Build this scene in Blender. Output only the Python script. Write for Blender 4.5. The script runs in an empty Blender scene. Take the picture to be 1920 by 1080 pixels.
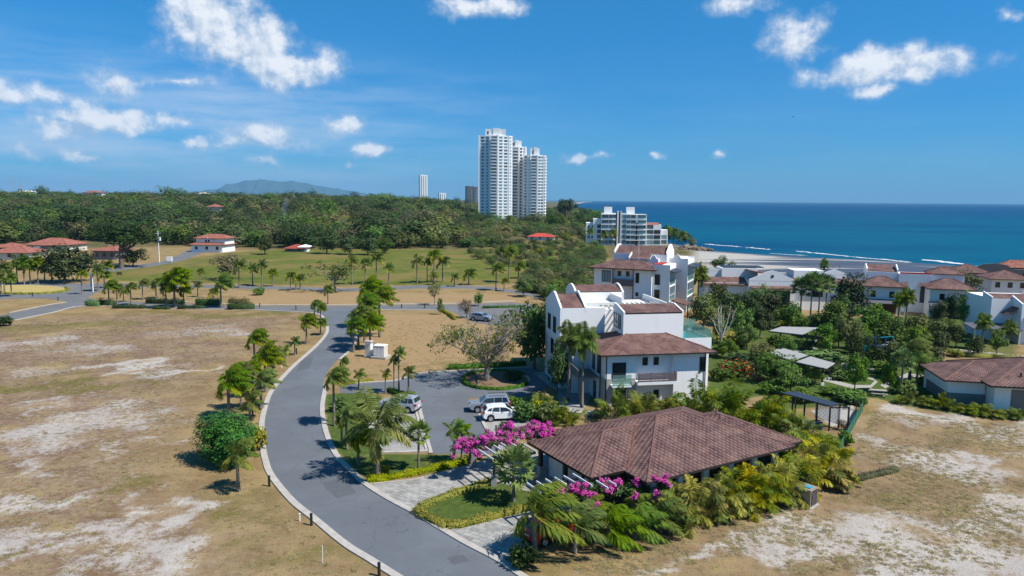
import bpy, bmesh, math, random
import numpy as np
from mathutils import Vector, Matrix
from mathutils.geometry import tessellate_polygon
R = math.radians
scene = bpy.context.scene
col = scene.collection
random.seed(5)
# ------------------------------------------------------------------ camera
F = 1331.0; CAM = np.array([0., 0., 24.])
PITCH = math.atan((540 - 374) / F); ROLL = R(0.43)
_f = np.array([0, math.cos(PITCH), -math.sin(PITCH)]); _u = np.array([0, math.sin(PITCH), math.cos(PITCH)]); _r = np.array([1., 0, 0])
c_, s_ = math.cos(ROLL), math.sin(ROLL)
_r, _u = _r * c_ + _u * s_, _u * c_ - _r * s_
cd = bpy.data.cameras.new('camera'); cam = bpy.data.objects.new('camera', cd); col.objects.link(cam)
cd.sensor_width = 36; cd.lens = 36 * F / 1920; cd.clip_end = 90000; cd.clip_start = 0.5
M = Matrix.Identity(4)
for i in range(3):
    M[i][0], M[i][1], M[i][2], M[i][3] = _r[i], _u[i], -_f[i], CAM[i]
cam.matrix_world = M
scene.camera = cam
SEA = -5.0

def ray(px, py):
    return _f * F + _r * (px - 960) + _u * (540 - py)
def G(px, py, z=0.):                      # point of the plane z seen in that direction of the survey
    d = ray(px, py); t = (z - 24.) / d[2]
    return CAM + d * t
def D(px, py, Y):                         # point at distance Y in that direction
    d = ray(px, py); return CAM + d * (Y / d[1])
def sstep(a, b, x):
    t = np.clip((x - a) / (b - a), 0, 1); return t * t * (3 - 2 * t)
CY = np.array([-300, 200, 310, 335, 352, 383, 415, 455, 500, 700, 1200, 2900, 9000, 30000.])
CX = np.array([310, 290, 262, 226, 197, 173, 150, 121, 116, 128, 160, 218, 900, 4000.])
def coast(y): return np.interp(y, CY, CX)
def terrain(x, y):
    x = np.asarray(x, float); y = np.asarray(y, float)
    d = coast(y) - x
    u = x / np.maximum(y, 1)
    amp = np.interp(u, [-.7, -.45, -.2, -.08, 0, .08], [16.5, 16.5, 15, 9, 1, .4])
    h = amp * sstep(330, 1000, y)
    h = h + 1.2 * np.sin(x * .021 + 1) * np.sin(y * .017) * sstep(330, 500, y) * sstep(0, 200, d)
    shore = np.where((y > 180) & (y < 450), 150., 45.)
    return np.where(d > 0, -5.6 + (h + 5.6) * sstep(0, 1, d / shore), -5.6 - np.clip(-d, 0, 120) * .03)
def GT(px, py):                           # ground point on the terrain
    z = 0.
    for _ in range(12):
        p = G(px, py, z); z = .5 * z + .5 * float(terrain(p[0], p[1]))
    p[2] = float(terrain(p[0], p[1]))
    return p
# ------------------------------------------------------------------ object helpers
def tag(o, label=None, cat=None, group=None, kind=None):
    if label: o['label'] = label
    if cat: o['category'] = cat
    if group: o['group'] = group
    if kind: o['kind'] = kind
    return o
def link(name, me, parent=None, loc=None):
    o = bpy.data.objects.new(name, me); col.objects.link(o)
    if parent is not None: o.parent = parent
    if loc is not None: o.location = loc
    return o
def empty(name, loc, rz=0, label=None, cat=None, group=None):
    o = link(name, None, None, loc); o.rotation_euler = (0, 0, rz); o.empty_display_size = .5
    return tag(o, label, cat, group)
def copy_tree(o, parent=None):
    c = o.copy(); col.objects.link(c)
    if parent is not None: c.parent = parent
    for ch in o.children: copy_tree(ch, c)
    return c

class MB:
    def __init__(s): s.v = []; s.f = []; s.m = []
    def add(s, vs, fs, m=0):
        n = len(s.v); s.v += [tuple(map(float, p)) for p in vs]
        for f in fs: s.f.append([n + i for i in f]); s.m.append(m)
        return s
    def quad(s, *p, m=0): return s.add(p, [list(range(len(p)))], m)
    def box(s, x0, y0, z0, x1, y1, z1, m=0):
        x0, x1 = sorted((x0, x1)); y0, y1 = sorted((y0, y1)); z0, z1 = sorted((z0, z1))
        return s.add([(x0, y0, z0), (x1, y0, z0), (x1, y1, z0), (x0, y1, z0), (x0, y0, z1), (x1, y0, z1), (x1, y1, z1), (x0, y1, z1)],
                     [(0, 3, 2, 1), (4, 5, 6, 7), (0, 1, 5, 4), (1, 2, 6, 5), (2, 3, 7, 6), (3, 0, 4, 7)], m)
    def bar(s, a, b, w, h, m=0, up=(0, 0, 1)):
        a = Vector(a); b = Vector(b); d = (b - a).normalized(); sd = d.cross(Vector(up))
        if sd.length < 1e-4: sd = Vector((1, 0, 0))
        sd.normalize(); u = sd.cross(d); sd *= w / 2; u *= h / 2
        P = [a - sd - u, a + sd - u, a + sd + u, a - sd + u, b - sd - u, b + sd - u, b + sd + u, b - sd + u]
        return s.add(P, [(0, 3, 2, 1), (4, 5, 6, 7), (0, 1, 5, 4), (1, 2, 6, 5), (2, 3, 7, 6), (3, 0, 4, 7)][::1], m)
    def prism(s, poly, z0, z1, m=0, mtop=None):
        a = sum(poly[i][0] * poly[(i + 1) % len(poly)][1] - poly[(i + 1) % len(poly)][0] * poly[i][1] for i in range(len(poly)))
        if a < 0: poly = poly[::-1]
        n = len(poly)
        s.add([(p[0], p[1], z0) for p in poly] + [(p[0], p[1], z1) for p in poly], [(i, (i + 1) % n, n + (i + 1) % n, n + i) for i in range(n)], m)
        tri = tessellate_polygon([[Vector((p[0], p[1], 0)) for p in poly]])
        for zz, fl in ((z1, False), (z0, True)):
            fs = []
            for t in tri:
                A, B, C = [poly[i] for i in t]
                ccw = (B[0] - A[0]) * (C[1] - A[1]) - (B[1] - A[1]) * (C[0] - A[0]) > 0
                fs.append(t if ccw != fl else t[::-1])
            s.add([(p[0], p[1], zz) for p in poly], fs, (m if mtop is None or fl else mtop))
        return s
    def tube(s, pts, r, n=8, m=0, cap=True):
        V, Q = np_tube(np.array(pts, float), np.array(r if hasattr(r, '__len__') else [r] * len(pts), float), n)
        s.add(V, [list(q) for q in Q], m)
        if cap:
            k = len(V); s.add(V[:n], [list(range(n))[::-1]], m); s.add(V[k - n:], [list(range(n))], m)
        return s
    def lathe(s, prof, c=(0, 0, 0), axis='z', n=20, m=0):
        vs = []
        for r, z in prof:
            for i in range(n):
                a = 2 * math.pi * i / n; x, y = r * math.cos(a), r * math.sin(a)
                vs.append((c[0] + x, c[1] + y, c[2] + z) if axis == 'z' else (c[0] + x, c[1] + z, c[2] + y))
        fs = []
        for k in range(len(prof) - 1):
            for i in range(n):
                j = (i + 1) % n; q = (k * n + i, k * n + j, (k + 1) * n + j, (k + 1) * n + i)
                fs.append(q if axis == 'z' else q[::-1])
        return s.add(vs, fs, m)
    def sheet(s, poly, z, m=0):
        tri = tessellate_polygon([[Vector((p[0], p[1], 0)) for p in poly]]); fs = []
        for t in tri:
            A, B, C = [poly[i] for i in t]
            ccw = (B[0] - A[0]) * (C[1] - A[1]) - (B[1] - A[1]) * (C[0] - A[0]) > 0
            fs.append(t if ccw else t[::-1])
        return s.add([(p[0], p[1], z) for p in poly], fs, m)
    def mesh(s, name, mats, smooth=False, bevel=0):
        me = bpy.data.meshes.new(name)
        me.from_pydata(s.v, [], s.f)
        for mt in (mats if isinstance(mats, (list, tuple)) else [mats]): me.materials.append(mt)
        me.polygons.foreach_set('material_index', s.m)
        if smooth: me.polygons.foreach_set('use_smooth', [True] * len(me.polygons))
        uv = me.uv_layers.new(name='UVMap')
        for p in me.polygons:
            n = p.normal; u = Vector((0, 0, 1)).cross(n)
            u = u.normalized() if u.length > 1e-3 else Vector((1, 0, 0)); v = n.cross(u)
            for li in p.loop_indices:
                co = me.vertices[me.loops[li].vertex_index].co; uv.data[li].uv = (co.dot(u), co.dot(v))
        me.update()
        return me
    def build(s, name, mats, parent=None, loc=None, smooth=False):
        return link(name, s.mesh(name, mats, smooth), parent, loc)

def np_tube(P, r, n=6):
    k = len(P); T = np.gradient(P, axis=0); T /= np.linalg.norm(T, axis=1, keepdims=True) + 1e-9
    ref = np.where(np.abs(T[:, 2:3]) > .9, np.array([[1., 0, 0]]), np.array([[0, 0, 1.]]))
    ref = np.broadcast_to(ref[k // 2], T.shape)
    A = np.cross(T, ref); A /= np.linalg.norm(A, axis=1, keepdims=True) + 1e-9
    B = np.cross(T, A)
    a = np.arange(n) * 2 * np.pi / n
    V = P[:, None] + r[:, None, None] * (np.cos(a)[None, :, None] * A[:, None] + np.sin(a)[None, :, None] * B[:, None])
    i = np.arange(k - 1)[:, None] * n; j = np.arange(n)[None]; j2 = (j + 1) % n
    Q = np.stack([i + j, i + n + j, i + n + j2, i + j2], -1).reshape(-1, 4)
    return V.reshape(-1, 3), Q
def np_mesh(name, pieces, mats, smooth=False):
    """pieces: (V, Q, material index, tint scalar or per-vertex)"""
    V = np.concatenate([p[0] for p in pieces]); off = 0; Qs = []; ms = []; ts = []
    for p in pieces:
        Qs.append(p[1] + off); off += len(p[0]); ms.append(np.full(len(p[1]), p[2])); ts.append(np.broadcast_to(np.asarray(p[3], float), (len(p[0]),)))
    Q = np.concatenate(Qs); me = bpy.data.meshes.new(name)
    me.vertices.add(len(V)); me.vertices.foreach_set('co', V.astype(np.float32).ravel())
    me.loops.add(len(Q) * 4); me.loops.foreach_set('vertex_index', Q.astype(np.int32).ravel())
    me.polygons.add(len(Q)); me.polygons.foreach_set('loop_start', np.arange(len(Q), dtype=np.int32) * 4)
    me.polygons.foreach_set('material_index', np.concatenate(ms).astype(np.int32))
    if smooth: me.polygons.foreach_set('use_smooth', np.ones(len(Q), bool))
    for m in mats: me.materials.append(m)
    me.update(calc_edges=True)
    at = me.attributes.new('tint', 'FLOAT', 'POINT'); at.data.foreach_set('value', np.concatenate(ts).astype(np.float32))
    return me
def smooth_line(pts, sub=6):
    pts = [np.array(p, float) for p in pts]; out = []
    for i in range(len(pts) - 1):
        p0 = pts[max(i - 1, 0)]; p1 = pts[i]; p2 = pts[i + 1]; p3 = pts[min(i + 2, len(pts) - 1)]
        for k in range(sub):
            t = k / sub; out.append(.5 * ((2 * p1) + (-p0 + p2) * t + (2 * p0 - 5 * p1 + 4 * p2 - p3) * t * t + (-p0 + 3 * p1 - 3 * p2 + p3) * t ** 3))
    out.append(pts[-1]); return out
def pix(pts, z=0.): return [tuple(G(x, y, z)[:2]) for x, y in pts]
def offset(line, d):
    out = []
    for i, p in enumerate(line):
        a = np.array(line[max(i - 1, 0)][:2]); b = np.array(line[min(i + 1, len(line) - 1)][:2]); t = b - a; t = t / (np.linalg.norm(t) + 1e-9)
        out.append((p[0] - t[1] * d, p[1] + t[0] * d))
    return out
# ------------------------------------------------------------------ materials
def lin(r, g, b):
    f = lambda c: (c / 255 / 12.92) if c / 255 <= .04045 else ((c / 255 + .055) / 1.055) ** 2.4
    return (f(r), f(g), f(b), 1)
class NT:
    def __init__(s, nt): s.nt = nt; s.L = nt.links
    def n(s, t, **kw):
        nd = s.nt.nodes.new(t)
        for k, v in kw.items():
            if k.startswith('i_'): nd.inputs[int(k[2:]) if k[2:].isdigit() else k[2:].replace('_', ' ')].default_value = v
            else: setattr(nd, k, v)
        return nd
    def l(s, a, b): s.L.new(a, b)
    def val(s, sock, v):
        if hasattr(v, 'is_output'): s.L.new(v, sock)
        else: sock.default_value = v
    def math(s, op, a, b=0, c=0, clamp=False):
        nd = s.nt.nodes.new('ShaderNodeMath'); nd.operation = op; nd.use_clamp = clamp
        s.val(nd.inputs[0], a); s.val(nd.inputs[1], b); s.val(nd.inputs[2], c)
        return nd.outputs[0]
    def mix(s, f, a, b, bt='MIX'):
        nd = s.nt.nodes.new('ShaderNodeMix'); nd.data_type = 'RGBA'; nd.blend_type = bt
        s.val(nd.inputs[0], f); s.val(nd.inputs[6], a); s.val(nd.inputs[7], b)
        return nd.outputs[2]
    def noise(s, vec, scale, detail=4, rough=.55, dim='3D'):
        nd = s.nt.nodes.new('ShaderNodeTexNoise'); nd.noise_dimensions = dim
        if vec is not None: s.l(vec, nd.inputs['Vector'])
        nd.inputs['Scale'].default_value = scale; nd.inputs['Detail'].default_value = detail; nd.inputs['Roughness'].default_value = rough
        return nd.outputs[0]
    def ramp(s, f, a, b):                       # smooth step a..b
        nd = s.nt.nodes.new('ShaderNodeMapRange'); nd.interpolation_type = 'SMOOTHSTEP'
        s.val(nd.inputs[0], f); nd.inputs[1].default_value = a; nd.inputs[2].default_value = b
        return nd.outputs[0]
    def attr(s, name):
        nd = s.nt.nodes.new('ShaderNodeAttribute'); nd.attribute_name = name; return nd.outputs['Fac']
    def bump(s, h, strength=.3, dist=.05):
        nd = s.nt.nodes.new('ShaderNodeBump'); nd.inputs['Strength'].default_value = strength; nd.inputs['Distance'].default_value = dist
        s.l(h, nd.inputs['Height']); return nd.outputs[0]
def newmat(name, rough=.7, spec=.3):
    m = bpy.data.materials.new(name); m.use_nodes = True; t = NT(m.node_tree)
    b = m.node_tree.nodes['Principled BSDF']; b.inputs['Roughness'].default_value = rough; b.inputs['Specular IOR Level'].default_value = spec
    return m, t, b
def objco(t): return t.n('ShaderNodeTexCoord').outputs['Object']
def geoco(t): return t.n('ShaderNodeNewGeometry').outputs['Position']
def plain(name, c, rough=.7, spec=.3, var=.12, scale=1.5, metal=0, dirt=0):
    m, t, b = newmat(name, rough, spec); P = geoco(t)
    n = t.noise(P, scale, 5, .65)
    dark = tuple(x * (1 - var) for x in c[:3]) + (1,); lite = tuple(min(1, x * (1 + var)) for x in c[:3]) + (1,)
    cc = t.mix(n, dark, lite)
    if dirt:
        sv = t.n('ShaderNodeVectorMath', operation='MULTIPLY'); t.l(P, sv.inputs[0]); sv.inputs[1].default_value = (1.6, 1.6, .22)
        st = t.ramp(t.noise(sv.outputs[0], .9, 5, .65), .5, .85)
        cc = t.mix(t.math('MULTIPLY', st, dirt), cc, tuple(x * .5 for x in c[:3]) + (1,))
    t.l(cc, b.inputs['Base Color']); b.inputs['Metallic'].default_value = metal
    return m
GAIN = 1.25
def leafmat(name, green, green2, yellow, trans=.25, vary=.35):
    m = bpy.data.materials.new(name); m.use_nodes = True; t = NT(m.node_tree); b = m.node_tree.nodes['Principled BSDF']
    b.inputs['Roughness'].default_value = .6; b.inputs['Specular IOR Level'].default_value = .14
    green, green2, yellow = [tuple(min(.9, x * GAIN) for x in c[:3]) + (1,) for c in (green, green2, yellow)]
    rnd = t.n('ShaderNodeNewGeometry').outputs['Random Per Island']; orn = t.n('ShaderNodeObjectInfo').outputs['Random']
    c = t.mix(rnd, green, green2)
    c = t.mix(t.attr('tint'), c, yellow)
    hv = t.n('ShaderNodeHueSaturation'); t.l(c, hv.inputs['Color'])
    t.l(t.math('MULTIPLY_ADD', orn, .04, .48), hv.inputs['Hue'])
    t.l(t.math('MULTIPLY_ADD', t.math('FRACT', t.math('MULTIPLY', orn, 7.31)), vary, 1 - vary / 2), hv.inputs['Value'])
    t.l(t.math('MULTIPLY_ADD', t.math('FRACT', t.math('MULTIPLY', orn, 3.7)), .3, .82), hv.inputs['Saturation'])
    t.l(hv.outputs[0], b.inputs['Base Color'])
    tr = t.n('ShaderNodeBsdfTranslucent'); t.l(hv.outputs[0], tr.inputs['Color'])
    mx = t.n('ShaderNodeMixShader'); mx.inputs[0].default_value = trans
    t.l(b.outputs[0], mx.inputs[1]); t.l(tr.outputs[0], mx.inputs[2])
    t.l(mx.outputs[0], m.node_tree.nodes['Material Output'].inputs['Surface'])
    return m
def tilemat(name, dark, mid, lite, row=.32, tw=.46, streak=.6):
    """interlocking clay tiles laid by course, one end of each tile lighter"""
    m, t, b = newmat(name, .75, .25)
    uv = t.n('ShaderNodeUVMap').outputs[0]; sp = t.n('ShaderNodeSeparateXYZ'); t.l(uv, sp.inputs[0])
    v = t.math('DIVIDE', sp.outputs[1], row); rw = t.math('FLOOR', v); fv = t.math('FRACT', v)
    uu = t.math('MULTIPLY_ADD', rw, .3333, t.math('DIVIDE', sp.outputs[0], tw)); cl = t.math('FLOOR', uu); fu = t.math('FRACT', uu)
    cv = t.n('ShaderNodeCombineXYZ'); t.l(rw, cv.inputs[0]); t.l(cl, cv.inputs[1])
    wn = t.n('ShaderNodeTexWhiteNoise', noise_dimensions='2D'); t.l(cv.outputs[0], wn.inputs['Vector'])
    big = t.noise(uv, .55, 4, .6)
    c = t.mix(t.math('MULTIPLY_ADD', wn.outputs[0], .6, .1), dark, mid)
    st = t.math('MULTIPLY', t.ramp(fu, .62, .88), t.math('MULTIPLY_ADD', wn.outputs[0], .5, .5))
    c = t.mix(t.math('MULTIPLY', st, streak), c, lite)
    c = t.mix(t.math('MULTIPLY', t.ramp(big, .35, .75), .35), c, lite)
    lichen = t.ramp(t.noise(uv, 1.7, 6, .7), .58, .75)
    c = t.mix(t.math('MULTIPLY', lichen, .35), c, dark)
    t.l(c, b.inputs['Base Color'])
    h = t.math('ADD', t.math('MULTIPLY', t.math('SUBTRACT', 1, fv), .6), t.math('MULTIPLY', t.math('ABSOLUTE', t.math('SUBTRACT', fu, .5)), -.6))
    t.l(t.bump(h, .9, .07), b.inputs['Normal'])
    return m
MT = {}
MT['white'] = plain('white_render', (.83, .825, .81), .85, .2, .04, .8, dirt=.16)
MT['white_worn'] = plain('worn_white_roof', (.72, .71, .68), .9, .1, .22, .35, dirt=.3)
MT['grey_wall'] = plain('grey_render', (.2, .19, .18), .85, .2, .08)
MT['cream'] = plain('cream_render', (.62, .58, .5), .85, .2, .08)
MT['dark'] = plain('dark_bronze', (.018, .016, .016), .5, .4, .2)
MT['fascia'] = plain('dark_fascia', (.03, .024, .024), .6, .3, .2)
MT['wood'] = plain('brown_wood', (.12, .065, .035), .7, .3, .3, 3)
MT['door_wood'] = plain('orange_wood_door', (.36, .17, .06), .6, .3, .2, 3)
MT['stone'] = plain('stone_cladding', (.36, .35, .33), .9, .2, .45, 2.2)
MT['tile'] = tilemat('brown_roof_tile', lin(58, 40, 40), lin(94, 66, 64), lin(160, 128, 114))
MT['tile_pink'] = tilemat('mottled_roof_tile', lin(66, 45, 44), lin(112, 80, 75), lin(162, 130, 116), .34, .4, .45)
MT['tile_far'] = tilemat('terracotta_roof_tile', lin(105, 62, 50), lin(165, 105, 86), lin(185, 130, 112), .4, .5, .35)
MT['tile_red'] = tilemat('red_roof_tile', lin(126, 72, 58), lin(164, 102, 86), lin(184, 132, 114), .5, .6, .3)
MT['ridge'] = plain('ridge_cap', lin(116, 86, 80)[:3], .8, .2, .35, 4)
MT['red_trim'] = plain('red_coping', lin(176, 60, 52)[:3], .8, .2, .1)
MT['slate'] = plain('grey_slate_roof', lin(92, 92, 98)[:3], .8, .2, .15, 2)
MT['metal_roof'] = plain('dark_metal_roof', lin(52, 56, 66)[:3], .45, .4, .15, 1)
MT['steel'] = plain('pale_steel', (.62, .63, .65), .4, .5, .05)
MT['concrete'] = plain('kerb_concrete', lin(172, 166, 158)[:3], .9, .2, .38, 1.3)
MT['concrete_old'] = plain('old_concrete', lin(160, 156, 148)[:3], .9, .2, .3, 1.2)
MT['bark'] = plain('bark', (.16, .13, .1), .95, .1, .4, 6)
MT['palm_bark'] = plain('palm_bark', (.2, .17, .135), .95, .1, .4, 7)
MT['pale_bark'] = plain('pale_bark', (.25, .225, .195), .95, .1, .3, 5)
MT['rail'] = plain('grey_brown_rail', lin(104, 92, 94)[:3], .7, .3, .1)
MT['rust'] = plain('red_shed_roof', lin(150, 72, 58)[:3], .7, .3, .2, .6)
MT['umbrella'] = plain('white_fabric', (.36, .36, .36), .9, .1, .06)
def glassmat(name, c, rough=.08, var=.5):
    m, t, b = newmat(name, rough, .6)
    n = t.noise(geoco(t), .35, 2)
    o = t.n('ShaderNodeObjectInfo').outputs['Random']
    k = t.math('MULTIPLY_ADD', o, var * 2, 1 - var)
    cc = t.n('ShaderNodeVectorMath', operation='SCALE'); cc.inputs[0].default_value = c[:3]; t.l(k, cc.inputs['Scale'])
    t.l(cc.outputs[0], b.inputs['Base Color']); t.l(t.bump(n, .05, .2), b.inputs['Normal'])
    return m
MT['glass'] = glassmat('window_glass', (.022, .03, .034))
MT['glass_teal'] = glassmat('teal_glass', (.12, .24, .26), .1)
MT['glass_tower'] = glassmat('tower_glass', (.11, .17, .19), .15, .85)
def railglass():
    m = bpy.data.materials.new('rail_glass'); m.use_nodes = True; t = NT(m.node_tree); b = m.node_tree.nodes['Principled BSDF']
    b.inputs['Base Color'].default_value = (.25, .4, .38, 1); b.inputs['Roughness'].default_value = .05
    tr = t.n('ShaderNodeBsdfTransparent'); tr.inputs[0].default_value = (.72, .86, .82, 1)
    mx = t.n('ShaderNodeMixShader'); mx.inputs[0].default_value = .3
    t.l(tr.outputs[0], mx.inputs[1]); t.l(b.outputs[0], mx.inputs[2]); t.l(mx.outputs[0], m.node_tree.nodes['Material Output'].inputs['Surface'])
    return m
MT['railglass'] = railglass()
def watermat():
    m, t, b = newmat('pool_water', .08, .5); b.inputs['Base Color'].default_value = lin(60, 150, 155)
    t.l(t.bump(t.noise(geoco(t), 2.5, 3), .15, .1), b.inputs['Normal']); return m
MT['pool'] = watermat()
def asphaltmat(name, c, patch=.4):
    m, t, b = newmat(name, .88, .25); P = geoco(t)
    fine = t.noise(P, 9, 6, .8); big = t.noise(P, .14, 6, .65); mid = t.noise(P, .9, 5, .7)
    cc = t.mix(fine, tuple(x * .8 for x in c[:3]) + (1,), tuple(x * 1.2 for x in c[:3]) + (1,))
    cc = t.mix(t.math('MULTIPLY', t.ramp(big, .4, .7), patch), cc, tuple(x * 1.55 for x in c[:3]) + (1,))
    cc = t.mix(t.math('MULTIPLY', t.ramp(mid, .6, .8), .4), cc, tuple(x * .7 for x in c[:3]) + (1,))
    # hairline cracks
    vo = t.n('ShaderNodeTexVoronoi', feature='DISTANCE_TO_EDGE'); vo.inputs['Scale'].default_value = .16
    wv = t.n('ShaderNodeVectorMath', operation='ADD'); nz = t.n('ShaderNodeTexNoise'); nz.inputs['Scale'].default_value = .8; t.l(P, nz.inputs['Vector'])
    sc = t.n('ShaderNodeVectorMath', operation='SCALE'); t.l(nz.outputs['Color'], sc.inputs[0]); sc.inputs['Scale'].default_value = 2.2
    t.l(P, wv.inputs[0]); t.l(sc.outputs[0], wv.inputs[1]); t.l(wv.outputs[0], vo.inputs['Vector'])
    cr = t.math('SUBTRACT', 1, t.ramp(vo.outputs['Distance'], .0, .012))
    cc = t.mix(t.math('MULTIPLY', cr, .35), cc, tuple(x * .45 for x in c[:3]) + (1,))
    t.l(cc, b.inputs['Base Color']); t.l(t.bump(fine, .2, .02), b.inputs['Normal'])
    return m
MT['asphalt'] = asphaltmat('asphalt', (.118, .129, .143))
MT['asphalt_far'] = asphaltmat('old_asphalt', (.14, .14, .142))
def pavermat(name, a, b_, sx, sy, rot=0.):
    m, t, b = newmat(name, .9, .2); P = geoco(t)
    mp = t.n('ShaderNodeMapping'); mp.inputs['Rotation'].default_value = (0, 0, rot); t.l(P, mp.inputs[0])
    br = t.n('ShaderNodeTexBrick'); t.l(mp.outputs[0], br.inputs['Vector'])
    br.inputs['Scale'].default_value = 1; br.inputs['Brick Width'].default_value = sx; br.inputs['Row Height'].default_value = sy
    br.inputs['Color1'].default_value = a; br.inputs['Color2'].default_value = b_; br.inputs['Mortar'].default_value = tuple(x * .6 for x in a[:3]) + (1,)
    br.inputs['Mortar Size'].default_value = .02
    n = t.noise(P, .8, 6, .7); cc = t.mix(t.math('MULTIPLY', t.ramp(n, .4, .7), .5), br.outputs[0], tuple(x * 1.35 for x in b_[:3]) + (1,))
    n2 = t.noise(P, 3., 6, .75); cc = t.mix(t.math('MULTIPLY', t.ramp(n2, .5, .7), .5), cc, tuple(x * .6 for x in a[:3]) + (1,))
    t.l(cc, b.inputs['Base Color']); return m
MT['paver'] = pavermat('stone_paver', lin(128, 126, 122), lin(160, 158, 153), .7, .45, .55)
MT['paver_bay'] = pavermat('concrete_paver', lin(142, 140, 136), lin(160, 158, 154), .5, .25, .3)
# foliage
MT['coco'] = leafmat('coconut_frond', (.03, .085, .008, 1), (.085, .165, .014, 1), (.36, .33, .02, 1), .3, .25)
MT['areca'] = leafmat('areca_frond', (.034, .09, .006, 1), (.1, .165, .01, 1), (.48, .36, .012, 1), .3, .2)
MT['fan'] = leafmat('fan_leaf', (.05, .1, .025, 1), (.1, .17, .045, 1), (.25, .28, .06, 1), .25, .2)
MT['silver'] = leafmat('silver_fan_leaf', (.17, .22, .21, 1), (.27, .33, .31, 1), (.3, .34, .3, 1), .15, .1)
MT['dark_leaf'] = leafmat('dark_leaf', (.02, .042, .01, 1), (.044, .08, .017, 1), (.12, .16, .03, 1), .2, .75)
MT['mid_leaf'] = leafmat('mid_leaf', (.04, .065, .015, 1), (.08, .11, .026, 1), (.2, .19, .05, 1), .25, .85)
MT['olive_leaf'] = leafmat('olive_leaf', (.07, .082, .028, 1), (.125, .125, .046, 1), (.26, .21, .09, 1), .25, .85)
MT['ficus_leaf'] = leafmat('ficus_leaf', (.022, .078, .012, 1), (.05, .145, .02, 1), (.2, .3, .02, 1), .2, .1)
MT['lime_leaf'] = leafmat('lime_leaf', (.13, .16, .008, 1), (.26, .26, .012, 1), (.42, .36, .02, 1), .25, .15)
MT['garden_leaf'] = leafmat('garden_leaf', (.035, .085, .016, 1), (.08, .16, .025, 1), (.2, .26, .03, 1), .25, .4)
MT['brown_leaf'] = leafmat('brown_leaf', (.1, .08, .035, 1), (.16, .12, .05, 1), (.26, .18, .09, 1), .2, .2)
MT['bract'] = leafmat('magenta_bract', (.46, .006, .22, 1), (.6, .05, .35, 1), (.58, .2, .34, 1), .3, .1)
MT['red_flower'] = leafmat('red_flower', (.4, .03, .05, 1), (.55, .1, .12, 1), (.6, .25, .08, 1), .2, .1)
DENOISE = True
HAZE = 5e-5
EXPOSURE = 0.6
# ------------------------------------------------------------------ plants
def unit(v): return v / (np.linalg.norm(v, axis=-1, keepdims=True) + 1e-9)
def kites(P, N, T, L, W):
    """one kite-shaped leaf per row: centre base P, normal N, direction T"""
    T = unit(T - (T * N).sum(-1, keepdims=True) * N); S = np.cross(N, T)
    L = L[:, None]; W = W[:, None]
    V = np.stack([P, P + T * L * .55 + S * W, P + T * L, P + T * L * .55 - S * W], 1).reshape(-1, 3)
    return V, np.arange(len(V)).reshape(-1, 4)
def leaf_cloud(rng, C, Rr, n, size, tint=.12, up=.35, flat=.85, shell=.5, dome=0., jit=.5):
    C = np.asarray(C, float); Rr = np.asarray(Rr, float); w = Rr ** 2 / (Rr ** 2).sum()
    k = rng.choice(len(C), n, p=w); d = unit(rng.normal(size=(n, 3)))
    rad = Rr[k] * (shell + (1 - shell) * rng.random(n)) * (1 + .22 * (rng.random(n) > .85))
    P = C[k] + d * rad[:, None] * np.array([1, 1, flat])
    cdir = unit(C[k] - np.array([0, 0, C[:, 2].min()])) * dome
    N = unit(d * .7 + cdir + rng.normal(size=(n, 3)) * jit + np.array([0, 0, up])); T = rng.normal(size=(n, 3)) + d * .4 - np.array([0, 0, .3])
    L = size * (.6 + .8 * rng.random(n)); ct = rng.random(len(C)) ** 2 * tint * 2
    V, Q = kites(P, N, T, L, L * .34)
    t = np.clip(ct[k] + rng.random(n) ** 3 * tint * 2, 0, 1)
    return V, Q, np.repeat(t, 4)
def limbs(rng, h0, C, r0, sides=5, lean=(0, 0), n=9):
    out = [np_tube(np.array([[0, 0, -.02], [lean[0] * .5, lean[1] * .5, h0 * .55], [lean[0], lean[1], h0]]), np.array([r0 * 1.25, r0, r0 * .85]), 7)]
    idx = rng.permutation(len(C))[:n]
    for i in idx:
        a = np.array([lean[0], lean[1], h0 * (.8 + .2 * rng.random())]); b = C[i]; m = (a + b) / 2 + rng.normal(size=3) * .03 + np.array([0, 0, -.03])
        out.append(np_tube(np.array([a, m, b]), np.array([r0 * .6, r0 * .4, r0 * .15]), sides))
    return out
PROTO = {}
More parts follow.
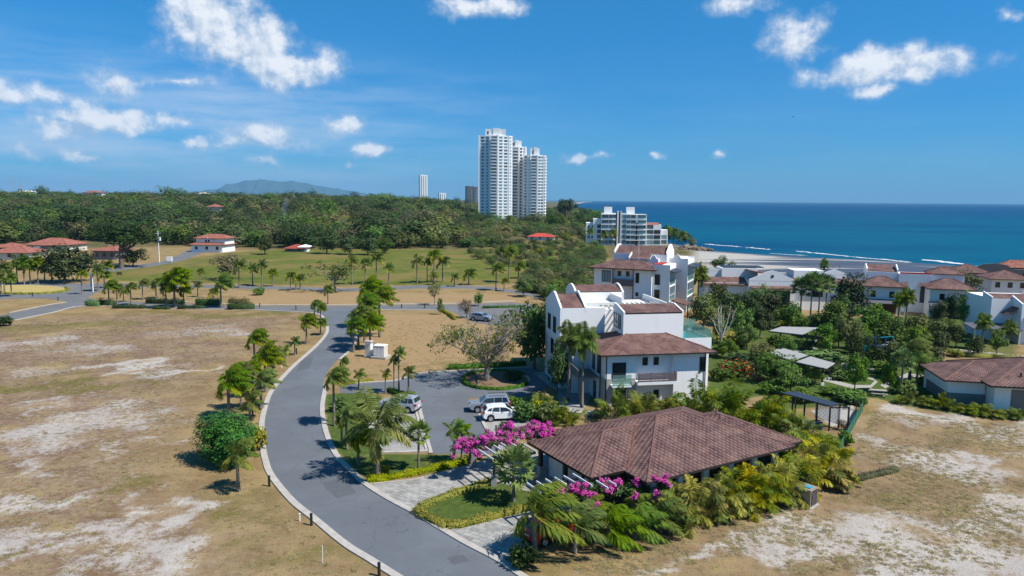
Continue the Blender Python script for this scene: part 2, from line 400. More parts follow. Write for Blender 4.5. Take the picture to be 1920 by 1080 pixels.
def tree_proto(key, seed, leaf, bark='bark', h0=.25, ncl=26, nleaf=2600, size=.06, rc=(.11, .19), r0=.022, flat=.9, tint=.12, wide=1., dome=1., gaps=.0, low=.18):
    """crown in a box of width 1 and height 1: clumps on an uneven dome"""
    rng = np.random.default_rng(seed); C = []; Rr = []
    lob = rng.random(5) * 6.28; la = .1 + .12 * rng.random(5)
    while len(C) < ncl:
        d = unit(rng.normal(size=3)); az = math.atan2(d[1], d[0])
        k = 1 + sum(la[i] * math.sin((i + 1) * az + lob[i]) for i in range(5)) * .7
        rr = (rng.random() ** .4); r = rc[0] + (rc[1] - rc[0]) * rng.random()
        p = np.array([d[0] * (.5 - r * .7) * rr * k * wide, d[1] * (.5 - r * .7) * rr * k * wide, 0])
        hz = (1 + low) / 2; p[2] = hz + d[2] * (1 - low) / 2 * rr * .86 * dome
        if p[2] > 1 - r * .5: p[2] = 1 - r * .5
        if gaps and rng.random() < gaps and abs(d[2]) < .6: continue
        C.append(p); Rr.append(r)
    C = np.array(C); V, Q, t = leaf_cloud(rng, C, Rr, nleaf, size, tint, flat=flat, dome=1. if leaf == 'ficus_leaf' else .5)
    cm = np_mesh(key + '_crown', [(V, Q, 0, t)], [MT[leaf]])
    tm = np_mesh(key + '_trunk', [(v, q, 0, 0) for v, q in limbs(rng, h0, C, r0)], [MT[bark]], True)
    PROTO.setdefault(key, []).append(dict(kind='tree', parts=[('trunk', tm), ('crown', cm)]))
def frond(rng, az, el, L, droop, wind, npair=22, lw=.05, ll=.3, hang=.35, nseg=7, tint=0., twist=0.):
    """arching feather leaf: rachis and leaflets"""
    d = np.array([math.cos(az) * math.cos(el), math.sin(az) * math.cos(el), math.sin(el)]); p = np.zeros(3); P = [p]; st = L / nseg
    for i in range(nseg):
        f = (i + 1) / nseg
        d = unit(d + np.array([0, 0, -droop]) * f * .5 + wind * (.25 + f) * .5); p = p + d * st; P.append(p)
    P = np.array(P); out = [np_tube(P, np.linspace(.011, .003, nseg + 1) * L / .5, 3) + (tint + .25,)]
    u = np.linspace(.16, .99, npair); fi = u * nseg; i0 = np.minimum(fi.astype(int), nseg - 1); fr = (fi - i0)[:, None]
    B = P[i0] * (1 - fr) + P[i0 + 1] * fr; T = unit(P[i0 + 1] - P[i0])
    S = unit(np.cross(T, np.array([0, 0, 1.]) + 1e-3)); U = np.cross(S, T)
    prof = np.sin(np.pi * (.12 + .83 * u)) ** .6 * ll
    for sg in (-1, 1):
        dirv = unit(S * sg * .9 + T * .55 + U * .15 + np.array([0, 0, -hang]) + wind * .5 + rng.normal(size=B.shape) * .09)
        N = unit(np.cross(dirv, T) * sg + rng.normal(size=B.shape) * .12)
        V, Q = kites(B, N, dirv, prof * (.85 + .3 * rng.random(npair)), np.full(npair, lw * .5))
        out.append((V, Q, np.repeat(np.clip(tint + rng.random(npair) * .15, 0, 1), 4)))
    return out
def fronds_mesh(name, fr, leaf):
    return np_mesh(name, [(v, q, 0, t) for f in fr for v, q, t in f], [MT[leaf]])
WIND = np.array([.55, .12, 0])
def coco_proto(key, seed, n=17, wind=1., yellow=.25, L=.56, droop=.75):
    rng = np.random.default_rng(seed); fr = []
    for i in range(n):
        az = i * 2.399 + rng.random() * .5; q = i / n
        el = 1.42 - 1.75 * q + rng.normal() * .1
        tn = rng.random() * .14 + (yellow * (.5 + rng.random()) if q > .72 else 0)
        w = WIND * wind * (.75 + .5 * rng.random())
        fr.append(frond(rng, az, el, L * (.8 + .3 * rng.random()), droop * (.6 + .6 * q), w, 52, .019, .2, .7 + .45 * q, tint=min(tn, .9)))
    rngt = rng.random(3)
    pts = np.array([[0, 0, -.02], [.015, .01, .3], [.01 + .02 * (rngt[0] - .5), 0, .7], [0, 0, 1.02]])
    tm = np_mesh(key + '_trunk', [np_tube(pts, np.array([1.6, 1.05, .9, .95]), 7) + (0, 0)], [MT['palm_bark']], True)
    PROTO.setdefault(key, []).append(dict(kind='palm', parts=[('trunk', tm), ('crown', fronds_mesh(key + '_crown', fr, 'coco'))]))
def areca_proto(key, seed, n=22, leaf='areca', yellow=.3, wind=.25, spread=.5, npair=18):
    rng = np.random.default_rng(seed); fr = []; stems = []
    for i in range(n):
        az = rng.random() * 6.283; r = spread * .45 * math.sqrt(rng.random()); q = rng.random()
        o = np.array([r * math.cos(az), r * math.sin(az), 0]); el = 1.45 - .75 * q
        h = (.1 + .45 * rng.random()) * (1 - .3 * q); top = o * 1.5 + np.array([0, 0, h])
        L = .62 * (.75 + .35 * rng.random())
        fs = frond(rng, az + rng.normal() * .5, el, L, .8 + .5 * q, WIND * wind, npair, .03, .24, .75, 7, tint=min(.95, rng.random() ** 2 * yellow * 2))
        fr.append([(v + top, qd, t) for v, qd, t in fs])
        stems.append(np_tube(np.array([o, top]), np.array([.011, .008]), 4))
    me = np_mesh(key, [(v, q, 0, t) for f in fr for v, q, t in f], [MT[leaf]])
    sm = np_mesh(key + '_stem', [(v, q, 0, 0) for v, q in stems], [MT['palm_bark']])
    PROTO.setdefault(key, []).append(dict(kind='tree', parts=[('stem', sm), ('crown', me)]))
def fan_proto(key, seed, leaf='fan', n=24, trunk=True, skirt=False):
    rng = np.random.default_rng(seed); pc = []
    for i in range(n):
        az = i * 2.399; q = i / n; el = 1.3 - (1.9 if trunk else 1.2) * q + rng.normal() * .1
        d = np.array([math.cos(az) * math.cos(el), math.sin(az) * math.cos(el), math.sin(el)]); pl = .26 + .06 * rng.random()
        base = d * pl + np.array([0, 0, -.04 * q]); S = unit(np.cross(d, np.array([0, 0, 1.]) + 1e-3)); U = np.cross(S, d)
        pc.append(np_tube(np.array([[0, 0, 0], base]), np.array([.009, .006]), 3) + (0, .3))
        k = 15; a = np.linspace(-1.75, 1.75, k); T = unit(d * np.cos(a)[:, None] + S * np.sin(a)[:, None] + np.array([0, 0, -.3]) + WIND * .25)
        N = unit(U + np.where(np.arange(k) % 2, .4, -.4)[:, None] * S)
        V, Q = kites(np.repeat(base[None], k, 0), N, T, np.full(k, .27) * (1 - .12 * np.abs(a)) , np.full(k, .032))
        pc.append((V, Q, 0, np.clip(rng.random() * .4 + (.3 if q > .8 else 0), 0, 1)))
    me = np_mesh(key + '_crown', [(p[0], p[1], 0, p[3]) for p in pc], [MT[leaf]])
    parts = []
    if trunk:
        tm = np_mesh(key + '_trunk', [np_tube(np.array([[0, 0, -.02], [.01, 0, .5], [0, 0, 1.02]]), np.array([1.3, 1., .9]), 7) + (0, 0)], [MT['palm_bark']], True)
        parts.append(('trunk', tm))
    parts.append(('crown', me))
    PROTO.setdefault(key, []).append(dict(kind='palm' if trunk else 'tree', parts=parts))
def shrub_proto(key, seed, leaf, ncl=12, nleaf=700, size=.13, tint=.15, extra=None):
    rng = np.random.default_rng(seed); C = []; Rr = []
    for i in range(ncl):
        a = rng.random() * 6.28; r = .34 * math.sqrt(rng.random()); C.append((r * math.cos(a), r * math.sin(a), .25 + .5 * rng.random() * (1 - r))); Rr.append(.16 + .12 * rng.random())
    V, Q, t = leaf_cloud(rng, C, Rr, nleaf, size, tint)
    stems = [np_tube(np.array([[0, 0, -.03], c]), np.array([.02, .008]), 4) + (0, 0) for c in C[:6]]
    parts = [('stem', np_mesh(key + '_stem', stems, [MT['bark']])), ('foliage', np_mesh(key, [(V, Q, 0, t)], [MT[leaf]]))]
    if extra:
        V, Q, t = leaf_cloud(rng, C, np.array(Rr) * 1.08, int(nleaf * extra[1]), size * .7, .2, shell=.85)
        parts.append(('blossom', np_mesh(key + '_bloom', [(V, Q, 0, t)], [MT[extra[0]]])))
    PROTO.setdefault(key, []).append(dict(kind='tree', parts=parts))
for i in range(4):
    coco_proto('coconut', 10 + i, 18 + i, 1.5, .3)
    coco_proto('young', 30 + i, 12, .7, .35, .55, .9)
    coco_proto('far_palm', 60 + i, 14, .9, .75, .54, .8)
    tree_proto('dark', 100 + i, 'dark_leaf', ncl=26 + 2 * i, nleaf=2300, size=.06, low=.12, tint=.15)
    tree_proto('mid', 110 + i, 'mid_leaf', ncl=20 + 2 * i, nleaf=2000, size=.062, rc=(.1, .2), gaps=.3, low=.14)
    tree_proto('garden', 120 + i, 'garden_leaf', ncl=20 + i, nleaf=2300, size=.06, rc=(.1, .19), low=.16, gaps=.2, tint=.2)
    tree_proto('olive', 130 + i, 'olive_leaf', ncl=20 + i, nleaf=1700, size=.055, rc=(.09, .18), gaps=.4, low=.2)
    areca_proto('areca', 140 + i, 30, yellow=.34, npair=28, wind=.4)
    areca_proto('areca_green', 150 + i, 22, yellow=.1, npair=24)
    shrub_proto('bush', 160 + i, 'garden_leaf', nleaf=900, size=.12)
    shrub_proto('dark_bush', 170 + i, 'dark_leaf', nleaf=900, size=.12)
    shrub_proto('olive_bush', 180 + i, 'olive_leaf', nleaf=700, size=.11)
    coco_proto('droopy', 210 + i, 12, 1.5, .16, .62, 1.0)
for i in range(2):
    coco_proto('big', 300 + i, 13, .55, .35, .6, 1.0)
    coco_proto('royal', 40 + i, 22, .35, .05, .5, 1.15)
    fan_proto('fan', 70 + i)
    tree_proto('airy', 190 + i, 'mid_leaf', 'pale_bark', .34, 22, 800, .045, (.07, .14), .02, gaps=.4, low=.38)
    shrub_proto('lime_bush', 195 + i, 'lime_leaf', nleaf=800, size=.12)
    shrub_proto('red_bush', 200 + i, 'garden_leaf', nleaf=800, size=.1, extra=('red_flower', .45))
    tree_proto('umbrella', 220 + i, 'dark_leaf', h0=.4, ncl=34, nleaf=3000, size=.042, rc=(.07, .13), r0=.03, low=.5, tint=.2)
    tree_proto('brown', 225 + i, 'brown_leaf', nleaf=1100, size=.055, gaps=.4)
fan_proto('silver', 80, 'silver', 20, False)
tree_proto('ficus', 230, 'ficus_leaf', h0=.1, ncl=80, nleaf=17000, size=.036, rc=(.11, .17), low=0., tint=.1, flat=1.)

yawr = random.Random(3)
def grow(key, name, cat, px, py, top, w, label, group=None, cx=None, var=None, base=None):
    """a plant rooted where the survey shows its foot; top and width come from its height and span there"""
    p = GT(px, py) if base is None else np.array(base, float)
    dep = (p - CAM).dot(_f); mpp = dep / F
    wid = w * mpp; h = D(px, top, p[1])[2] - p[2]
    pr = PROTO[key]; v = pr[(var if var is not None else yawr.randrange(99)) % len(pr)]
    yaw = yawr.uniform(-.45, .45) if v['kind'] == 'palm' else yawr.uniform(0, 6.28)
    o = empty(name, p, yaw, label, cat, group)
    if v['kind'] == 'palm':
        hc = max(h - wid * .3, .15 * h)
        for nm, me in v['parts']:
            c = link(nm, me, o)
            if nm == 'trunk': c.scale = (max(.09, .022 * wid + .05),) * 2 + (hc,)
            else: c.location = (0, 0, hc); c.scale = (wid, wid, wid)
    else:
        h = max(h, .3)
        for nm, me in v['parts']:
            c = link(nm, me, o); c.scale = (wid, wid, h)
    return o
def leaf_strip(name, pts, width, h, leaf, label, cat, dens=60, size=.16, core=True, group=None, tint=.25, z0=0., blossom=None, kind=None):
    """clipped or loose hedge along a line"""
    rng = np.random.default_rng(len(pts) * 7 + int(abs(pts[0][0]) * 10)); P = np.array([(p[0], p[1]) for p in pts], float)
    seg = np.linalg.norm(np.diff(P, axis=0), axis=1); tot = seg.sum(); n = int(tot * dens); s = rng.random(n) * tot; cum = np.concatenate([[0], np.cumsum(seg)])
    k = np.clip(np.searchsorted(cum, s) - 1, 0, len(seg) - 1); f = ((s - cum[k]) / seg[k])[:, None]; base = P[k] * (1 - f) + P[k + 1] * f
    t2 = unit(P[k + 1] - P[k]); nn = np.stack([-t2[:, 1], t2[:, 0]], 1)
    a = rng.random(n) * np.pi; rr = .75 + .3 * rng.random(n); lump = 1 + .16 * np.sin(s * 2.1) + .12 * np.sin(s * 5.3 + 1)
    off = np.cos(a) * width / 2 * rr * lump; zz = np.sin(a) ** .6 * h * rr * lump + z0
    pos = np.concatenate([base + nn * off[:, None], zz[:, None]], 1)
    N = unit(np.stack([nn[:, 0] * np.cos(a), nn[:, 1] * np.cos(a), np.sin(a) + .3], 1) + rng.normal(size=(n, 3)) * .5)
    V, Q = kites(pos, N, rng.normal(size=(n, 3)), size * (.6 + .8 * rng.random(n)), size * .3 * np.ones(n))
    pc = [(V, Q, 0, np.repeat(np.clip(rng.random(n) * tint * 2, 0, 1), 4))]
    if core:
        for i in range(len(P) - 1):
            tt = unit(P[i + 1] - P[i]); nv = np.array([-tt[1], tt[0]]) * width * .36
            c4 = [P[i] - nv, P[i + 1] - nv, P[i + 1] + nv, P[i] + nv]; zt = z0 + h * .72
            VV = np.array([[c[0], c[1], z0] for c in c4] + [[c[0], c[1], zt] for c in c4])
            pc.append((VV, np.array([[4, 5, 6, 7], [0, 1, 5, 4], [1, 2, 6, 5], [2, 3, 7, 6], [3, 0, 4, 7]]), 0, 0.))
    o = link(name, np_mesh(name, pc, [MT[leaf]])); tag(o, label, cat, group, kind)
    return o
# ------------------------------------------------------------------ ground
def geo(a, b, s0, g):
    out = []; x = a; s = s0
    while x < b: x += s; s *= g; out.append(x)
    return out
xr = list(np.arange(-135, 175, .9)); xs = np.array([-135 - v for v in geo(0, 11000, 1.2, 1.13)][::-1] + xr + [xr[-1] + v for v in geo(0, 11000, 1.2, 1.13)])
yr = list(np.arange(14, 240, .9)); ys = np.array([-400, -100, -20] + yr + [yr[-1] + v for v in geo(0, 11000, 1., 1.035)])
GX, GY = np.meshgrid(xs, ys); gx = GX.ravel(); gy = GY.ravel(); gz = terrain(gx, gy)
wgx = gx + 3.2 * np.sin(gy * .31 + 1.3 * np.sin(gx * .17)) + 1.7 * np.sin(gx * .55 + gy * .8) + .9 * np.sin(gx * 1.3 - gy * 1.7); wgy = gy + 3.0 * np.sin(gx * .27 + 1.1 * np.sin(gy * .21)) + 1.5 * np.sin(gy * .6 - gx * .7) + .8 * np.sin(gx * 1.6 + gy * 1.1)
def ell(px, py, rx, ry, soft=.75, tilt=0.):
    c = G(px, py); mpp = (c - CAM).dot(_f) / F; ax = rx * mpp; ay = max(.5 * (G(px, py - ry)[1] - G(px, py + ry)[1]), .3)
    dx, dy = wgx - c[0], wgy - c[1] ; dx = dx - tilt * dy
    d = np.sqrt((dx / ax) ** 2 + (dy / ay) ** 2)
    return 1 - sstep(1 - soft, 1 + soft, d)
def poly(pts, soft=1., world=False):
    P = np.array(pts if world else pix(pts)); ins = np.zeros(len(gx), bool); dm = np.full(len(gx), 1e9); j = len(P) - 1
    for i in range(len(P)):
        (x1, y1), (x2, y2) = P[j], P[i]
        ins ^= ((y1 > gy) != (y2 > gy)) & (gx < (x2 - x1) * (gy - y1) / (y2 - y1 + 1e-12) + x1)
        ex, ey = x2 - x1, y2 - y1; tt = np.clip(((gx - x1) * ex + (gy - y1) * ey) / (ex * ex + ey * ey + 1e-12), 0, 1)
        dm = np.minimum(dm, np.hypot(gx - x1 - tt * ex, gy - y1 - tt * ey)); j = i
    return sstep(-soft, soft, np.where(ins, dm, -dm))
mx = lambda *a: np.maximum.reduce(a)
sand = mx(*[k * ell(*e) for k, e in [
    (.75, (30, 645, 60, 18)), (.9, (150, 688, 28, 8)), (1, (218, 690, 58, 12, .75, .9)), (.95, (190, 708, 32, 6)), (1, (345, 690, 22, 18, .6, .5)), (.55, (370, 622, 70, 14)), (.7, (362, 634, 30, 5)), (.7, (435, 622, 45, 12)), (.5, (400, 660, 50, 8)),
    (.85, (165, 790, 125, 42)), (.75, (110, 745, 40, 8)), (.7, (15, 775, 30, 30)), (.95, (75, 915, 95, 22)), (1, (200, 975, 60, 28, .6, -.6)), (1, (265, 1030, 80, 22, .6, -.5)), (1, (390, 1062, 80, 22)), (.85, (90, 1060, 70, 40)), (.6, (470, 1065, 70, 22)), (.45, (250, 890, 80, 14)), (.6, (110, 660, 80, 10)), (.5, (380, 990, 60, 14)), (.4, (260, 810, 90, 30)), (.9, (60, 1000, 110, 34)), (.8, (150, 1075, 160, 20)), (1, (330, 1040, 120, 26)), (.7, (420, 1020, 60, 20)), (.75, (250, 850, 60, 18)), (.8, (40, 860, 60, 16)), (.7, (290, 700, 70, 14)), (.7, (60, 690, 60, 12)), (.7, (180, 650, 90, 10)),
    (1, (1790, 1010, 210, 60)), (1, (1860, 895, 110, 40)), (1, (1800, 790, 90, 14)), (.8, (1890, 815, 80, 14)), (.9, (1700, 985, 90, 24)), (1, (1560, 1018, 120, 18)), (1, (1330, 1060, 150, 14)), (1, (1600, 1060, 260, 24)), (.75, (1490, 978, 70, 9)), (.7, (1720, 850, 60, 12)), (.6, (1680, 800, 60, 10)), (.55, (1735, 770, 45, 5)), (.8, (1740, 880, 60, 14)), (.75, (1150, 1078, 90, 8)), (.9, (1800, 1050, 240, 34)), (.9, (1850, 960, 110, 34)), (1, (1420, 1045, 160, 20)), (.9, (1880, 850, 70, 20)), (.9, (1650, 1010, 120, 24)), (.8, (1560, 800, 0.1, 1))]])
brown = mx(.9 * poly([(-200, 605), (20, 603), (300, 585), (560, 592), (480, 650), (380, 720), (300, 800), (250, 900), (420, 990), (560, 1080), (-200, 1200)], 9), .5 * poly([(1560, 790), (1920, 760), (2100, 1100), (1100, 1100), (1300, 1000)], 4))
sgreen = mx(*[k * ell(*e) for k, e in [(.8, (60, 720, 90, 12)), (.7, (200, 735, 60, 10)), (.8, (250, 705, 40, 8)), (.6, (130, 612, 120, 10)), (.6, (250, 900, 50, 14)), (.5, (320, 970, 60, 20)), (.6, (240, 925, 50, 10)), (.5, (600, 1020, 90, 40, .8, -.5)), (.45, (450, 960, 90, 40)), (.5, (330, 720, 60, 10)), (.7, (20, 1040, 40, 14)), (.55, (1620, 920, 60, 14)), (.5, (1620, 850, 40, 20)), (.45, (1690, 960, 60, 12)), (.5, (1620, 770, 30, 30)), (.6, (440, 590, 200, 6)), (.45, (730, 1060, 40, 30)), (.5, (760, 690, 110, 8)), (.4, (1100, 1040, 100, 20))]])
lush = mx(poly([(150, 512), (250, 498), (330, 487), (430, 474), (560, 466), (740, 466), (905, 470), (1000, 505), (985, 530), (900, 534), (620, 536), (230, 527)], 6), .8 * poly([(870, 450), (1130, 455), (1120, 560), (1000, 545)], 8))
dry2 = mx(poly([(200, 530), (240, 527), (240, 534), (200, 536)], 2), poly([(430, 546), (640, 548), (980, 552), (1000, 568), (640, 572), (470, 570)], 3), poly([(620, 600), (700, 588), (850, 590), (1000, 620), (1000, 690), (760, 710), (640, 712)], 2), ell(420, 500, 130, 14, .6) * .6, .5 * ell(870, 480, 40, 10))
green = mx(.9 * poly([(1330, 625), (1500, 615), (1700, 640), (1780, 680), (1765, 752), (1600, 745), (1450, 750), (1320, 690)], 2.5), .75 * poly([(1325, 700), (1400, 705), (1450, 740), (1320, 760)], 1.5), poly([(782, 962), (812, 942), (930, 900), (1025, 925), (990, 958), (862, 992)], .3), .6 * poly([(640, 860), (720, 848), (850, 850), (905, 862), (880, 880), (700, 905), (670, 895)], .8), .75 * poly([(606, 740), (650, 735), (720, 742), (715, 850), (640, 862), (612, 820)], .8), .95 * poly([(1640, 745), (1760, 735), (1800, 760), (1920, 775), (1920, 790), (1800, 778), (1700, 762)], 1.2), .6 * poly([(1440, 745), (1620, 740), (1620, 760), (1470, 770)], 1), .6 * ell(800, 700, 60, 6), .75 * poly([(1010, 735), (1110, 770), (1060, 800), (940, 770)], 2), .5 * poly([(1780, 640), (1920, 640), (1920, 668), (1780, 672)], 2), .6 * poly([(1330, 600), (1800, 590), (1920, 640), (1800, 660), (1330, 640)], 3))
dd = coast(gy) - gx
forest = sstep(318, 350, gy + np.where(gx / np.maximum(gy, 1) > -.28, 30, 0) + 14 * np.sin(gx * .05)) * np.where(gy > 420, sstep(18, 40, dd), sstep(60, 110, dd)) * (1 - lush)
beach = np.where(gy < 450, 1 - sstep(190, 215, dd), 1 - sstep(30, 50, dd)) * sstep(205, 225, gy) * np.where(gy < 450, sstep(.245, .268, gx / np.maximum(gy, 1)), 1); cyy = np.linspace(225, 470, 90); cdst = np.min([np.hypot(gx - float(coast(q)), gy - q) for q in cyy], axis=0); bd = np.clip((1 - .62 * sstep(.30, .42, gx / np.maximum(gy, 1))) * (.25 + .75 * sstep(15, 80, cdst)), 0, 1)
me = bpy.data.meshes.new('ground'); nx, ny = len(xs), len(ys)
me.vertices.add(nx * ny); me.vertices.foreach_set('co', np.stack([gx, gy, gz], 1).astype(np.float32).ravel())
ii = (np.arange(ny - 1)[:, None] * nx + np.arange(nx - 1)[None]).ravel(); Q = np.stack([ii, ii + 1, ii + nx + 1, ii + nx], 1)
me.loops.add(len(Q) * 4); me.loops.foreach_set('vertex_index', Q.astype(np.int32).ravel()); me.polygons.add(len(Q)); me.polygons.foreach_set('loop_start', np.arange(len(Q), dtype=np.int32) * 4)
me.polygons.foreach_set('use_smooth', np.ones(len(Q), bool)); me.update(calc_edges=True)
for nm, arr in dict(sand=sand, brown=brown, sgreen=sgreen, lush=lush, dry2=dry2, green=green, forest=forest, beach=beach, shore=bd).items():
    a = me.attributes.new(nm, 'FLOAT', 'POINT'); a.data.foreach_set('value', arr.astype(np.float32))
m, t, b = newmat('dry_ground', .95, .12); P = geoco(t); MT['ground'] = m
n_big = t.noise(P, .045, 6, .62); n_mid = t.noise(P, .22, 7, .68); n_fine = t.noise(P, 1.5, 7, .75); n_tuft = t.noise(P, 6., 4, .7)
sx = t.n('ShaderNodeVectorMath', operation='MULTIPLY'); t.l(P, sx.inputs[0]); sx.inputs[1].default_value = (.25, 1., 1); n_st = t.noise(sx.outputs[0], .5, 6, .65)
col_a = t.mix(t.ramp(n_mid, .35, .65), lin(176, 152, 106), lin(150, 125, 86))
col_a = t.mix(t.math('MULTIPLY', t.ramp(n_fine, .5, .7), .6), col_a, lin(128, 106, 70))
col_b = t.mix(t.ramp(n_mid, .38, .62), lin(160, 134, 110), lin(130, 102, 84)); n_sp = t.noise(P, 3.2, 6, .8); col_b = t.mix(t.math('MULTIPLY', t.ramp(n_sp, .5, .62), .6), col_b, lin(104, 76, 62)); col_b = t.mix(t.math('MULTIPLY', t.ramp(n_fine, .46, .66), .75), col_b, lin(186, 166, 144))
c = t.mix(t.math('MULTIPLY', t.attr('brown'), t.ramp(t.math('ADD', n_big, t.math('MULTIPLY', t.math('SUBTRACT', n_mid, .5), .7)), .3, .5)), col_a, col_b)
c = t.mix(t.math('MULTIPLY', t.attr('dry2'), .8), c, t.mix(n_fine, lin(196, 166, 122), lin(160, 128, 92)))
col_g = t.mix(t.ramp(n_fine, .3, .7), lin(98, 98, 44), lin(140, 128, 70))
sg = t.ramp(t.math('ADD', t.attr('sgreen'), t.math('MULTIPLY', t.math('SUBTRACT', n_mid, .5), 1.1)), .12, .75); c = t.mix(t.math('MULTIPLY', sg, .85), c, col_g)
col_l = t.mix(t.ramp(n_st, .38, .62), lin(88, 102, 38), lin(126, 128, 56)); col_l = t.mix(t.math('MULTIPLY', t.ramp(n_big, .46, .6), .75), col_l, lin(146, 126, 76)); col_l = t.mix(t.math('MULTIPLY', t.ramp(n_fine, .5, .8), .5), col_l, lin(66, 84, 30))
c = t.mix(t.ramp(t.math('ADD', t.attr('lush'), t.math('MULTIPLY', t.math('SUBTRACT', n_mid, .5), .5)), .3, .7), c, col_l)
col_v = t.mix(t.ramp(n_fine, .3, .7), lin(70, 92, 36), lin(108, 124, 60)); col_v = t.mix(t.math('MULTIPLY', t.ramp(n_mid, .52, .72), .55), col_v, lin(150, 136, 84)); col_v = t.mix(t.math('MULTIPLY', n_tuft, .35), col_v, lin(52, 78, 26))
c = t.mix(t.ramp(t.math('ADD', t.attr('green'), t.math('MULTIPLY', t.math('SUBTRACT', n_fine, .5), .5)), .3, .6), c, col_v)
c = t.mix(t.attr('forest'), c, t.mix(t.ramp(n_mid, .35, .65), lin(74, 82, 44), lin(132, 118, 78)))
sa = t.math('ADD', t.attr('sand'), t.math('ADD', t.math('MULTIPLY', t.math('SUBTRACT', n_mid, .5), 1.5), t.math('ADD', t.math('MULTIPLY', t.math('SUBTRACT', n_fine, .5), 1.7), t.math('MULTIPLY', t.math('SUBTRACT', n_tuft, .5), 1.1))))
col_s = t.mix(t.ramp(n_mid, .3, .7), lin(226, 219, 210), lin(196, 187, 178)); col_s = t.mix(t.math('MULTIPLY', t.ramp(n_fine, .55, .75), .5), col_s, lin(150, 132, 116)); col_s = t.mix(t.math('MULTIPLY', t.ramp(n_sp, .52, .66), .38), col_s, lin(132, 114, 98))
c = t.mix(t.math('MULTIPLY', t.ramp(sa, .36, 1.05), .93), c, col_s)
c = t.mix(t.math('MULTIPLY', t.ramp(n_tuft, .5, .72), .42), c, lin(84, 72, 48))
bs = t.n('ShaderNodeMapping'); bs.inputs['Rotation'].default_value = (0, 0, -.28); bs.inputs['Scale'].default_value = (.12, 1, 1); t.l(P, bs.inputs[0]); n_b = t.noise(bs.outputs[0], .075, 6, .6)
wet = t.ramp(t.math('ADD', t.math('MULTIPLY', t.attr('shore'), 1.2), t.math('MULTIPLY', t.math('SUBTRACT', n_b, .5), 3.2)), .58, 1.0)
col_b = t.mix(wet, t.mix(n_fine, lin(70, 80, 98), lin(98, 102, 112)), t.mix(n_mid, lin(206, 200, 190), lin(180, 174, 166)))
c = t.mix(t.attr('beach'), c, col_b); gs = t.n('ShaderNodeVectorMath', operation='SCALE'); t.l(c, gs.inputs[0]); gs.inputs['Scale'].default_value = .76; t.l(gs.outputs[0], b.inputs['Base Color'])
t.l(t.math('SUBTRACT', .95, t.math('MULTIPLY', t.attr('beach'), t.math('MULTIPLY', t.math('SUBTRACT', 1, wet), .45))), b.inputs['Roughness'])
hh = t.math('ADD', n_fine, t.math('MULTIPLY', n_tuft, .8)); t.l(t.bump(hh, .55, .16), b.inputs['Normal'])
me.materials.append(m); tag(link('ground', me), kind='structure')
# sea
m, t, b = newmat('sea_water', .12, .5); P = geoco(t)
cdist = t.n('ShaderNodeVectorMath', operation='MULTIPLY'); t.l(P, cdist.inputs[0]); cdist.inputs[1].default_value = (.35, 1, 1)
pt = t.noise(cdist.outputs[0], .006, 6, .6); pt2 = t.noise(cdist.outputs[0], .03, 5, .6)
sp = t.n('ShaderNodeSeparateXYZ'); t.l(P, sp.inputs[0]); farr = t.ramp(sp.outputs[1], 350, 2600)
cc = t.mix(farr, (.001, .088, .152, 1), (.001, .05, .135, 1)); cc = t.mix(t.math('MULTIPLY', t.ramp(pt, .42, .62), .8), cc, (.001, .05, .13, 1)); cc = t.mix(t.math('MULTIPLY', t.ramp(pt2, .5, .7), .3), cc, (.004, .14, .22, 1))
w1 = t.noise(cdist.outputs[0], .35, 6, .7); cap = t.math('MULTIPLY', t.ramp(w1, .68, .74), .6); cc = t.mix(cap, cc, (.6, .66, .7, 1)); t.l(cc, b.inputs['Base Color'])
b.inputs['Roughness'].default_value = .5; b.inputs['Specular IOR Level'].default_value = .04
t.l(t.bump(w1, .7, .9), b.inputs['Normal'])
b_ = MB(); b_.quad((-24000, -900, SEA), (24000, -900, SEA), (24000, 29000, SEA), (-24000, 29000, SEA)); tag(b_.build('sea', m), kind='structure')
foam = plain('foam', (.8, .82, .83), .8, .2, .1)
for pts, wd in [([(1322, 458), (1360, 461), (1400, 464), (1440, 468)], 2.2), ([(1495, 471), (1530, 475), (1570, 479), (1620, 484), (1660, 487), (1700, 492)], 1.8), ([(1735, 488), (1760, 490), (1782, 493), (1800, 495)], 2.6), ([(1450, 476), (1480, 478), (1505, 479)], 1.2), ([(1830, 500), (1860, 501), (1915, 503)], 1.4)]:
    L = smooth_line([tuple(G(x, y, SEA)[:2]) for x, y in pts], 8); rg = random.Random(int(pts[0][0])); A = offset(L, wd); B = offset(L, -wd * .6)
    b_ = MB(); rf = np.random.default_rng(int(pts[1][0]))
    for k in range(len(L) * 4):
        f = rf.random() * (len(L) - 1); i = int(f); q = np.array(L[i]) * (1 - f + i) + np.array(L[i + 1]) * (f - i); tg = unit(np.array(L[i + 1]) - np.array(L[i])); nr = np.array([-tg[1], tg[0]])
        q = q + nr * rf.normal() * wd * .55; ra = rf.uniform(.5, 4.5) * (.4 + .6 * rf.random()); rb = rf.uniform(.15, .5) * wd; zz = SEA + .1 + rf.random() * .08
        b_.quad(*[(q[0] + tg[0] * ra * math.cos(a) * w_ + nr[0] * rb * math.sin(a) * w_, q[1] + tg[1] * ra * math.cos(a) * w_ + nr[1] * rb * math.sin(a) * w_, zz) for a, w_ in zip(np.linspace(0, 5.6, 9), rf.uniform(.6, 1.1, 9))])
    tag(b_.build('surf_foam', foam), 'white line of surf breaking along the shore', None, None, 'stuff')
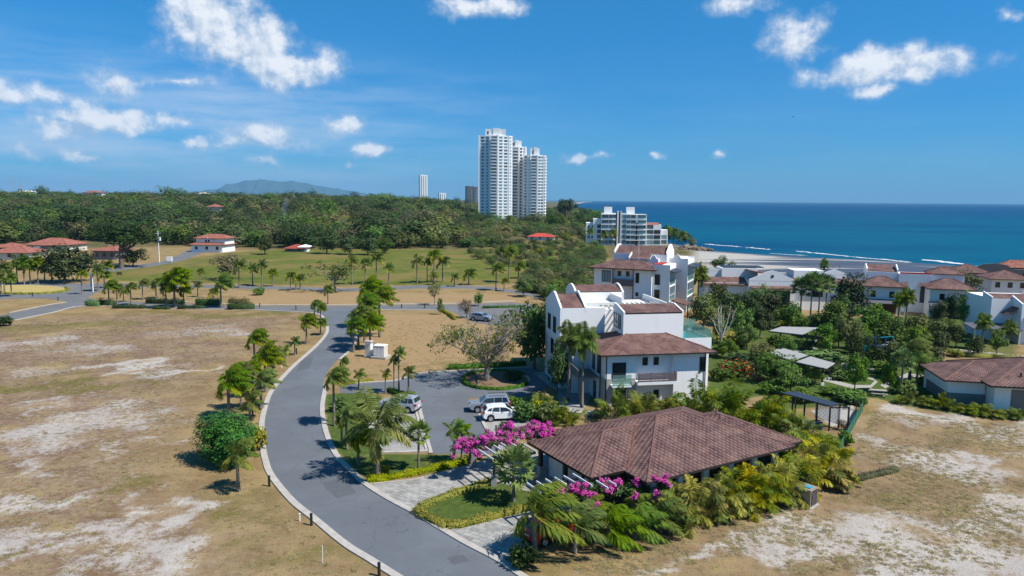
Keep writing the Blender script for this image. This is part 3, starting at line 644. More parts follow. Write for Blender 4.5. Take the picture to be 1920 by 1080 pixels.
# distant mountain
rng = np.random.default_rng(4); pf = [(385, 365), (410, 355), (440, 344), (470, 338), (495, 337), (520, 341), (550, 340), (575, 344), (600, 349), (620, 352), (650, 357), (680, 362), (710, 368)]
Yd = 21000.; px_ = np.linspace(380, 712, 130); pz = np.interp(px_, [p[0] for p in pf], [p[1] for p in pf]); rows = []
tops = np.array([D(a, b2, Yd) for a, b2 in zip(px_, pz)])
for k, fz in enumerate(np.linspace(-1, 1, 41)):
    h = (tops[:, 2] + 6) * (1 - abs(fz) ** 1.3) * (1 + .16 * np.sin(px_ * .21 + fz * 9) * abs(fz) * (1 - abs(fz)) * 4 + .03 * rng.normal(size=len(px_)) * (abs(fz) > .02)) - 6
    rows.append(np.stack([tops[:, 0] + fz * 300 * np.sin(px_ * .05), Yd + fz * 2000 + 0 * px_, h], 1))
V = np.concatenate(rows); n_ = len(px_); i0 = (np.arange(40)[:, None] * n_ + np.arange(n_ - 1)[None]).ravel(); Q = np.stack([i0, i0 + 1, i0 + n_ + 1, i0 + n_], 1)
tag(link('mountain', np_mesh('mountain', [(V, Q, 0, 0)], [plain('mountain_forest', (.05, .075, .045), .95, .05, .3, .004)], True)), kind='structure')
# ------------------------------------------------------------------ roads and kerbs
def sheet(name, pts, z, mt, world=False):
    b = MB(); b.sheet(pts if world else pix(pts), z); return tag(b.build(name, MT[mt]), kind='structure')
LE = [(1000, 1240), (880, 1160), (748, 1077), (700, 1047), (653, 1018), (594, 970), (554, 938), (515, 891), (503, 860), (497, 828), (496, 798), (499, 776), (510, 740), (528, 715), (556, 685), (593, 652), (611, 632), (617, 618), (613, 602), (605, 592), (592, 587)]
RE = [(1180, 1240), (1060, 1140), (975, 1084), (930, 1053), (867, 1020), (813, 988), (770, 962), (720, 935), (677, 907), (657, 888), (629, 859), (612, 827), (602, 791), (600, 762), (605, 733), (609, 708), (625, 683), (647, 663), (659, 648), (666, 628), (668, 608), (676, 593), (692, 583)]
LEw = smooth_line(pix(LE), 5); REw = smooth_line(pix(RE), 5)
sheet('road', [tuple(p) for p in LEw] + [tuple(G(592, 580)[:2]), tuple(G(692, 578)[:2])] + [tuple(p) for p in REw[::-1]], .012, 'asphalt', True)
sheet('far_road', [(-60, 540), (-60, 527), (60, 529), (130, 531), (172, 532), (220, 531), (300, 532), (420, 535), (560, 538), (640, 541), (700, 539), (780, 535), (860, 535), (920, 538), (985, 547), (1020, 556), (1010, 560), (980, 553), (920, 543), (860, 541), (780, 541), (700, 546), (640, 546), (560, 543), (300, 539), (225, 539), (190, 545), (165, 557), (185, 564), (260, 566), (370, 571), (475, 574), (616, 574), (742, 572), (859, 571), (960, 567), (1010, 573), (1012, 600), (960, 612), (890, 606), (845, 583), (736, 580), (610, 586), (475, 580), (330, 578), (165, 573), (100, 585), (25, 600), (-60, 620), (-60, 606), (16, 588), (90, 573), (128, 567), (95, 560), (30, 560), (-60, 564)], .008, 'asphalt_far')
sheet('residential_lane', [(180, 512), (195, 502), (262, 496), (300, 491), (335, 478), (358, 466), (385, 466), (384, 472), (350, 486), (318, 494), (262, 503), (222, 508)], .01, 'asphalt_far')
sheet('parking_lot', [(636, 722), (700, 718), (745, 714), (785, 701), (860, 696), (1000, 690), (1042, 705), (1030, 724), (985, 743), (876, 746), (900, 777), (925, 830), (935, 851), (812, 851), (800, 830), (779, 745), (726, 737), (640, 738)], .016, 'asphalt')
sheet('parking_bay', [(690, 762), (781, 752), (806, 846), (716, 849), (690, 800)], .02, 'paver_bay')
sheet('parking_bay', [(898, 777), (990, 765), (1010, 800), (935, 851), (925, 830)], .02, 'paver_bay')
sheet('driveway', [(678, 906), (700, 906), (780, 897), (880, 872), (960, 850), (1030, 850), (1120, 880), (1080, 915), (1000, 925), (930, 903), (800, 946), (778, 958), (770, 961)], .02, 'paver')
sheet('driveway', [(815, 987), (862, 992), (1000, 955), (1070, 930), (1075, 985), (990, 1022), (948, 1050), (931, 1052)], .02, 'paver')
sheet('path', [(1000, 700), (1030, 695), (1110, 740), (1090, 775), (1050, 770), (1045, 735)], .02, 'paver')
for pts in ([(1450, 655), (1480, 648), (1530, 652), (1545, 660), (1520, 672), (1560, 678), (1640, 690), (1640, 698), (1560, 690), (1500, 676), (1450, 668)], [(1650, 722), (1700, 700), (1770, 708), (1770, 713), (1705, 706), (1660, 728)], [(1780, 655), (1800, 655), (1920, 667), (1920, 674), (1810, 662), (1780, 661)], [(1600, 632), (1625, 628), (1680, 645), (1668, 650)], [(1545, 708), (1600, 722), (1632, 722), (1640, 714), (1620, 708), (1634, 708), (1646, 716), (1634, 727), (1596, 728), (1540, 713)], [(1520, 770), (1600, 760), (1610, 790), (1560, 800)]):
    sheet('path', pts, .014, 'concrete_old')
m_soil = plain('soil', lin(126, 104, 84)[:3], .95, .1, .35, 2); MT['soil'] = m_soil
def ellpix(px, py, rx, ry, n=36):
    return [tuple(G(px + rx * math.cos(a), py + ry * math.sin(a))[:2]) for a in np.linspace(0, 2 * math.pi, n, endpoint=False)]
def ribbon(name, line, w, z0, z1, mt, label=None, closed=False):
    L = [np.array(p[:2]) for p in line]; L = L + [L[0]] if closed else L; A = offset(L, w / 2); B = offset(L, -w / 2); b = MB(); n = len(L)
    vs = [(*p, z0) for p in A] + [(*p, z1) for p in A] + [(*p, z1) for p in B] + [(*p, z0) for p in B]; fs = []
    for i in range(n - 1):
        for k in range(3): fs.append((k * n + i, k * n + i + 1, (k + 1) * n + i + 1, (k + 1) * n + i))
    b.add(vs, fs); o = b.build(name, MT[mt]); tag(o, label, 'kerb' if label else None, None, 'structure'); return o
ribbon('kerb', offset(LEw, .28), .56, -.05, .1, 'concrete'); ribbon('kerb', offset(REw[:int(len(REw) * .66)], -.26), .52, -.05, .09, 'concrete'); ribbon('kerb', offset(REw[int(len(REw) * .74):], -.22), .44, -.05, .09, 'concrete')
for pts, wd in [([(300, 563), (370, 568), (475, 571.5), (560, 572), (616, 572), (700, 571), (742, 570.5), (800, 570), (859, 569), (918, 566.5), (965, 564)], .7), ([(475, 581), (540, 584.5), (596, 587.5)], .4), ([(692, 582), (736, 581), (835, 582)], .4), ([(640, 721), (660, 719), (700, 717), (743, 713.5), (785, 700.5), (856, 695.5), (930, 692), (998, 689)], .4), ([(781, 745), (790, 780), (798, 815), (808, 851)], .4), ([(775, 751), (784, 785), (795, 826), (801, 845)], .3), ([(899, 778), (907, 795), (915, 810), (926, 832)], .35), ([(716, 849), (760, 848), (804, 846)], .35), ([(700, 908), (780, 899), (880, 874), (905, 867)], .14), ([(26, 601), (100, 586), (164, 573.5), (330, 579), (475, 581)], .4), ([(16, 587), (90, 572), (124, 567)], .4)]:
    ribbon('kerb', smooth_line(pix(pts), 4), wd, -.05, .11, 'concrete')
pl = ellpix(930, 714, 62, 17.5); b = MB(); b.prism(pl, 0, .13); tag(b.build('traffic_island', MT['soil']), kind='structure'); ribbon('kerb', pl, .3, -.05, .17, 'concrete', closed=True)
isl = ellpix(40, 543.5, 88, 8.5); b = MB(); b.prism(isl, -.05, .12); MT['dry_lawn'] = plain('dry_lawn', lin(170, 152, 96)[:3], .95, .1, .25, .5); tag(b.build('traffic_island', MT['dry_lawn']), kind='structure'); ribbon('kerb', isl, .3, -.05, .16, 'concrete', closed=True)
MT['asphalt_patch'] = asphaltmat('asphalt_patch', (.098, .106, .116), .2)
sheet('road_patch', [(604, 905), (640, 897), (655, 908), (668, 925), (632, 934), (612, 918)], .015, 'asphalt_patch'); sheet('road_patch', [(565, 672), (588, 668), (580, 690), (556, 698)], .015, 'asphalt_patch'); sheet('road_patch', [(838, 1046), (868, 1040), (880, 1052), (850, 1060)], .015, 'asphalt_patch')
sheet('manhole_cover', ellpix(800, 1040, 8.5, 4), .018, 'wood')
# ------------------------------------------------------------------ buildings
WCACHE = {}
FACE = dict(f=0., r=R(90), b=R(180), l=R(-90))
def win_mesh(w, h, style):
    k = (round(w, 2), round(h, 2), style)
    if k in WCACHE: return WCACHE[k]
    fr = MB(); t = .07; o = -.07; fm = 'dark'
    fr.box(-w / 2, o, 0, -w / 2 + t, .0, h); fr.box(w / 2 - t, o, 0, w / 2, .0, h); fr.box(-w / 2 + t, o, 0, w / 2 - t, 0, t); fr.box(-w / 2 + t, o, h - t, w / 2 - t, 0, h)
    if style in ('door', 'slider') or w > 1.3:
        n = max(1, int(w / 1.0))
        for i in range(1, n + 1):
            x = -w / 2 + w * i / (n + 1); fr.box(x - .03, o + .004, t, x + .03, -.005, h - t)
    pn = MB(); pn.box(-w / 2 + t, -.03, t, w / 2 - t, -.006, h - t)
    gl = {'teal': 'glass_teal', 'slider': 'glass_teal', 'wood': 'door_wood'}.get(style, 'glass')
    WCACHE[k] = (fr.mesh('window_frame', MT[fm]), pn.mesh('window_pane', MT[gl])); return WCACHE[k]
def win(root, face, a, z, w, h, plane, style='win', name=None):
    fm, pm = win_mesh(w, h, style); pos = {'f': (a, plane, z), 'b': (a, plane, z), 'l': (plane, a, z), 'r': (plane, a, z)}[face]
    o = link(name or ('door' if style in ('door', 'wood') else 'window'), fm, root, pos); o.rotation_euler = (0, 0, FACE[face]); link('pane' if style != 'wood' else 'door_panel', pm, o); return o
def hip(mb, x0, y0, x1, y1, z, h, fasc=.2, cap=.07, m0=0, m1=1, m2=2):
    w, d = x1 - x0, y1 - y0
    if w >= d: a, b = (x0 + d / 2, (y0 + y1) / 2, z + h), (x1 - d / 2, (y0 + y1) / 2, z + h)
    else: a, b = ((x0 + x1) / 2, y0 + w / 2, z + h), ((x0 + x1) / 2, y1 - w / 2, z + h)
    c = [(x0, y0, z), (x1, y0, z), (x1, y1, z), (x0, y1, z)]
    if w >= d: mb.quad(c[0], c[1], b, a, m=m0); mb.quad(c[1], c[2], b, m=m0); mb.quad(c[2], c[3], a, b, m=m0); mb.quad(c[3], c[0], a, m=m0); hp = [(0, a), (3, a), (1, b), (2, b)]
    else: mb.quad(c[0], c[1], a, m=m0); mb.quad(c[1], c[2], b, a, m=m0); mb.quad(c[2], c[3], b, m=m0); mb.quad(c[3], c[0], a, b, m=m0); hp = [(0, a), (1, a), (2, b), (3, b)]
    lo = [(p[0], p[1], z - fasc) for p in c]
    for i in range(4): j = (i + 1) % 4; mb.quad(lo[i], lo[j], c[j], c[i], m=m1)
    mb.quad(lo[3], lo[2], lo[1], lo[0], m=m1)
    if cap:
        for i, q in hp: mb.tube([c[i], q], cap, 5, m2)
        if (Vector(a) - Vector(b)).length > .3: mb.tube([a, b], cap, 5, m2)
    return mb
def shed(mb, x0, y0, x1, y1, z0, z1, t=.14, side='f', m0=0, m1=1):
    """single slope falling to one side ('f' low at y0, 'l','r','b')"""
    Z = dict(f=(z0, z0, z1, z1), b=(z1, z1, z0, z0), l=(z0, z1, z1, z0), r=(z1, z0, z0, z1))[side]
    c = [(x0, y0, Z[0]), (x1, y0, Z[1]), (x1, y1, Z[2]), (x0, y1, Z[3])]; lo = [(p[0], p[1], p[2] - t) for p in c]
    mb.quad(*c, m=m0); mb.quad(*lo[::-1], m=m1)
    for i in range(4): j = (i + 1) % 4; mb.quad(lo[i], lo[j], c[j], c[i], m=m1)
    return mb
def gable_wall(mb, pts, thick, axis, pos, m=0):
    """profile (a,z) extruded by thick: axis 'x' means the wall lies in the y-z plane at x=pos"""
    n = len(pts)
    if axis == 'x': A = [(pos, a, z) for a, z in pts]; B = [(pos + thick, a, z) for a, z in pts]
    else: A = [(a, pos, z) for a, z in pts]; B = [(a, pos + thick, z) for a, z in pts]
    fl = axis == 'x'
    tri = [list(t) for t in tessellate_polygon([[Vector((a, z, 0)) for a, z in pts]])]
    def ori(t): A_, B_, C_ = [pts[i] for i in t]; return (B_[0] - A_[0]) * (C_[1] - A_[1]) - (B_[1] - A_[1]) * (C_[0] - A_[0]) > 0
    ccw = sum(pts[i][0] * pts[(i + 1) % n][1] - pts[(i + 1) % n][0] * pts[i][1] for i in range(n)) > 0
    # front face normal is -y for axis y (ccw in x,z) and -x for axis x (cw in y,z)
    mb.add(A, [(t if ori(t) != fl else t[::-1]) for t in tri], m); mb.add(B, [(t if ori(t) == fl else t[::-1]) for t in tri], m)
    fs = [(i, (i + 1) % n, n + (i + 1) % n, n + i) for i in range(n)]
    if ccw != fl: fs = [f[::-1] for f in fs]
    mb.add(A + B, fs, m); return mb
def arc(a0, a1, z, rise, n=12): return [(a0 + (a1 - a0) * i / n, z + rise * math.sin(math.pi * i / n)) for i in range(n + 1)]
TILE = [MT['tile'], MT['fascia'], MT['ridge']]; TPINK = [MT['tile_pink'], MT['fascia'], MT['ridge']]; TRED = [MT['tile_red'], MT['fascia'], MT['tile_red']]; TFAR = [MT['tile_far'], MT['fascia'], MT['ridge']]
# ---- clubhouse
ca = R(29.92)
club = empty('clubhouse', (10.23, 51.03, 0), ca, 'low clubhouse with a broad brown hipped tile roof behind the yellow palms', 'house')
W, DP = 16.58, 13.7
b = MB(); b.box(1.1, 1.1, -.05, W - 1.1, DP - 1.1, 2.78); b.box(W - 1.1, 1.6, -.05, W + .8, 9.9, 2.78); b.build('wall', MT['grey_wall'], club)
for x in (1.6, 4.2, 7.0, 9.8, 12.6, 15.2): b = MB(); b.box(x - .28, .82, -.05, x + .28, 1.1, 2.78); b.build('pilaster', MT['white'], club)
b = MB(); hip(b, 0, 0, W, DP, 3.0, 2.3); rf = b.build('roof', TILE, club)
b = MB(); hip(b, 8.4, .6, W + 1.8, 11, 2.98, 1.75); b.build('wing_roof', TILE, club)
# porte-cochere roof: corners surveyed
iv = Matrix.Rotation(-ca, 3, 'Z')
def lc(px, py, z): v = iv @ (Vector(G(px, py, z)) - Vector((10.23, 51.03, 0))); return v
A_, B_, C_ = lc(989, 827.5, 3.05), lc(1107, 896.5, 3.05), lc(1147, 888, 3.05)
xa = (A_.x + B_.x) / 2; ya, yb = A_.y, B_.y; hw = (ya - yb) / 2; slope = .336
b = MB(); apx = (xa + hw, (ya + yb) / 2, 3.05 + hw * slope); xe = apx[2]; xin = (apx[2] - 3.0) / .336
p0, p1 = (xa, yb, 3.05), (xa, ya, 3.05); xr_ = .35
ridge_e = (max(xin + .2, apx[0] + .4), apx[1], apx[2])
b.quad(p1, p0, apx, m=0); b.quad(p0, (xr_, yb, 3.05), ridge_e, apx, m=0); b.quad((xr_, ya, 3.05), p1, apx, ridge_e, m=0)
for q, s in ((p0, (xr_, yb, 3.05)), (p1, p0), ((xr_, ya, 3.05), p1)): b.quad((s[0], s[1], 2.84), (q[0], q[1], 2.84), q, s, m=1); b.quad(q, (q[0], q[1], 2.84), (s[0], s[1], 2.84), s, m=1)
b.quad((xa, yb, 2.84), (xa, ya, 2.84), (xr_, ya, 2.84), (xr_, yb, 2.84), m=1)
for q in (p0, p1): b.tube([q, apx], .1, 5, 2)
b.tube([apx, ridge_e], .1, 5, 2); b.tube([(xr_, yb, 3.09), (ridge_e[0], ridge_e[1], ridge_e[2] + .03)], .07, 5, 3)
b.build('porch_roof', TILE + [plain('copper_flashing', lin(140, 86, 68)[:3], .6, .4, .2)], club)
for yy in (yb + .9, (ya + yb) / 2, ya - .9):
    b = MB(); b.box(xa + .7, yy - .16, 1.0, xa + 1.02, yy + .16, 2.84); b.box(xa + .6, yy - .28, 0, xa + 1.14, yy + .28, 1., 1); b.build('porch_post', [MT['dark'], MT['stone']], club)
b = MB(); b.box(-1.6, yb + 2.6, .0, -1.4, ya - 1., 2.6); b.build('porch_wall', MT['white'], club)
for i, x in enumerate((2.9, 5.6, 8.4, 11.2, 13.9)): win(club, 'f', x, .5, 1.9, 2.0, 1.1, 'slider' if i == 9 else 'win')
for y in (3.4, 6.6, 9.8): win(club, 'l', y, .1, 2.2, 2.4, 1.1, 'door')
win(club, 'r', 4.5, .7, 1.6, 1.5, W + .8); win(club, 'r', 7.6, .7, 1.6, 1.5, W + .8)
# pergolas at the porch: two frames of pale bars beyond the roof edge
def pergola(label, beam_px, rail, posts, z=2.9):
    o = empty('pergola', G(*posts[0], 0), 0, label, 'pergola'); base = Vector(o.location)
    for (a, c) in beam_px:
        m_ = MB(); m_.bar(Vector(G(*a, z)) - base, Vector(G(*c, z)) - base, .09, .16); m_.build('rafter', MT['steel'], o)
    m_ = MB(); m_.bar(Vector(G(*rail[0], z - .14)) - base, Vector(G(*rail[1], z - .14)) - base, .16, .18); m_.build('beam', MT['dark'], o)
    for p in posts:
        q = Vector(G(*p, 0)) - base; m_ = MB(); m_.box(q.x - .11, q.y - .11, .9, q.x + .11, q.y + .11, z - .2); m_.build('post', MT['dark'], o)
        m_ = MB(); m_.box(q.x - .24, q.y - .24, -.02, q.x + .24, q.y + .24, .9); m_.build('post_base', MT['stone'], o)
pergola('upper pergola of pale rafters carrying magenta bougainvillea at the porch', [((895, 842), (925, 862)), ((905, 835), (941, 859)), ((920, 832), (947, 849)), ((935, 829), (974, 853)), ((959, 832), (990, 850)), ((978, 831), (1006, 848))], ((918, 864), (1004, 849)), [(926, 910), (888, 868)])
pergola('lower pergola of pale rafters beside the round fan palm', [((988, 906), (1014, 924)), ((1006, 903), (1026, 916)), ((1023, 899), (1047, 914)), ((1040, 896), (1062, 909)), ((1057, 893), (1084, 909)), ((1074, 889), (1110, 911)), ((1118, 902), (1140, 916)), ((1135, 898), (1155, 910))], ((996, 915), (1085, 897)), [(1004, 958), (1092, 946)])
# ---- front condominium
c1a = R(10); c1 = empty('apartment_block', (10.88, 80.39, 0), c1a, 'white stepped apartment block with brown tile roofs and a small roof pool', 'building')
lx = lambda px: (px - 1130) * .0618
lz = lambda py, Y=81.: float(D(1200, py, Y)[2])
b = MB(); b.box(0, .0, 0, 3.7, 9, 6.2); b.box(3.7, .7, 0, 8.4, 9, 6.2); b.box(8.4, 0, 0, 12.4, 9, 6.2); b.box(-2.2, 6.5, 0, 0, 9, 6.2)
b.box(-3.2, 9, 0, 11, 17.5, 10.0); b.box(1.2, 17.5, 0, 8, 23, 11.2); b.build('wall', MT['white'], c1)
b = MB(); b.box(-.05, -.06, -.02, 3.65, -.004, 3.4); b.box(3.2, -.1, -.02, 3.72, -.06, 3.0); b.box(-.06, -.06, -.02, -.004, 2.2, 3.4); b.build('stone_facing', MT['stone'], c1)
b = MB(); hip(b, -.9, -.9, 13.3, 10.2, 6.42, 1.85, .18, .08); b.build('roof', TPINK, c1)
b = MB(); b.box(3.3, 3.7, 6.6, 11.0, 7.6, 10.3); b.build('penthouse_wall', MT['white'], c1)
b = MB()
for xx in (3.3, 10.8): b = MB(); gable_wall(b, [(3.702, 10.31), (7.6, 10.31), (7.6, 11.2), (6.4, 11.2), (3.702, 10.62)], .2, 'x', xx); b.build('parapet', MT['white'], c1)
b = MB(); shed(b, 3.52, 3.72, 10.78, 6.6, 10.5, 11.15, .16, 'f'); b.build('penthouse_roof', TPINK, c1)
# left rear gable wing
prof = [(8.2, 6.0), (16.2, 6.0), (16.2, 10.7), (15.0, 11.2), (12.9, 12.05), (12.0, 12.25), (11.2, 12.05), (9.2, 11.1), (8.2, 10.6)]
b = MB(); b.box(-3.18, 8.22, 5.9, 2.4, 8.98, 10.5); gable_wall(b, prof, .25, 'x', -3.45); gable_wall(b, [p for p in prof if p[1] > 6.5] [::1] + [(8.2, 9.95), (16.2, 9.95)][:0], .22, 'x', -.2) if False else None
gable_wall(b, [(8.2, 10.02), (16.2, 10.02), (16.2, 10.7), (15.0, 11.2), (12.9, 12.05), (12.0, 12.25), (11.2, 12.05), (9.2, 11.1), (8.2, 10.6)], .22, 'x', -.25); b.build('gable', MT['white'], c1)
b = MB(); b.quad((-3.18, 8.3, 10.5), (-.27, 8.3, 10.5), (-.27, 11.9, 11.85), (-3.18, 11.9, 11.85), m=0); b.quad((-3.18, 12.0, 11.85), (-.27, 12.0, 11.85), (-.27, 16, 10.6), (-3.18, 16, 10.6), m=0); b.box(-3.1, 9.8, 10.98, -.35, 10.05, 11.05, 1); b.build('gable_roof', TPINK, c1)
b = MB(); b.box(-.0, 9.0, 10.01, 11.0, 17.4, 10.12); b.box(.2, 9.9, 10.12, 4.5, 10.1, 10.9); b.box(6.0, 12.5, 10.12, 6.2, 17.4, 11.1); b.box(10.75, 9.02, 10.12, 10.98, 17.4, 10.9); b.build('flat_roof', MT['white_worn'], c1)
b = MB(); P3 = [(17.5, 10.0), (23, 10.0)] + [(q[0], q[1]) for q in arc(23, 17.5, 11.2, 1.0, 14)]
for xx in (1.0, 7.8): b = MB(); gable_wall(b, P3, .25, 'x', xx); b.build('arched_parapet', MT['white'], c1)
b = MB(); shed(b, 1.26, 17.6, 7.78, 20.3, 11.3, 12.0, .1, 'f'); shed(b, 1.26, 20.35, 7.78, 22.9, 11.3, 12.0, .1, 'b'); b.build('rear_roof', TPINK, c1)
for i in range(13):
    m_ = MB(); x = 2.3 + i * .66; m_.box(x, 7.65 if x > 3.2 else 8.99, 10.46, x + .1, 11.6, 10.66); m_.build('pergola_beam', MT['cream'], c1)
win(c1, 'l', 5.9, 8.35, 2.6, 1.75, 3.3, 'slider')
win(c1, 'f', (lx(1143.6) + lx(1170)) / 2, lz(714), 1.65, lz(679) - lz(714), -.0, 'door'); win(c1, 'f', lx(1212), lz(688.5), .62, .95, .7); win(c1, 'f', lx(1234), lz(688.5), .62, .95, .7)
win(c1, 'f', lx(1323), lz(701), .66, 1.75, 0); win(c1, 'f', lx(1236), .75, .66, .95, .7); win(c1, 'f', lx(1161), .1, 1.3, 2.2, -.06, 'door')
win(c1, 'r', 2.2, 3.6, 1.6, 2.1, 12.4, 'door'); win(c1, 'r', 6, 3.6, 1.6, 2.1, 12.4, 'door')
for y, z in ((2.6, 3.5), (4.6, 3.5), (4.0, .1), (7.6, .1)): win(c1, 'l', y, z, 1.0, 2.1, -.0 if y < 6 else -2.2, 'win')
for y, z in ((10.5, 3.6), (13.2, 3.6), (10.8, .1), (14, 6.9), (11, 6.9)): win(c1, 'l', y, z, 1.5, 2.1, -3.2 if z < 6 else -3.45, 'door')
b = MB(); b.box(.6, -.9, lz(722), 2.9, -.002, lz(719)); b.build('balcony_slab', MT['white'], c1)
b = MB(); b.box(.62, -.9, lz(719), 2.88, -.86, lz(699)); b.build('balcony_rail', MT['railglass'], c1)
b = MB(); b.box(3.72, -.75, lz(720), 8.38, .698, lz(714.5)); b.build('balcony_slab', MT['white'], c1)
b = MB()
for k in range(6): z = lz(713.5) + .17 * k; b.box(3.72, -.75, z, 8.5, -.7, z + .13)
for x in (3.8, 5.3, 6.9, 8.4): b.box(x, -.69, lz(714.5), x + .07, -.62, lz(713.5) + 1.05)
b.box(8.42, -.69, lz(713.5), 8.47, -.0, lz(713.5) + .98); b.build('balcony_rail', MT['rail'], c1)
for x, y in ((.1, -.1), (12.3, -.1), (-.1, 1.6)):
    m_ = MB(); m_.tube([(x, y, 0), (x, y, 6.1), (x, y - .55 if y < 0 else y, 6.3)], .06, 6); m_.build('downpipe', MT['dark'], c1)
b = MB(); b.box(-2.6, 2.4, 2.9, -.01, 8, 3.1); b.box(-2.6, 2.4, 3.1, -2.52, 8, 4.0); b.box(-2.5, 2.5, 0, -2.2, 2.8, 2.9); b.build('side_balcony', MT['grey_wall'], c1)
b = MB(); b.box(11.01, 3.3, 0, 14.3, 9.6, 6.9); b.box(11.01, 3.1, 5.9, 14.5, 3.3, 7.3); b.box(14.3, 3.3, 5.9, 14.5, 9.8, 7.3); b.build('pool_terrace', MT['white'], c1)
b = MB(); b.box(11.05, 3.32, 6.9, 14.28, 7.6, 7.15); b.build('plunge_pool', MT['pool'], c1)
b = MB(); b.box(11.05, 3.18, 7.3, 14.45, 3.22, 8.3); b.box(14.4, 3.22, 7.3, 14.44, 9.8, 8.3); b.box(11.05, 7.7, 6.9, 14.4, 7.74, 8.9); b.build('glass_rail', MT['railglass'], c1)
# ---- rear condominium
c2a = R(-25); c2 = empty('apartment_block', (17.5, 150.6, 0), c2a, 'tall white apartment block with stacked glass balconies, behind the one with a roof pool', 'building')
b = MB(); b.box(0, 0, 0, 4.2, 8, 9.7); b.box(4.2, .8, 0, 8.6, 8, 9.7); b.box(8.6, 0, 0, 12.4, 8, 9.7); b.box(1.8, 8, 0, 13.6, 15, 12.4); b.box(12.4, .8, 0, 14.4, 6.6, 10.9); b.box(12.4, 6.6, 0, 13.6, 8, 10.2); b.box(13.6, 8, 0, 13.9, 10.5, 10.2); b.box(13.6, 10.5, 0, 16.1, 18, 11.6)
b.box(9.8, 6.2, 9.7, 12.2, 7.9, 11.6); b.build('wall', MT['white'], c2)
b = MB(); hip(b, -1.1, -1.1, 13.4, 7.8, 9.9, 1.45, .2, .06); b.build('roof', TPINK, c2)
b = MB(); shed(b, 2.05, 8.1, 13.35, 11.5, 12.4, 14.0, .12, 'f'); shed(b, 2.05, 11.55, 13.35, 14.9, 12.4, 14.0, .12, 'b'); shed(b, 6.0, 6.0, 10.4, 8.05, 11.6, 12.42, .12, 'f'); b.box(6.0, 6.8, 10.8, 9.75, 7.9, 11.5, 1); b.build('upper_roof', [MT['tile_pink'], MT['white'], MT['ridge']], c2)
for xx, zz in ((1.8, 0), (13.38, .25)): b = MB(); gable_wall(b, [(8, 12.38), (15, 12.38), (15, 12.8), (12.4, 14.3 + zz), (10.6, 14.3 + zz), (8, 12.8)], .24, 'x', xx); b.build('parapet', MT['white'], c2)
b = MB(); gable_wall(b, [(5.9, 10.7), (8.1, 10.7), (8.1, 12.8), (7.6, 12.6), (5.9, 11.75)], .22, 'x', 5.75); b.build('parapet', MT['white'], c2)
b = MB(); gable_wall(b, [(10.2, 11.6), (12.2, 11.6)] + [(q[0], q[1]) for q in arc(11.9, 10.5, 11.6, .8, 8)], .3, 'y', 6.18); b.build('parapet', MT['white'], c2)
b = MB(); gable_wall(b, [(14.3, 11.6), (16.1, 11.6)] + [(q[0], q[1]) for q in arc(16.1, 14.3, 11.6, .9, 8)], .3, 'y', 10.48); b.build('parapet', MT['white'], c2)
b = MB(); b.box(12.45, .85, 10.91, 14.35, 6.4, 11.0); b.build('coping', MT['red_trim'], c2)
wz = lambda py: float(D(1170, py, 149.)[2])
win(c2, 'f', 2.7, wz(529), 2.0, wz(507.5) - wz(529), 0, 'slider'); win(c2, 'f', 5.3, wz(517.5), .75, 1.05, .8); win(c2, 'f', 7.1, wz(517.5), .75, 1.05, .8); win(c2, 'f', 9.4, wz(528), .75, 2.1, 0); win(c2, 'f', 9.4, 4.2, .6, .8, 0); win(c2, 'f', 6.2, 4.0, .6, .8, .8)
win(c2, 'l', 3, 6.6, 1.6, 2.1, 0)
b = MB(); b.box(4.22, -.5, wz(534.5), 8.58, .79, wz(531.5)); b.box(4.22, -.5, wz(531.5), 8.58, -.44, wz(522)); b.build('balcony_rail', MT['rail'], c2)
for x in (4.1, 8.55): m_ = MB(); m_.tube([(x, -.08, 0), (x, -.08, 9.6)], .09, 6); m_.build('downpipe', MT['dark'], c2)
for fl in range(3):
    z = .3 + fl * 3.2
    win(c2, 'r', 3.7, z, 4.6, 2.3, 14.4, 'slider'); win(c2, 'r', 9.3, z, 1.8, 2.3, 13.9, 'door'); win(c2, 'r', 14.4, z, 6.0, 2.3, 16.1, 'slider'); win(c2, 'f', 13.4, z, 1.1, 2.2, .8, 'door')
    for (x0, y0, y1) in ((14.4, 1.15, 6.25), (16.1, 10.85, 17.65)):
        b = MB(); b.box(x0 + .002, y0, z - .45, x0 + 1.5, y1, z - .1); b.build('balcony_slab', MT['white'], c2)
        b = MB(); b.box(x0 + 1.42, y0, z - .1, x0 + 1.47, y1, z + .95); b.build('balcony_rail', MT['railglass'], c2)
        b = MB(); b.box(x0 + 1.38, y0, z + .95, x0 + 1.5, y1, z + 1.02); b.build('handrail', MT['steel'], c2)
    b = MB(); shed(b, 13.91, 7.0, 15.6, 10.4, z + 2.35, z + 2.95, .1, 'r'); b.build('awning_roof', TPINK, c2)
for x0, y, zt in ((14.41, .8, 10.9), (14.41, 6.25, 10.9), (16.11, 10.5, 11.6), (16.11, 17.65, 11.6)): m_ = MB(); m_.box(x0, y, 0, x0 + 1.55, y + .35, zt); m_.build('pier', MT['white'], c2)
for y0, y1, x, z in ((1.15, 6.25, 14.4, 9.5), (10.85, 17.65, 16.1, 9.9)): b = MB(); b.box(x + .01, y0, z + .4, x + 1.5, y1, z + 1.35); b.build('balcony_slab', MT['white'], c2); b = MB(); shed(b, x + 1.56, y0 - .4, x + 3.0, y1 + .4, z - .1, z + .3, .12, 'r'); b.build('awning_roof', MT['metal_roof'], c2)
b = MB(); shed(b, 16.2, 1.5, 20.0, 6.2, 2.7, 3.6, .14, 'r'); b.box(16.5, 1.8, 0, 16.75, 2., 2.9, 1); b.box(19.5, 1.8, 0, 19.7, 2., 2.5, 1); b.build('porch_roof', TPINK, c2)
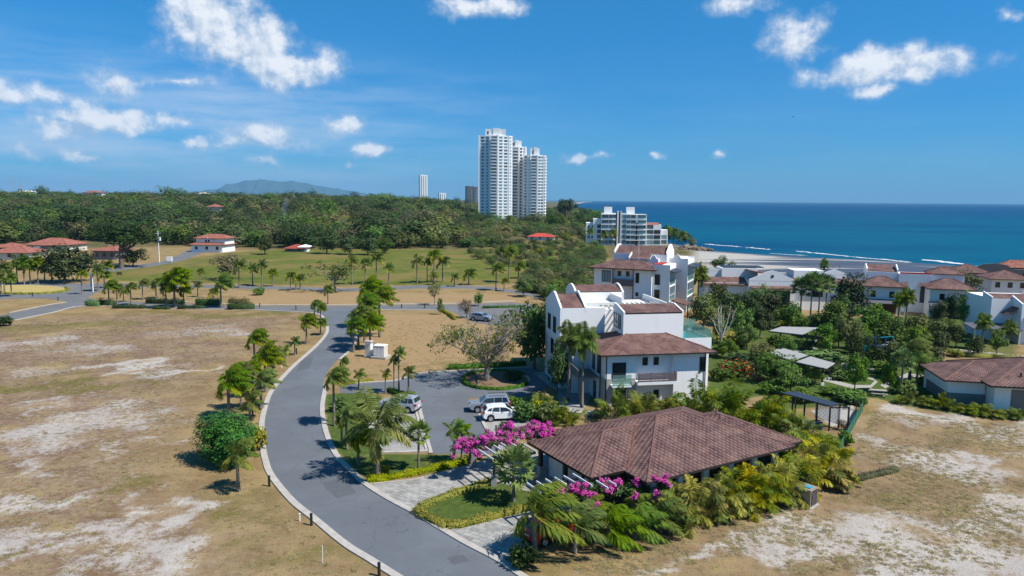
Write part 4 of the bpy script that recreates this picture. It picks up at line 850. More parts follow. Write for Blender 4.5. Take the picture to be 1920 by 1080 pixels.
b = MB(); b.box(9.5, -3.8, 3.9, 14.2, -.02, 4.0, 0)
for i in range(7): b.box(9.5, -3.8 + i * .55, 4.0, 14.2, -3.5 + i * .55, 4.06, 0)
b.build('terrace_pergola', MT['slate'], c2)
m_ = MB(); m_.tube([(8.2, 5., 11.3), (8.2, 5., 16.6)], .06, 5); m_.build('mast', MT['cream'], c2)
# ---- beach villa terrace behind the fan palms
def at(px, py, z=0.): return tuple(G(px, py, z))
v1 = empty('beach_house', (G(1330, 590)[0] + 1.5, 158, 0), R(-4), 'long white beach house with an arched gable and clay roof strips above the sand', 'house')
b = MB(); b.box(0, 0, 0, 9, 9, 5.9); b.box(9, -1.5, 0, 19, 9, 6.6); b.box(19, 0, 0, 33, 9, 5.9); b.box(4, 3, 5.9, 12, 8.5, 8.9); b.box(20, 3, 5.9, 26.5, 8.5, 8.6); b.box(26.5, 3.2, 5.9, 31.6, 8.5, 7.7); b.box(-1.5, 4, 5.9, 4, 9, 8.2); b.build('wall', MT['white'], v1)
b = MB(); gable_wall(b, [(9, 6.58), (19, 6.58)] + [(19, 6.9), (18.2, 7.2), (15.2, 8.6), (14, 8.9), (12.8, 8.6), (9.8, 7.2), (9, 6.9)], .35, 'y', -1.52); b.build('gable', MT['white'], v1); b = MB(); gable_wall(b, [(26.5, 7.68), (31.6, 7.68), (31.6, 8.0), (29, 9.0), (26.5, 8.0)], .3, 'y', 3.18); b.build('gable', MT['white'], v1); b = MB(); gable_wall(b, [(-1.5, 8.18), (4, 8.18), (4, 8.3), (1.2, 9.2), (-1.5, 8.3)], .3, 'y', 3.98); b.build('gable', MT['white'], v1)
b = MB(); shed(b, -.6, -.8, 8.98, 3., 5.55, 6.9, .16, 'f'); shed(b, 19.02, -.8, 33.8, 3., 5.55, 6.9, .16, 'f'); shed(b, 9.3, -2.7, 18.7, -1.54, 5.05, 5.5, .14, 'f'); b.build('roof', TPINK, v1)
b = MB(); shed(b, 9.2, -1.1, 18.8, 9, 6.9, 8.8, .16, 'r'); shed(b, 33.5, -.5, 39, 8, 4.0, 6.4, .16, 'r'); b.build('side_roof', TILE, v1)
b = MB(); b.box(4.5, 3.4, 9.0, 13.4, 8.4, 9.15); b.build('terrace_canopy', MT['metal_roof'], v1)
b = MB(); b.box(10, -1.56, .3, 18, -1.5, 4.4); b.build('loggia', MT['dark'], v1)
win(v1, 'f', 3, 3, 1.8, 2.2, 0, 'wood'); win(v1, 'f', 21, 3.3, .9, 1.2, 0); win(v1, 'f', 24.4, 3.0, 2.2, 1.7, 0); win(v1, 'f', 30.5, .8, 1.0, 1.8, 0); win(v1, 'f', 14, 7.4, .5, .5, -1.53); win(v1, 'f', .2, 7.2, .5, .5, 3.97)
b = MB(); b.box(28, -3.6, -.1, 33.2, -.02, 2.4); b.build('garage_wall', MT['grey_wall'], v1)
b = MB()
for x in (27.5, 29, 30.5, 32): b.tube([(x, 8.3, 8), (x, 8.3, 9.3)], .04, 4)
b.tube([(27.5, 8.3, 9.3), (32, 8.3, 9.3)], .04, 4); b.build('roof_rail', MT['dark'], v1)
# ---- twin villa
def twin():
    p = G(1628, 588); o = empty('twin_villa', (p[0] - .5, p[1] + 1, 0), R(-19), 'white twin villa with two hipped clay roofs and grey porch canopies', 'house')
    b = MB(); b.box(0, 0, 0, 7.2, 8, 6.0); b.box(7.2, 5, 0, 13.6, 10, 8.4); b.box(12.4, 0, 0, 20, 8, 6.0); b.box(.8, 6, 6.0, 7.2, 11, 8.6); b.box(13.6, 6, 6, 20, 11, 8.6); b.build('wall', MT['white'], o)
    b = MB(); hip(b, -.9, -.9, 7.9, 6.6, 6.05, 1.9, .16, .1); b.build('roof', TPINK, o)
    b = MB(); hip(b, 11.7, -.9, 20.9, 6.6, 6.05, 1.9, .16, .1); b.build('roof', TPINK, o)
    b = MB(); shed(b, 1.0, 6.3, 7., 11, 8.75, 9.9, .12, 'f'); hip(b, 13.2, 5.6, 20.3, 11.4, 8.62, 1.4, .14, .1); b.build('upper_roof', TPINK, o)
    b = MB(); b.box(7.4, 5.1, 8.41, 13.4, 5.5, 8.75); b.build('coping', MT['red_trim'], o)
    b = MB(); gable_wall(b, [(6.2, 8.6), (11, 8.6), (11, 9.2), (8.6, 10.2), (6.2, 9.2)], .25, 'x', .8); b.build('parapet', MT['white'], o); b = MB(); gable_wall(b, [(6.2, 8.6), (11, 8.6), (11, 9.2), (8.6, 10.2), (6.2, 9.2)], .25, 'x', 6.95); b.build('parapet', MT['white'], o)
    for x0, x1 in ((-.6, 7.8), (12.2, 21)):
        b = MB(); shed(b, x0, -2.6, x1, -.02, 2.6, 3.2, .14, 'f'); b.build('porch_canopy', MT['slate'], o)
        for x in (x0 + .5, x0 + 1.6, x1 - 1.4, x1 - .4): m_ = MB(); m_.box(x, -2.4, 0, x + .3, -2.1, 2.6); m_.build('porch_post', MT['white'], o)
        b = MB(); b.box(x0 + 1.9, -.06, .05, x1 - 1.6, -.02, 2.5); b.build('porch_wall', MT['wood'], o)
    for x in (1.6, 5.2, 14.7, 18.4): win(o, 'f', x, 3.6, .95, 1.35, 0)
    for x in (8.3, 12.0): win(o, 'f', x, 2.2, .95, 3.6, 5.0, 'win'); m_ = MB(); shed(m_, x - .7, 4.2, x + .7, 4.98, 5.85, 6.6, .1, 'f'); m_.build('awning_roof', TPINK, o)
    return o
twin()
# ---- villa at the edge with the grey carport
p = G(1836, 648); v3 = empty('villa', (p[0] + 4.4, p[1] + 2, 0), R(-8), 'white box villa with clay parapets and a grey carport, right of the garden palms', 'house')
b = MB(); b.box(0, 3, 0, 9, 12, 7.4); b.box(3.4, 0, 0, 16, 8, 6.6); b.box(6.5, -1, 0, 16, 0, 4.9); b.build('wall', MT['white'], v3)
b = MB(); shed(b, .3, 3.1, 8.8, 6, 7.45, 8.0, .1, 'f'); shed(b, 3.8, .1, 16, 3.2, 6.7, 7.7, .1, 'f'); shed(b, 4.2, -.9, 6.4, -.02, 4.4, 5.2, .12, 'f'); shed(b, 1.6, .9, 3.38, 4, 5.0, 6.2, .1, 'l'); b.build('roof', TPINK, v3)
b = MB(); gable_wall(b, [(3, 7.38), (6.2, 7.38), (6.2, 8.3), (3, 7.7)], .22, 'x', 0); gable_wall(b, [(0, 6.58), (3.4, 6.58), (3.4, 8.0), (0, 6.95)], .24, 'x', 3.4); b.box(9, 3, 7.4, 16, 3.3, 7.75); b.build('parapet', MT['white'], v3)
b = MB(); shed(b, -4.6, -1.2, 3.2, 2.8, 2.7, 3.1, .14, 'f'); b.build('carport_roof', MT['slate'], v3)
for x in (-4.3, 2.8): m_ = MB(); m_.box(x, -1, 0, x + .25, -.75, 2.7); m_.build('carport_post', MT['cream'], v3)
win(v3, 'f', 5.3, 2.4, 1.7, 1.9, 0); win(v3, 'f', 7.7, 3.2, .9, 1.1, -1); win(v3, 'f', 7.5, .9, .9, 1.1, -1)
# ---- single storey villa, bottom right
p = G(1775, 757); v4 = empty('bungalow', (p[0], p[1], 0), R(-12), 'low villa with brown tile roof and pale grey walls behind a row of small palms', 'house')
b = MB(); b.box(0, 0, 0, 4, 8, 3.); b.box(4.1, -2.2, 0, 20, 9, 3.1); b.build('wall', MT['white'], v4)
b = MB(); b.box(-.04, -.04, 0, 4.06, -.005, 1.4); b.box(-.04, -.04, 0, -.005, 7, 1.4); b.build('grey_panel', MT['grey_wall'], v4); b = MB(); b.box(11.2, -2.24, 0, 20, -2.205, 3.); b.build('grey_panel', MT['grey_wall'], v4); b = MB(); b.box(5.8, -2.24, .1, 7.6, -2.205, 2.7); b.build('grey_panel', MT['grey_wall'], v4)
b = MB(); hip(b, -.8, -.9, 12, 8.6, 3.1, 1.5, .18, .09); b.build('wing_roof', TILE, v4)
b = MB(); hip(b, 3.2, -3.1, 23, 10, 3.25, 2.25, .2, .1); b.build('roof', TILE, v4)
win(v4, 'f', 12.9, 1.5, 1.6, .95, -2.25)
for x, y in ((7.2, -.9), (9.5, .4)): m_ = MB(); m_.tube([(x, y, 3.9), (x, y, 4.45)], .1, 6); m_.build('roof_vent', MT['dark'], v4)
# ---- villas half hidden towards the sea
def villa_far(px, py, Y, yaw, w, d, h, rh, label, name='seaside_house', roof=None, wins=3, wall='white', over=.8):
    p = D(px, py, Y); z = float(terrain(p[0], p[1])); o = empty(name, (p[0], p[1], z), yaw, label, 'house')
    b = MB(); b.box(-w / 2, 0, -1, w / 2, d, h); b.build('wall', MT[wall], o)
    b = MB(); hip(b, -w / 2 - over, -over, w / 2 + over, d + over, h + .02, rh, .16, .1); b.build('roof', roof or TPINK, o)
    for i in range(wins): win(o, 'f', -w / 2 + w * (i + .5) / wins, h - 2.1, 1.0, 1.3, 0)
    win(o, 'r', d * .5, h - 2.2, 1.2, 1.5, w / 2); return o
villa_far(1893, 545, 172, R(-14), 8, 8, 5.6, 1.9, 'white house with a hipped clay roof between dark trees by the sea')
villa_far(1818, 540, 188, R(-20), 8, 8, 5.6, 2.0, 'white house half hidden by an olive tree, near the surf')
o = empty('seaside_house', (G(1812, 530)[0] + 4, 215, 0), R(-24), 'long grey-backed seaside house with a terracotta roof rising over its blank wall', 'house')
b = MB(); b.box(0, 0, 0, 30, 8, 4.4); gable_wall(b, [(-1, 4.4), (9, 4.4), (7, 5.6), (4, 6.0), (1, 5.6)], .4, 'y', -.02); gable_wall(b, [(23, 4.4), (32, 4.4), (30, 5.7), (27, 6.1), (24.5, 5.6)], .4, 'y', -.02); b.build('wall', MT['grey_wall'], o)
b = MB(); hip(b, 5, 1, 17, 8.4, 4.8, 2.1); b.build('roof', TFAR, o); b = MB(); b.box(14, 1.5, 5.0, 18, 4, 6.4); b.build('chimney', MT['white'], o)
win(o, 'f', 12, 2.2, 1.2, 1.2, 0); win(o, 'f', 20, 2.2, 1.2, 1.2, 0)
o = empty('seaside_house', (G(1905, 545)[0] + 1.5, 141, 0), R(-10), 'white block house with a raised parapet at the right edge above the clay roofed villa', 'house')
b = MB(); b.box(0, 0, 0, 8, 10, 8.8); b.box(-.6, .5, 8.8, 8, 10, 10); b.build('wall', MT['white'], o); win(o, 'f', 1.6, 5.4, .9, 2.2, 0); win(o, 'f', 4.6, 5.4, .9, 2.2, 0); b = MB(); hip(b, -.4, 2, 9, 11, 10.02, 1.6); b.build('roof', TFAR, o)
# ---- cream garden gate with the orange door
p = G(1328, 594); o = empty('garden_gate', p, R(-20), 'cream garden gateway with an orange timber door beside the rear apartment block', 'gate')
b = MB(); b.box(-1.0, 0, 0, 1.0, .7, 3.2); b.build('gate_wall', MT['cream'], o); b = MB(); b.box(.1, -.06, .05, .9, -.005, 2.6); b.build('door', MT['door_wood'], o)
# ---- high-rise towers: facade columns (offset, width, style)
def tower(label, base_px, Y, plan, top_px, pent, floors, cols, ledge=.18):
    p = D(base_px, 424, Y); g = float(terrain(p[0], p[1])); o = empty('high_rise', (p[0], p[1], g), 0, label, 'tower')
    H = float(D(base_px, top_px, Y)[2]) - g; fh = H / floors
    b = MB(); b.prism(plan, -6, H); b.build('wall', MT['white'], o)
    (x0, y0, x1, y1, ph) = pent; b = MB(); b.box(x0, y0, H + .01, x1, y1, H + ph); b.box(x0 + (x1 - x0) * .38, y0 - .6, H + .01, x0 + (x1 - x0) * .72, y0 - .01, H + ph * 1.12); b.box(x0 + 2, y0 - .06, H + 2, x0 + 3.4, y0 - .005, H + 5, 1); b.build('penthouse', [MT['white'], MT['dark']], o)
    b = MB(); rest = MB(); cnt = 0; wm = {}; sl = MB()
    segs = [(plan[i], plan[i + 1]) for i in range(len(plan) - 1)]
    rg = random.Random(int(base_px)); bal = MB()
    order = []
    for si, a, w_, st in cols:
        (ax, ay), (bx, by) = segs[si]; L = math.hypot(bx - ax, by - ay); ux, uy = (bx - ax) / L, (by - ay) / L; nx_, ny_ = uy, -ux
        for f in range(floors):
            order.append((f, si, a, w_, st, ax + ux * a * L, ay + uy * a * L, ux, uy, nx_, ny_))
    order.sort(key=lambda q: -q[0])
    for f, si, a, w_, st, cx, cy_, ux, uy, nx_, ny_ in order:
        z = f * fh + 1.0; h = fh - (1.55 if st != 'b' else 1.1); ang = math.atan2(uy, ux)
        if st == 'b':     # balcony: slab and rail in front of dark glazing
            pts = [(cx - ux * w_ / 2 + nx_ * .0, cy_ - uy * w_ / 2), (cx + ux * w_ / 2, cy_ + uy * w_ / 2)]
            q = [(*pts[0], 0), (*pts[1], 0)]
            A0 = Vector((pts[0][0], pts[0][1], 0)); A1 = Vector((pts[1][0], pts[1][1], 0)); n3 = Vector((nx_, ny_, 0)); zz = f * fh
            P = [A0 + n3 * .01, A1 + n3 * .01, A1 + n3 * 1.5, A0 + n3 * 1.5]
            bal.prism([(v.x, v.y) for v in P], zz, zz + .35)
            P = [A0 + n3 * 1.42, A1 + n3 * 1.42, A1 + n3 * 1.5, A0 + n3 * 1.5]; sl.prism([(v.x, v.y) for v in P], zz + .35, zz + 1.2)
        key = (w_, st)
        if key not in wm: q = MB(); q.box(-w_ / 2, -.12, 0, w_ / 2, -.02, h); wm[key] = (q.v, q.f, q.mesh('tower_window', MT['glass_tower' if st != 'd' else 'glass']))
        if cnt < 100:
            c = link('window', wm[key][2], o, (cx, cy_, z)); c.rotation_euler = (0, 0, ang); cnt += 1
        else:
            ca_, sa_ = math.cos(ang), math.sin(ang); rest.add([(cx + v[0] * ca_ - v[1] * sa_, cy_ + v[0] * sa_ + v[1] * ca_, z + v[2]) for v in wm[key][0]], wm[key][1])
    if rest.v: tag(rest.build('lower_windows', MT['glass_tower'], o), None, None, None, 'stuff')
    if bal.v: tag(bal.build('balcony_slabs', MT['white'], o), kind='stuff'); tag(sl.build('balcony_rails', MT['white'], o), kind='stuff')
    # floor ledges
    led = MB()
    for f in range(1, floors + 1):
        for si in range(len(segs)):
            (ax, ay), (bx, by) = segs[si]; L = math.hypot(bx - ax, by - ay); nx_, ny_ = (by - ay) / L, -(bx - ax) / L
            led.prism([(ax + nx_ * .02, ay + ny_ * .02), (bx + nx_ * .02, by + ny_ * .02), (bx + nx_ * ledge, by + ny_ * ledge), (ax + nx_ * ledge, ay + ny_ * ledge)], f * fh - .18, f * fh + .22)
    tag(led.build('floor_ledges', MT['white'], o), kind='stuff')
    for (vx, vy) in plan[1:-1]: q = MB(); q.prism([(vx - .7, vy - .55), (vx + .7, vy - .55), (vx + .7, vy + .5), (vx - .7, vy + .5)], 0, H + 1.1); q.build('corner_fin', MT['white'], o)
    b = MB(); b.prism([(x * 1.0, y) for x, y in plan], H + .002, H + .9); b.build('roof_parapet', MT['white'], o)
    return o
# plan points run left to right along the seen side, then close behind
tower('tallest white high-rise, at the left of the tower group', 928, 715, [(-16.5, 13), (-16, 0), (-6, -1.8), (-5, -3.6), (2.5, -4.4), (13.5, .8), (16.8, 5), (16.5, 18), (-15, 20)], 256, (-10, -1, 10, 10, 7.2), 27,
      [(0, .3, 1.2, 'w'), (0, .62, 1.2, 'w'), (1, .35, 2.4, 'w'), (1, .8, 1.6, 'w'), (3, .5, 5.6, 'b'), (4, .27, 3.6, 'w'), (4, .72, 3.6, 'w'), (5, .5, 1.6, 'w')])
tower('narrow white high-rise with dark balconies, between the two wider towers', 968, 742, [(-8, 6), (-7, -2), (2, -3), (8.5, -1), (9.5, 3), (9, 16), (-8, 16)], 277, (-6, 0, 5, 10, 7), 24, [(1, .5, 6.4, 'b'), (2, .35, 1.8, 'd'), (2, .8, 1.0, 'w'), (3, .5, 1.4, 'w')])
tower('right-hand white high-rise with ragged balcony edge facing the sea', 1001, 728, [(-11.5, 8), (-11, 1), (-6, -1.5), (-4, -3), (3, -4), (9.5, -1), (11.5, 4), (11, 18), (-11, 18)], 293, (-4.5, -1, 5, 9, 8), 22, [(1, .35, 2.2, 'b'), (2, .5, 1.2, 'w'), (3, .45, 4.8, 'b'), (4, .3, 2.6, 'w'), (4, .75, 2.6, 'w'), (5, .5, 3.2, 'b')])
# ---- stepped apartment building by the headland
p = D(1098, 456, 400); o = empty('apartment_building', (p[0], 400, -1), R(-6), 'glassy white six storey apartment building stepping down to the headland', 'building')
MBLD = o
b = MB(); b.box(0, 2, 0, 6, 14, 12.3); b.box(4, 1, 0, 10, 14, 14.6); b.box(8.5, 0, 0, 24, 14, 17.6); b.box(24, 0, 0, 33.5, 14, 17.2); b.box(33.5, 3, 0, 42, 14, 11.4); b.box(42, 6, 0, 46, 14, 8.6); b.box(10, 3, 17.6, 14.5, 8, 21.2); b.box(22.5, 3, 17.2, 27, 8, 21.2); b.build('wall', MT['white'], o)
b = MB(); b.box(17.2, -.5, 0, 18.1, -.01, 19.2); b.box(18.9, -.5, 0, 19.8, -.01, 19.2, 1); b.box(18.15, -.3, 0, 18.85, -.02, 18.6, 2); b.box(27.6, -.3, 0, 28.6, -.02, 12.4, 2); b.box(16.6, -.32, 0, 17.15, -.02, 18.4, 2); b.build('stair_tower', [MT['white'], MT['steel'], MT['dark']], o)
wms = {}
for (x0, x1, y, f0, f1) in ((6.3, 8.4, 1, 0, 4), (8.8, 12.4, 0, 0, 6), (12.7, 14.6, 0, 0, 6), (14.8, 16.5, 0, 0, 6), (20, 22.2, 0, 0, 6), (22.5, 24.6, 0, 0, 6), (24.9, 27.4, 0, 0, 6), (28.7, 33.2, 0, 0, 6), (34, 37.6, 3, 0, 4), (38, 41.5, 3, 0, 3), (42.4, 45.5, 6, 0, 2)):
    for f in range(f0, f1):
        k = round(x1 - x0, 2)
        if k not in wms: q = MB(); q.box(0, -.1, 0, x1 - x0, -.02, 2.05); wms[k] = q
        tl = (x0 in (14.8, 20, 28.7) or (x0 == 24.9 and f > 3)); me = wms[k].mesh('apartment_window', MT['glass_teal' if tl else 'glass_tower']) if (k, tl) not in wms else wms[(k, tl)]; wms[(k, tl)] = me
        link('window', me, o, (x0, y, f * 2.85 + .85))
for f in range(1, 7):
    q = MB(); q.box(8.5, -1.0, f * 2.85 - .12, 16.5, -.11, f * 2.85 + .2); q.box(22.4, -1, f * 2.85 - .12, 33.5, -.11, f * 2.85 + .2); q.build('balcony_slab', MT['white'], o)
for x, y, z in ((1.6, 2, 9.5), (3.6, 2, 9.5), (1.6, 2, 6.6), (3.6, 2, 6.6), (1.6, 2, 3.7), (3.6, 2, 3.7)): win(o, 'f', x, z, .9, 1.2, y)
b = MB(); b.box(9, 8, 21.21, 14, 8.4, 21.4); shed(b, 33.6, 4, 41, 10, 11.5, 12.6, .2, 'f', 0, 0); b.build('terrace_roof', TFAR[:1], o)
# ---- distant towers
for px, Y, top, w_, lab in ((795, 2500, 328, 26, 'slender white tower block far beyond the wood'), (879.5, 1900, 349, 14, 'thin grey tower block left of the high-rise group'), (889, 1950, 350, 20, 'squat grey tower block against the high-rise group'), (830, 3200, 362, 30, 'low pale block far off behind the treetops')):
    p = D(px, 372, Y); g = float(terrain(p[0], p[1])); h = float(D(px, top, Y)[2]) - g; o = empty('tower_block', (p[0], Y, g), .3, lab, 'tower'); mt = 'white' if px in (795, 830) else 'slate'
    b = MB(); b.box(-w_ / 2, 0, -3, w_ / 2, w_, h); b.box(-w_ / 4, -1, -3, -w_ / 8, -.01, h + 2); b.build('wall', MT[mt], o)
    for k in range(3): q = MB(); x = -w_ * .36 + k * w_ * .3; q.box(x, -.4, 4, x + w_ * .08, -.05, h - 4); q.build('window_strip', MT['glass_tower'], o)
# ---- houses along the wood's edge
def far_house(px, py, wpx, wall_top, roof_top, label, yaw=0., d=10., roof=None, nwin=3, name='house', wall='cream', cat='house'):
    p = GT(px, py); mpp = (p - CAM).dot(_f) / F; w_ = wpx * mpp; h = float(D(px, wall_top, p[1])[2]) - p[2]; rh = float(D(px, roof_top, p[1] + d / 2)[2]) - p[2] - h
    o = empty(name, p, yaw, label, cat); b = MB(); b.box(-w_ / 2, 0, -1.5, w_ / 2, d, h); b.build('wall', MT[wall], o)
    b = MB(); hip(b, -w_ / 2 - .8, -.8, w_ / 2 + .8, d + .8, h + .01, max(rh, .8), .2, .15); b.build('roof', roof or TRED, o)
    for i in range(nwin): win(o, 'f', -w_ / 2 + w_ * (i + .5) / nwin, h * .35, 1.2, min(1.4, h * .5), 0)
    return o
far_house(18, 487, 68, 474, 461, 'cream house with red tile roof at the left edge, cut by the frame', .05, 12)
far_house(10, 468, 36, 464, 455, 'farther red roofed house behind the left edge house', .1, 9, nwin=2)
h_ = far_house(88, 472, 80, 459, 446, 'wide red roofed house with a white garage, behind the big dark tree', -.08, 13)
b = MB(); b.box(-4, -3, -1, 3, -.01, 3.0); b.box(-3.5, -3.1, .1, -.5, -3.01, 2.6, 1); hip(b, -4.6, -3.6, 3.6, .1, 3.02, .9, .2, .1, 2, 3, 2); b.build('garage', [MT['grey_wall'], MT['white'], MT['tile_red'], MT['fascia']], h_)
far_house(196, 487, 46, 470, 461, 'grey walled house with red roof seen under the umbrella tree', -.1, 10, wall='grey_wall')
h_ = far_house(388, 473, 62, 459, 449, 'two storey white house with salmon tile roofs at the end of the lane', -.12, 11, wall='white')
b = MB(); b.box(-6, 2, 2.8, 7.5, 10, 6.0); gable_wall(b, [(-3, 4.4), (2, 4.4), (2, 5.2), (-.5, 6.4), (-3, 5.2)], .3, 'y', 1.6); b.build('upper_wall', MT['white'], h_); b = MB(); hip(b, -6.9, 1.2, 8.4, 10.8, 6.02, 1.7, .2, .12); b.build('upper_roof', TRED, h_); win(h_, 'f', -1.1, 4.3, .8, 1.1, 1.6); win(h_, 'f', .2, 4.3, .8, 1.1, 1.6)
far_house(552, 472, 34, 466, 458, 'low barn with a rust red roof at the meadow edge', .03, 9, [MT['rust'], MT['fascia'], MT['rust']], 2, 'barn', 'grey_wall', 'barn')
far_house(569, 472, 13, 463, 461, 'small white flat shed joined to the rust red barn', .03, 5, [MT['white'], MT['white'], MT['white']], 1, 'shed', 'white', 'shed')
far_house(786, 445, 20, 438, 432, 'little white cottage with brown roof among the trees', .2, 8, [MT['tile_far']] + TFAR[1:], 2, 'cottage', 'white')
far_house(667, 433, 14, 429, 425, 'cottage with bright orange roof peeping from the wood', .1, 7, [plain('orange_roof', lin(214, 110, 60)[:3]), MT['fascia'], MT['tile_red']], 1, 'cottage')
far_house(1012, 450, 46, 444, 437, 'bungalow with flat red roof below the high-rises', -.25, 10, [plain('bright_red_roof', lin(186, 74, 60)[:3], .7, .3, .15, .5), MT['fascia'], MT['tile_red']], 3, 'bungalow', 'white')
for px, Y, y0, w_, lab, rt in ((400, 640, 386, 24, 'orange tiled house on the wooded rise', TRED), (173, 1010, 359, 34, 'long pink roofed house on the far ridge', TRED), (48, 1010, 358, 24, 'white flat roofed house on the far left ridge', [MT['white']] * 3), (380, 1015, 361, 16, 'pale roofed house just below the mountain', [MT['cream']] * 3), (658, 990, 378, 16, 'pale roof among the trees right of the mountain', [MT['cream']] * 3)):
    p = D(px, y0 + 2, Y); mpp = Y / F; w_ *= mpp; g = float(terrain(p[0], p[1])); o = empty('house', (p[0], Y, g), .1, lab, 'house'); h = p[2] - g
    b = MB(); b.box(-w_ / 2, 0, -1, w_ / 2, 12, h); b.build('wall', MT['white'], o); b = MB(); hip(b, -w_ / 2 - 1, -1, w_ / 2 + 1, 13, h + .01, 2.6, .3, 0); b.build('roof', rt, o)
# ------------------------------------------------------------------ vehicles
def paint(name, c, metal=.0):
    m, t, b = newmat(name, .28, .5); n = t.noise(geoco(t), 2., 4, .6)
    t.l(t.mix(n, tuple(x * .93 for x in c) + (1,), tuple(min(1, x * 1.05) for x in c) + (1,)), b.inputs['Base Color']); b.inputs['Metallic'].default_value = metal
    b.inputs['Coat Weight'].default_value = .5; b.inputs['Coat Roughness'].default_value = .08; return m
MT['tyre'] = plain('tyre', (.015, .015, .016), .9, .2, .2); MT['rim'] = plain('alloy_rim', (.5, .5, .52), .35, .5, .05, 2, .7)
MT['lamp_red'] = plain('tail_lamp', (.35, .01, .012), .2, .5, .05); MT['lamp_clear'] = plain('head_lamp', (.55, .57, .6), .12, .6, .05); MT['black_plastic'] = plain('black_trim', (.02, .02, .022), .6, .3, .1)
PROF = {'suv': [(-2.2, .34), (2.15, .32), (2.36, .5), (2.36, .82), (2.22, 1.02), (1.2, 1.14), (.42, 1.70), (.15, 1.77), (-1.55, 1.79), (-2.0, 1.74), (-2.26, 1.2), (-2.36, 1.0), (-2.38, .5)],
        'crossover': [(-2.1, .34), (2.1, .3), (2.33, .48), (2.33, .75), (2.1, .95), (1.15, 1.08), (.3, 1.56), (-.1, 1.65), (-1.1, 1.64), (-1.75, 1.52), (-2.15, 1.12), (-2.3, .95), (-2.3, .48)]}
def car(label, px, py, yaw, color, kind='suv', cat='car', name='parked_car', rails=True, lights='both'):
    o = empty(name, G(px, py, .022), yaw, label, cat, None); pr = PROF[kind]; n = len(pr); top = max(p[1] for p in pr)
    hw = lambda z: .93 if z < .98 else .93 - (z - .98) / (top - .98) * .2
    cx, cz = 0, .9; b = MB(); loops = []
    for f, s in ((-1, .955), (-.94, .988), (-.8, 1), (.8, 1), (.94, .988), (1, .955)):
        loops.append([(cx + (x - cx) * s, f * hw(z), cz + (z - cz) * (s if z > .5 else 1)) for x, z in pr])
    vs = [p for L in loops for p in L]; fs = []
    for k in range(5):
        for i in range(n): j = (i + 1) % n; fs.append((k * n + i, k * n + j, (k + 1) * n + j, (k + 1) * n + i))
    b.add(vs, [f[::-1] for f in fs])
    tri = [list(t) for t in tessellate_polygon([[Vector((x, z, 0)) for x, z in pr]])]
    b.add(loops[0], tri); b.add(loops[5], [t[::-1] for t in tri])
    b.build('body', color, o, smooth=False)
    bt = MB(); bt.box(-2.3, -.9, .28, 2.28, .9, .42); bt.build('sill', MT['black_plastic'], o)
    # glazing
    if kind == 'suv': sg = [[(1.0, 1.14), (.42, 1.6), (-.42, 1.66), (-.42, 1.12)], [(-.5, 1.12), (-.5, 1.66), (-1.35, 1.68), (-1.35, 1.14)], [(-1.42, 1.14), (-1.42, 1.68), (-1.86, 1.66), (-2.06, 1.2)]]; ws = (pr[5], pr[6]); rw = (pr[10], pr[9])
    else: sg = [[(.95, 1.08), (.3, 1.47), (-.38, 1.54), (-.38, 1.06)], [(-.45, 1.06), (-.45, 1.54), (-1.1, 1.52), (-1.3, 1.12)], [(-1.38, 1.14), (-1.2, 1.5), (-1.6, 1.42), (-1.82, 1.2)]]; ws = (pr[5], pr[6]); rw = (pr[10], pr[9])
    for s in (-1, 1):
        for g in sg:
            q = MB(); pts = [(x, s * (hw(z) * .998 + .006), z) for x, z in g]; q.quad(*(pts if s > 0 else pts[::-1])); q.build('side_window', MT['glass'], o)
    for (a, c), nm in ((ws, 'windscreen'), (rw, 'rear_window')):
        d = Vector((c[0] - a[0], 0, c[1] - a[1])); nn = Vector((-d.z, 0, d.x)).normalized(); nn = nn if nn.z > 0 else -nn
        A = Vector((a[0], 0, a[1])) + d * .1 + nn * .012; B = Vector((c[0], 0, c[1])) - d * .08 + nn * .012; wa, wb = hw(a[1]) - .09, hw(c[1]) - .07; q = MB()
        P = [(A.x, -wa, A.z), (A.x, wa, A.z), (B.x, wb, B.z), (B.x, -wb, B.z)]; q.quad(*(P if nm == 'windscreen' else P[::-1])); q.build(nm, MT['glass'], o)
    for x in (-1.42, 1.42):
        for s in (-1, 1):
            q = MB(); q.lathe([(.43, 0), (.43, .012), (0, .012)] if s > 0 else [(0, -.012), (.43, -.012), (.43, 0)], (x, s * .925, .42), 'y', 18); q.build('wheel_arch', MT['black_plastic'], o)
            w_ = MB(); w_.lathe([(.22, -.11), (.34, -.12), (.365, -.08), (.365, .08), (.34, .12), (.22, .11)], (0, 0, 0), 'y', 20); wo = w_.build('wheel', MT['tyre'], o, (x, s * .86, .365))
            r_ = MB(); r_.lathe([(0, s * .1), (.05, s * .125), (.2, s * .105), (.235, s * .125)] if s < 0 else [(.235, s * .125), (.2, s * .105), (.05, s * .125), (0, s * .1)], (0, 0, 0), 'y', 10); r_.build('rim', MT['rim'], wo)
    fx = pr[3][0]; bx = pr[-1][0]
    for s in (-1, 1):
        q = MB(); q.box(fx - .3, s * .5, .7, fx + .012, s * .9, .9); q.build('headlight', MT['lamp_clear'], o)
        q = MB(); q.box(bx - .008, s * .66, .88, bx + .22, s * .94, 1.14); q.build('tail_light', MT['lamp_red'], o)
        q = MB(); q.box(.72, s * .95, 1.08, .9, s * 1.12, 1.22); q.build('wing_mirror', color, o)
        if rails: q = MB(); q.bar((.1, s * .62, top + .05), (-1.7, s * .62, top + .05), .05, .05); q.bar((.1, s * .62, top - .02), (.1, s * .62, top + .05), .05, .05); q.bar((-1.7, s * .62, top - .02), (-1.7, s * .62, top + .05), .05, .05); q.build('roof_rail', MT['black_plastic'], o)
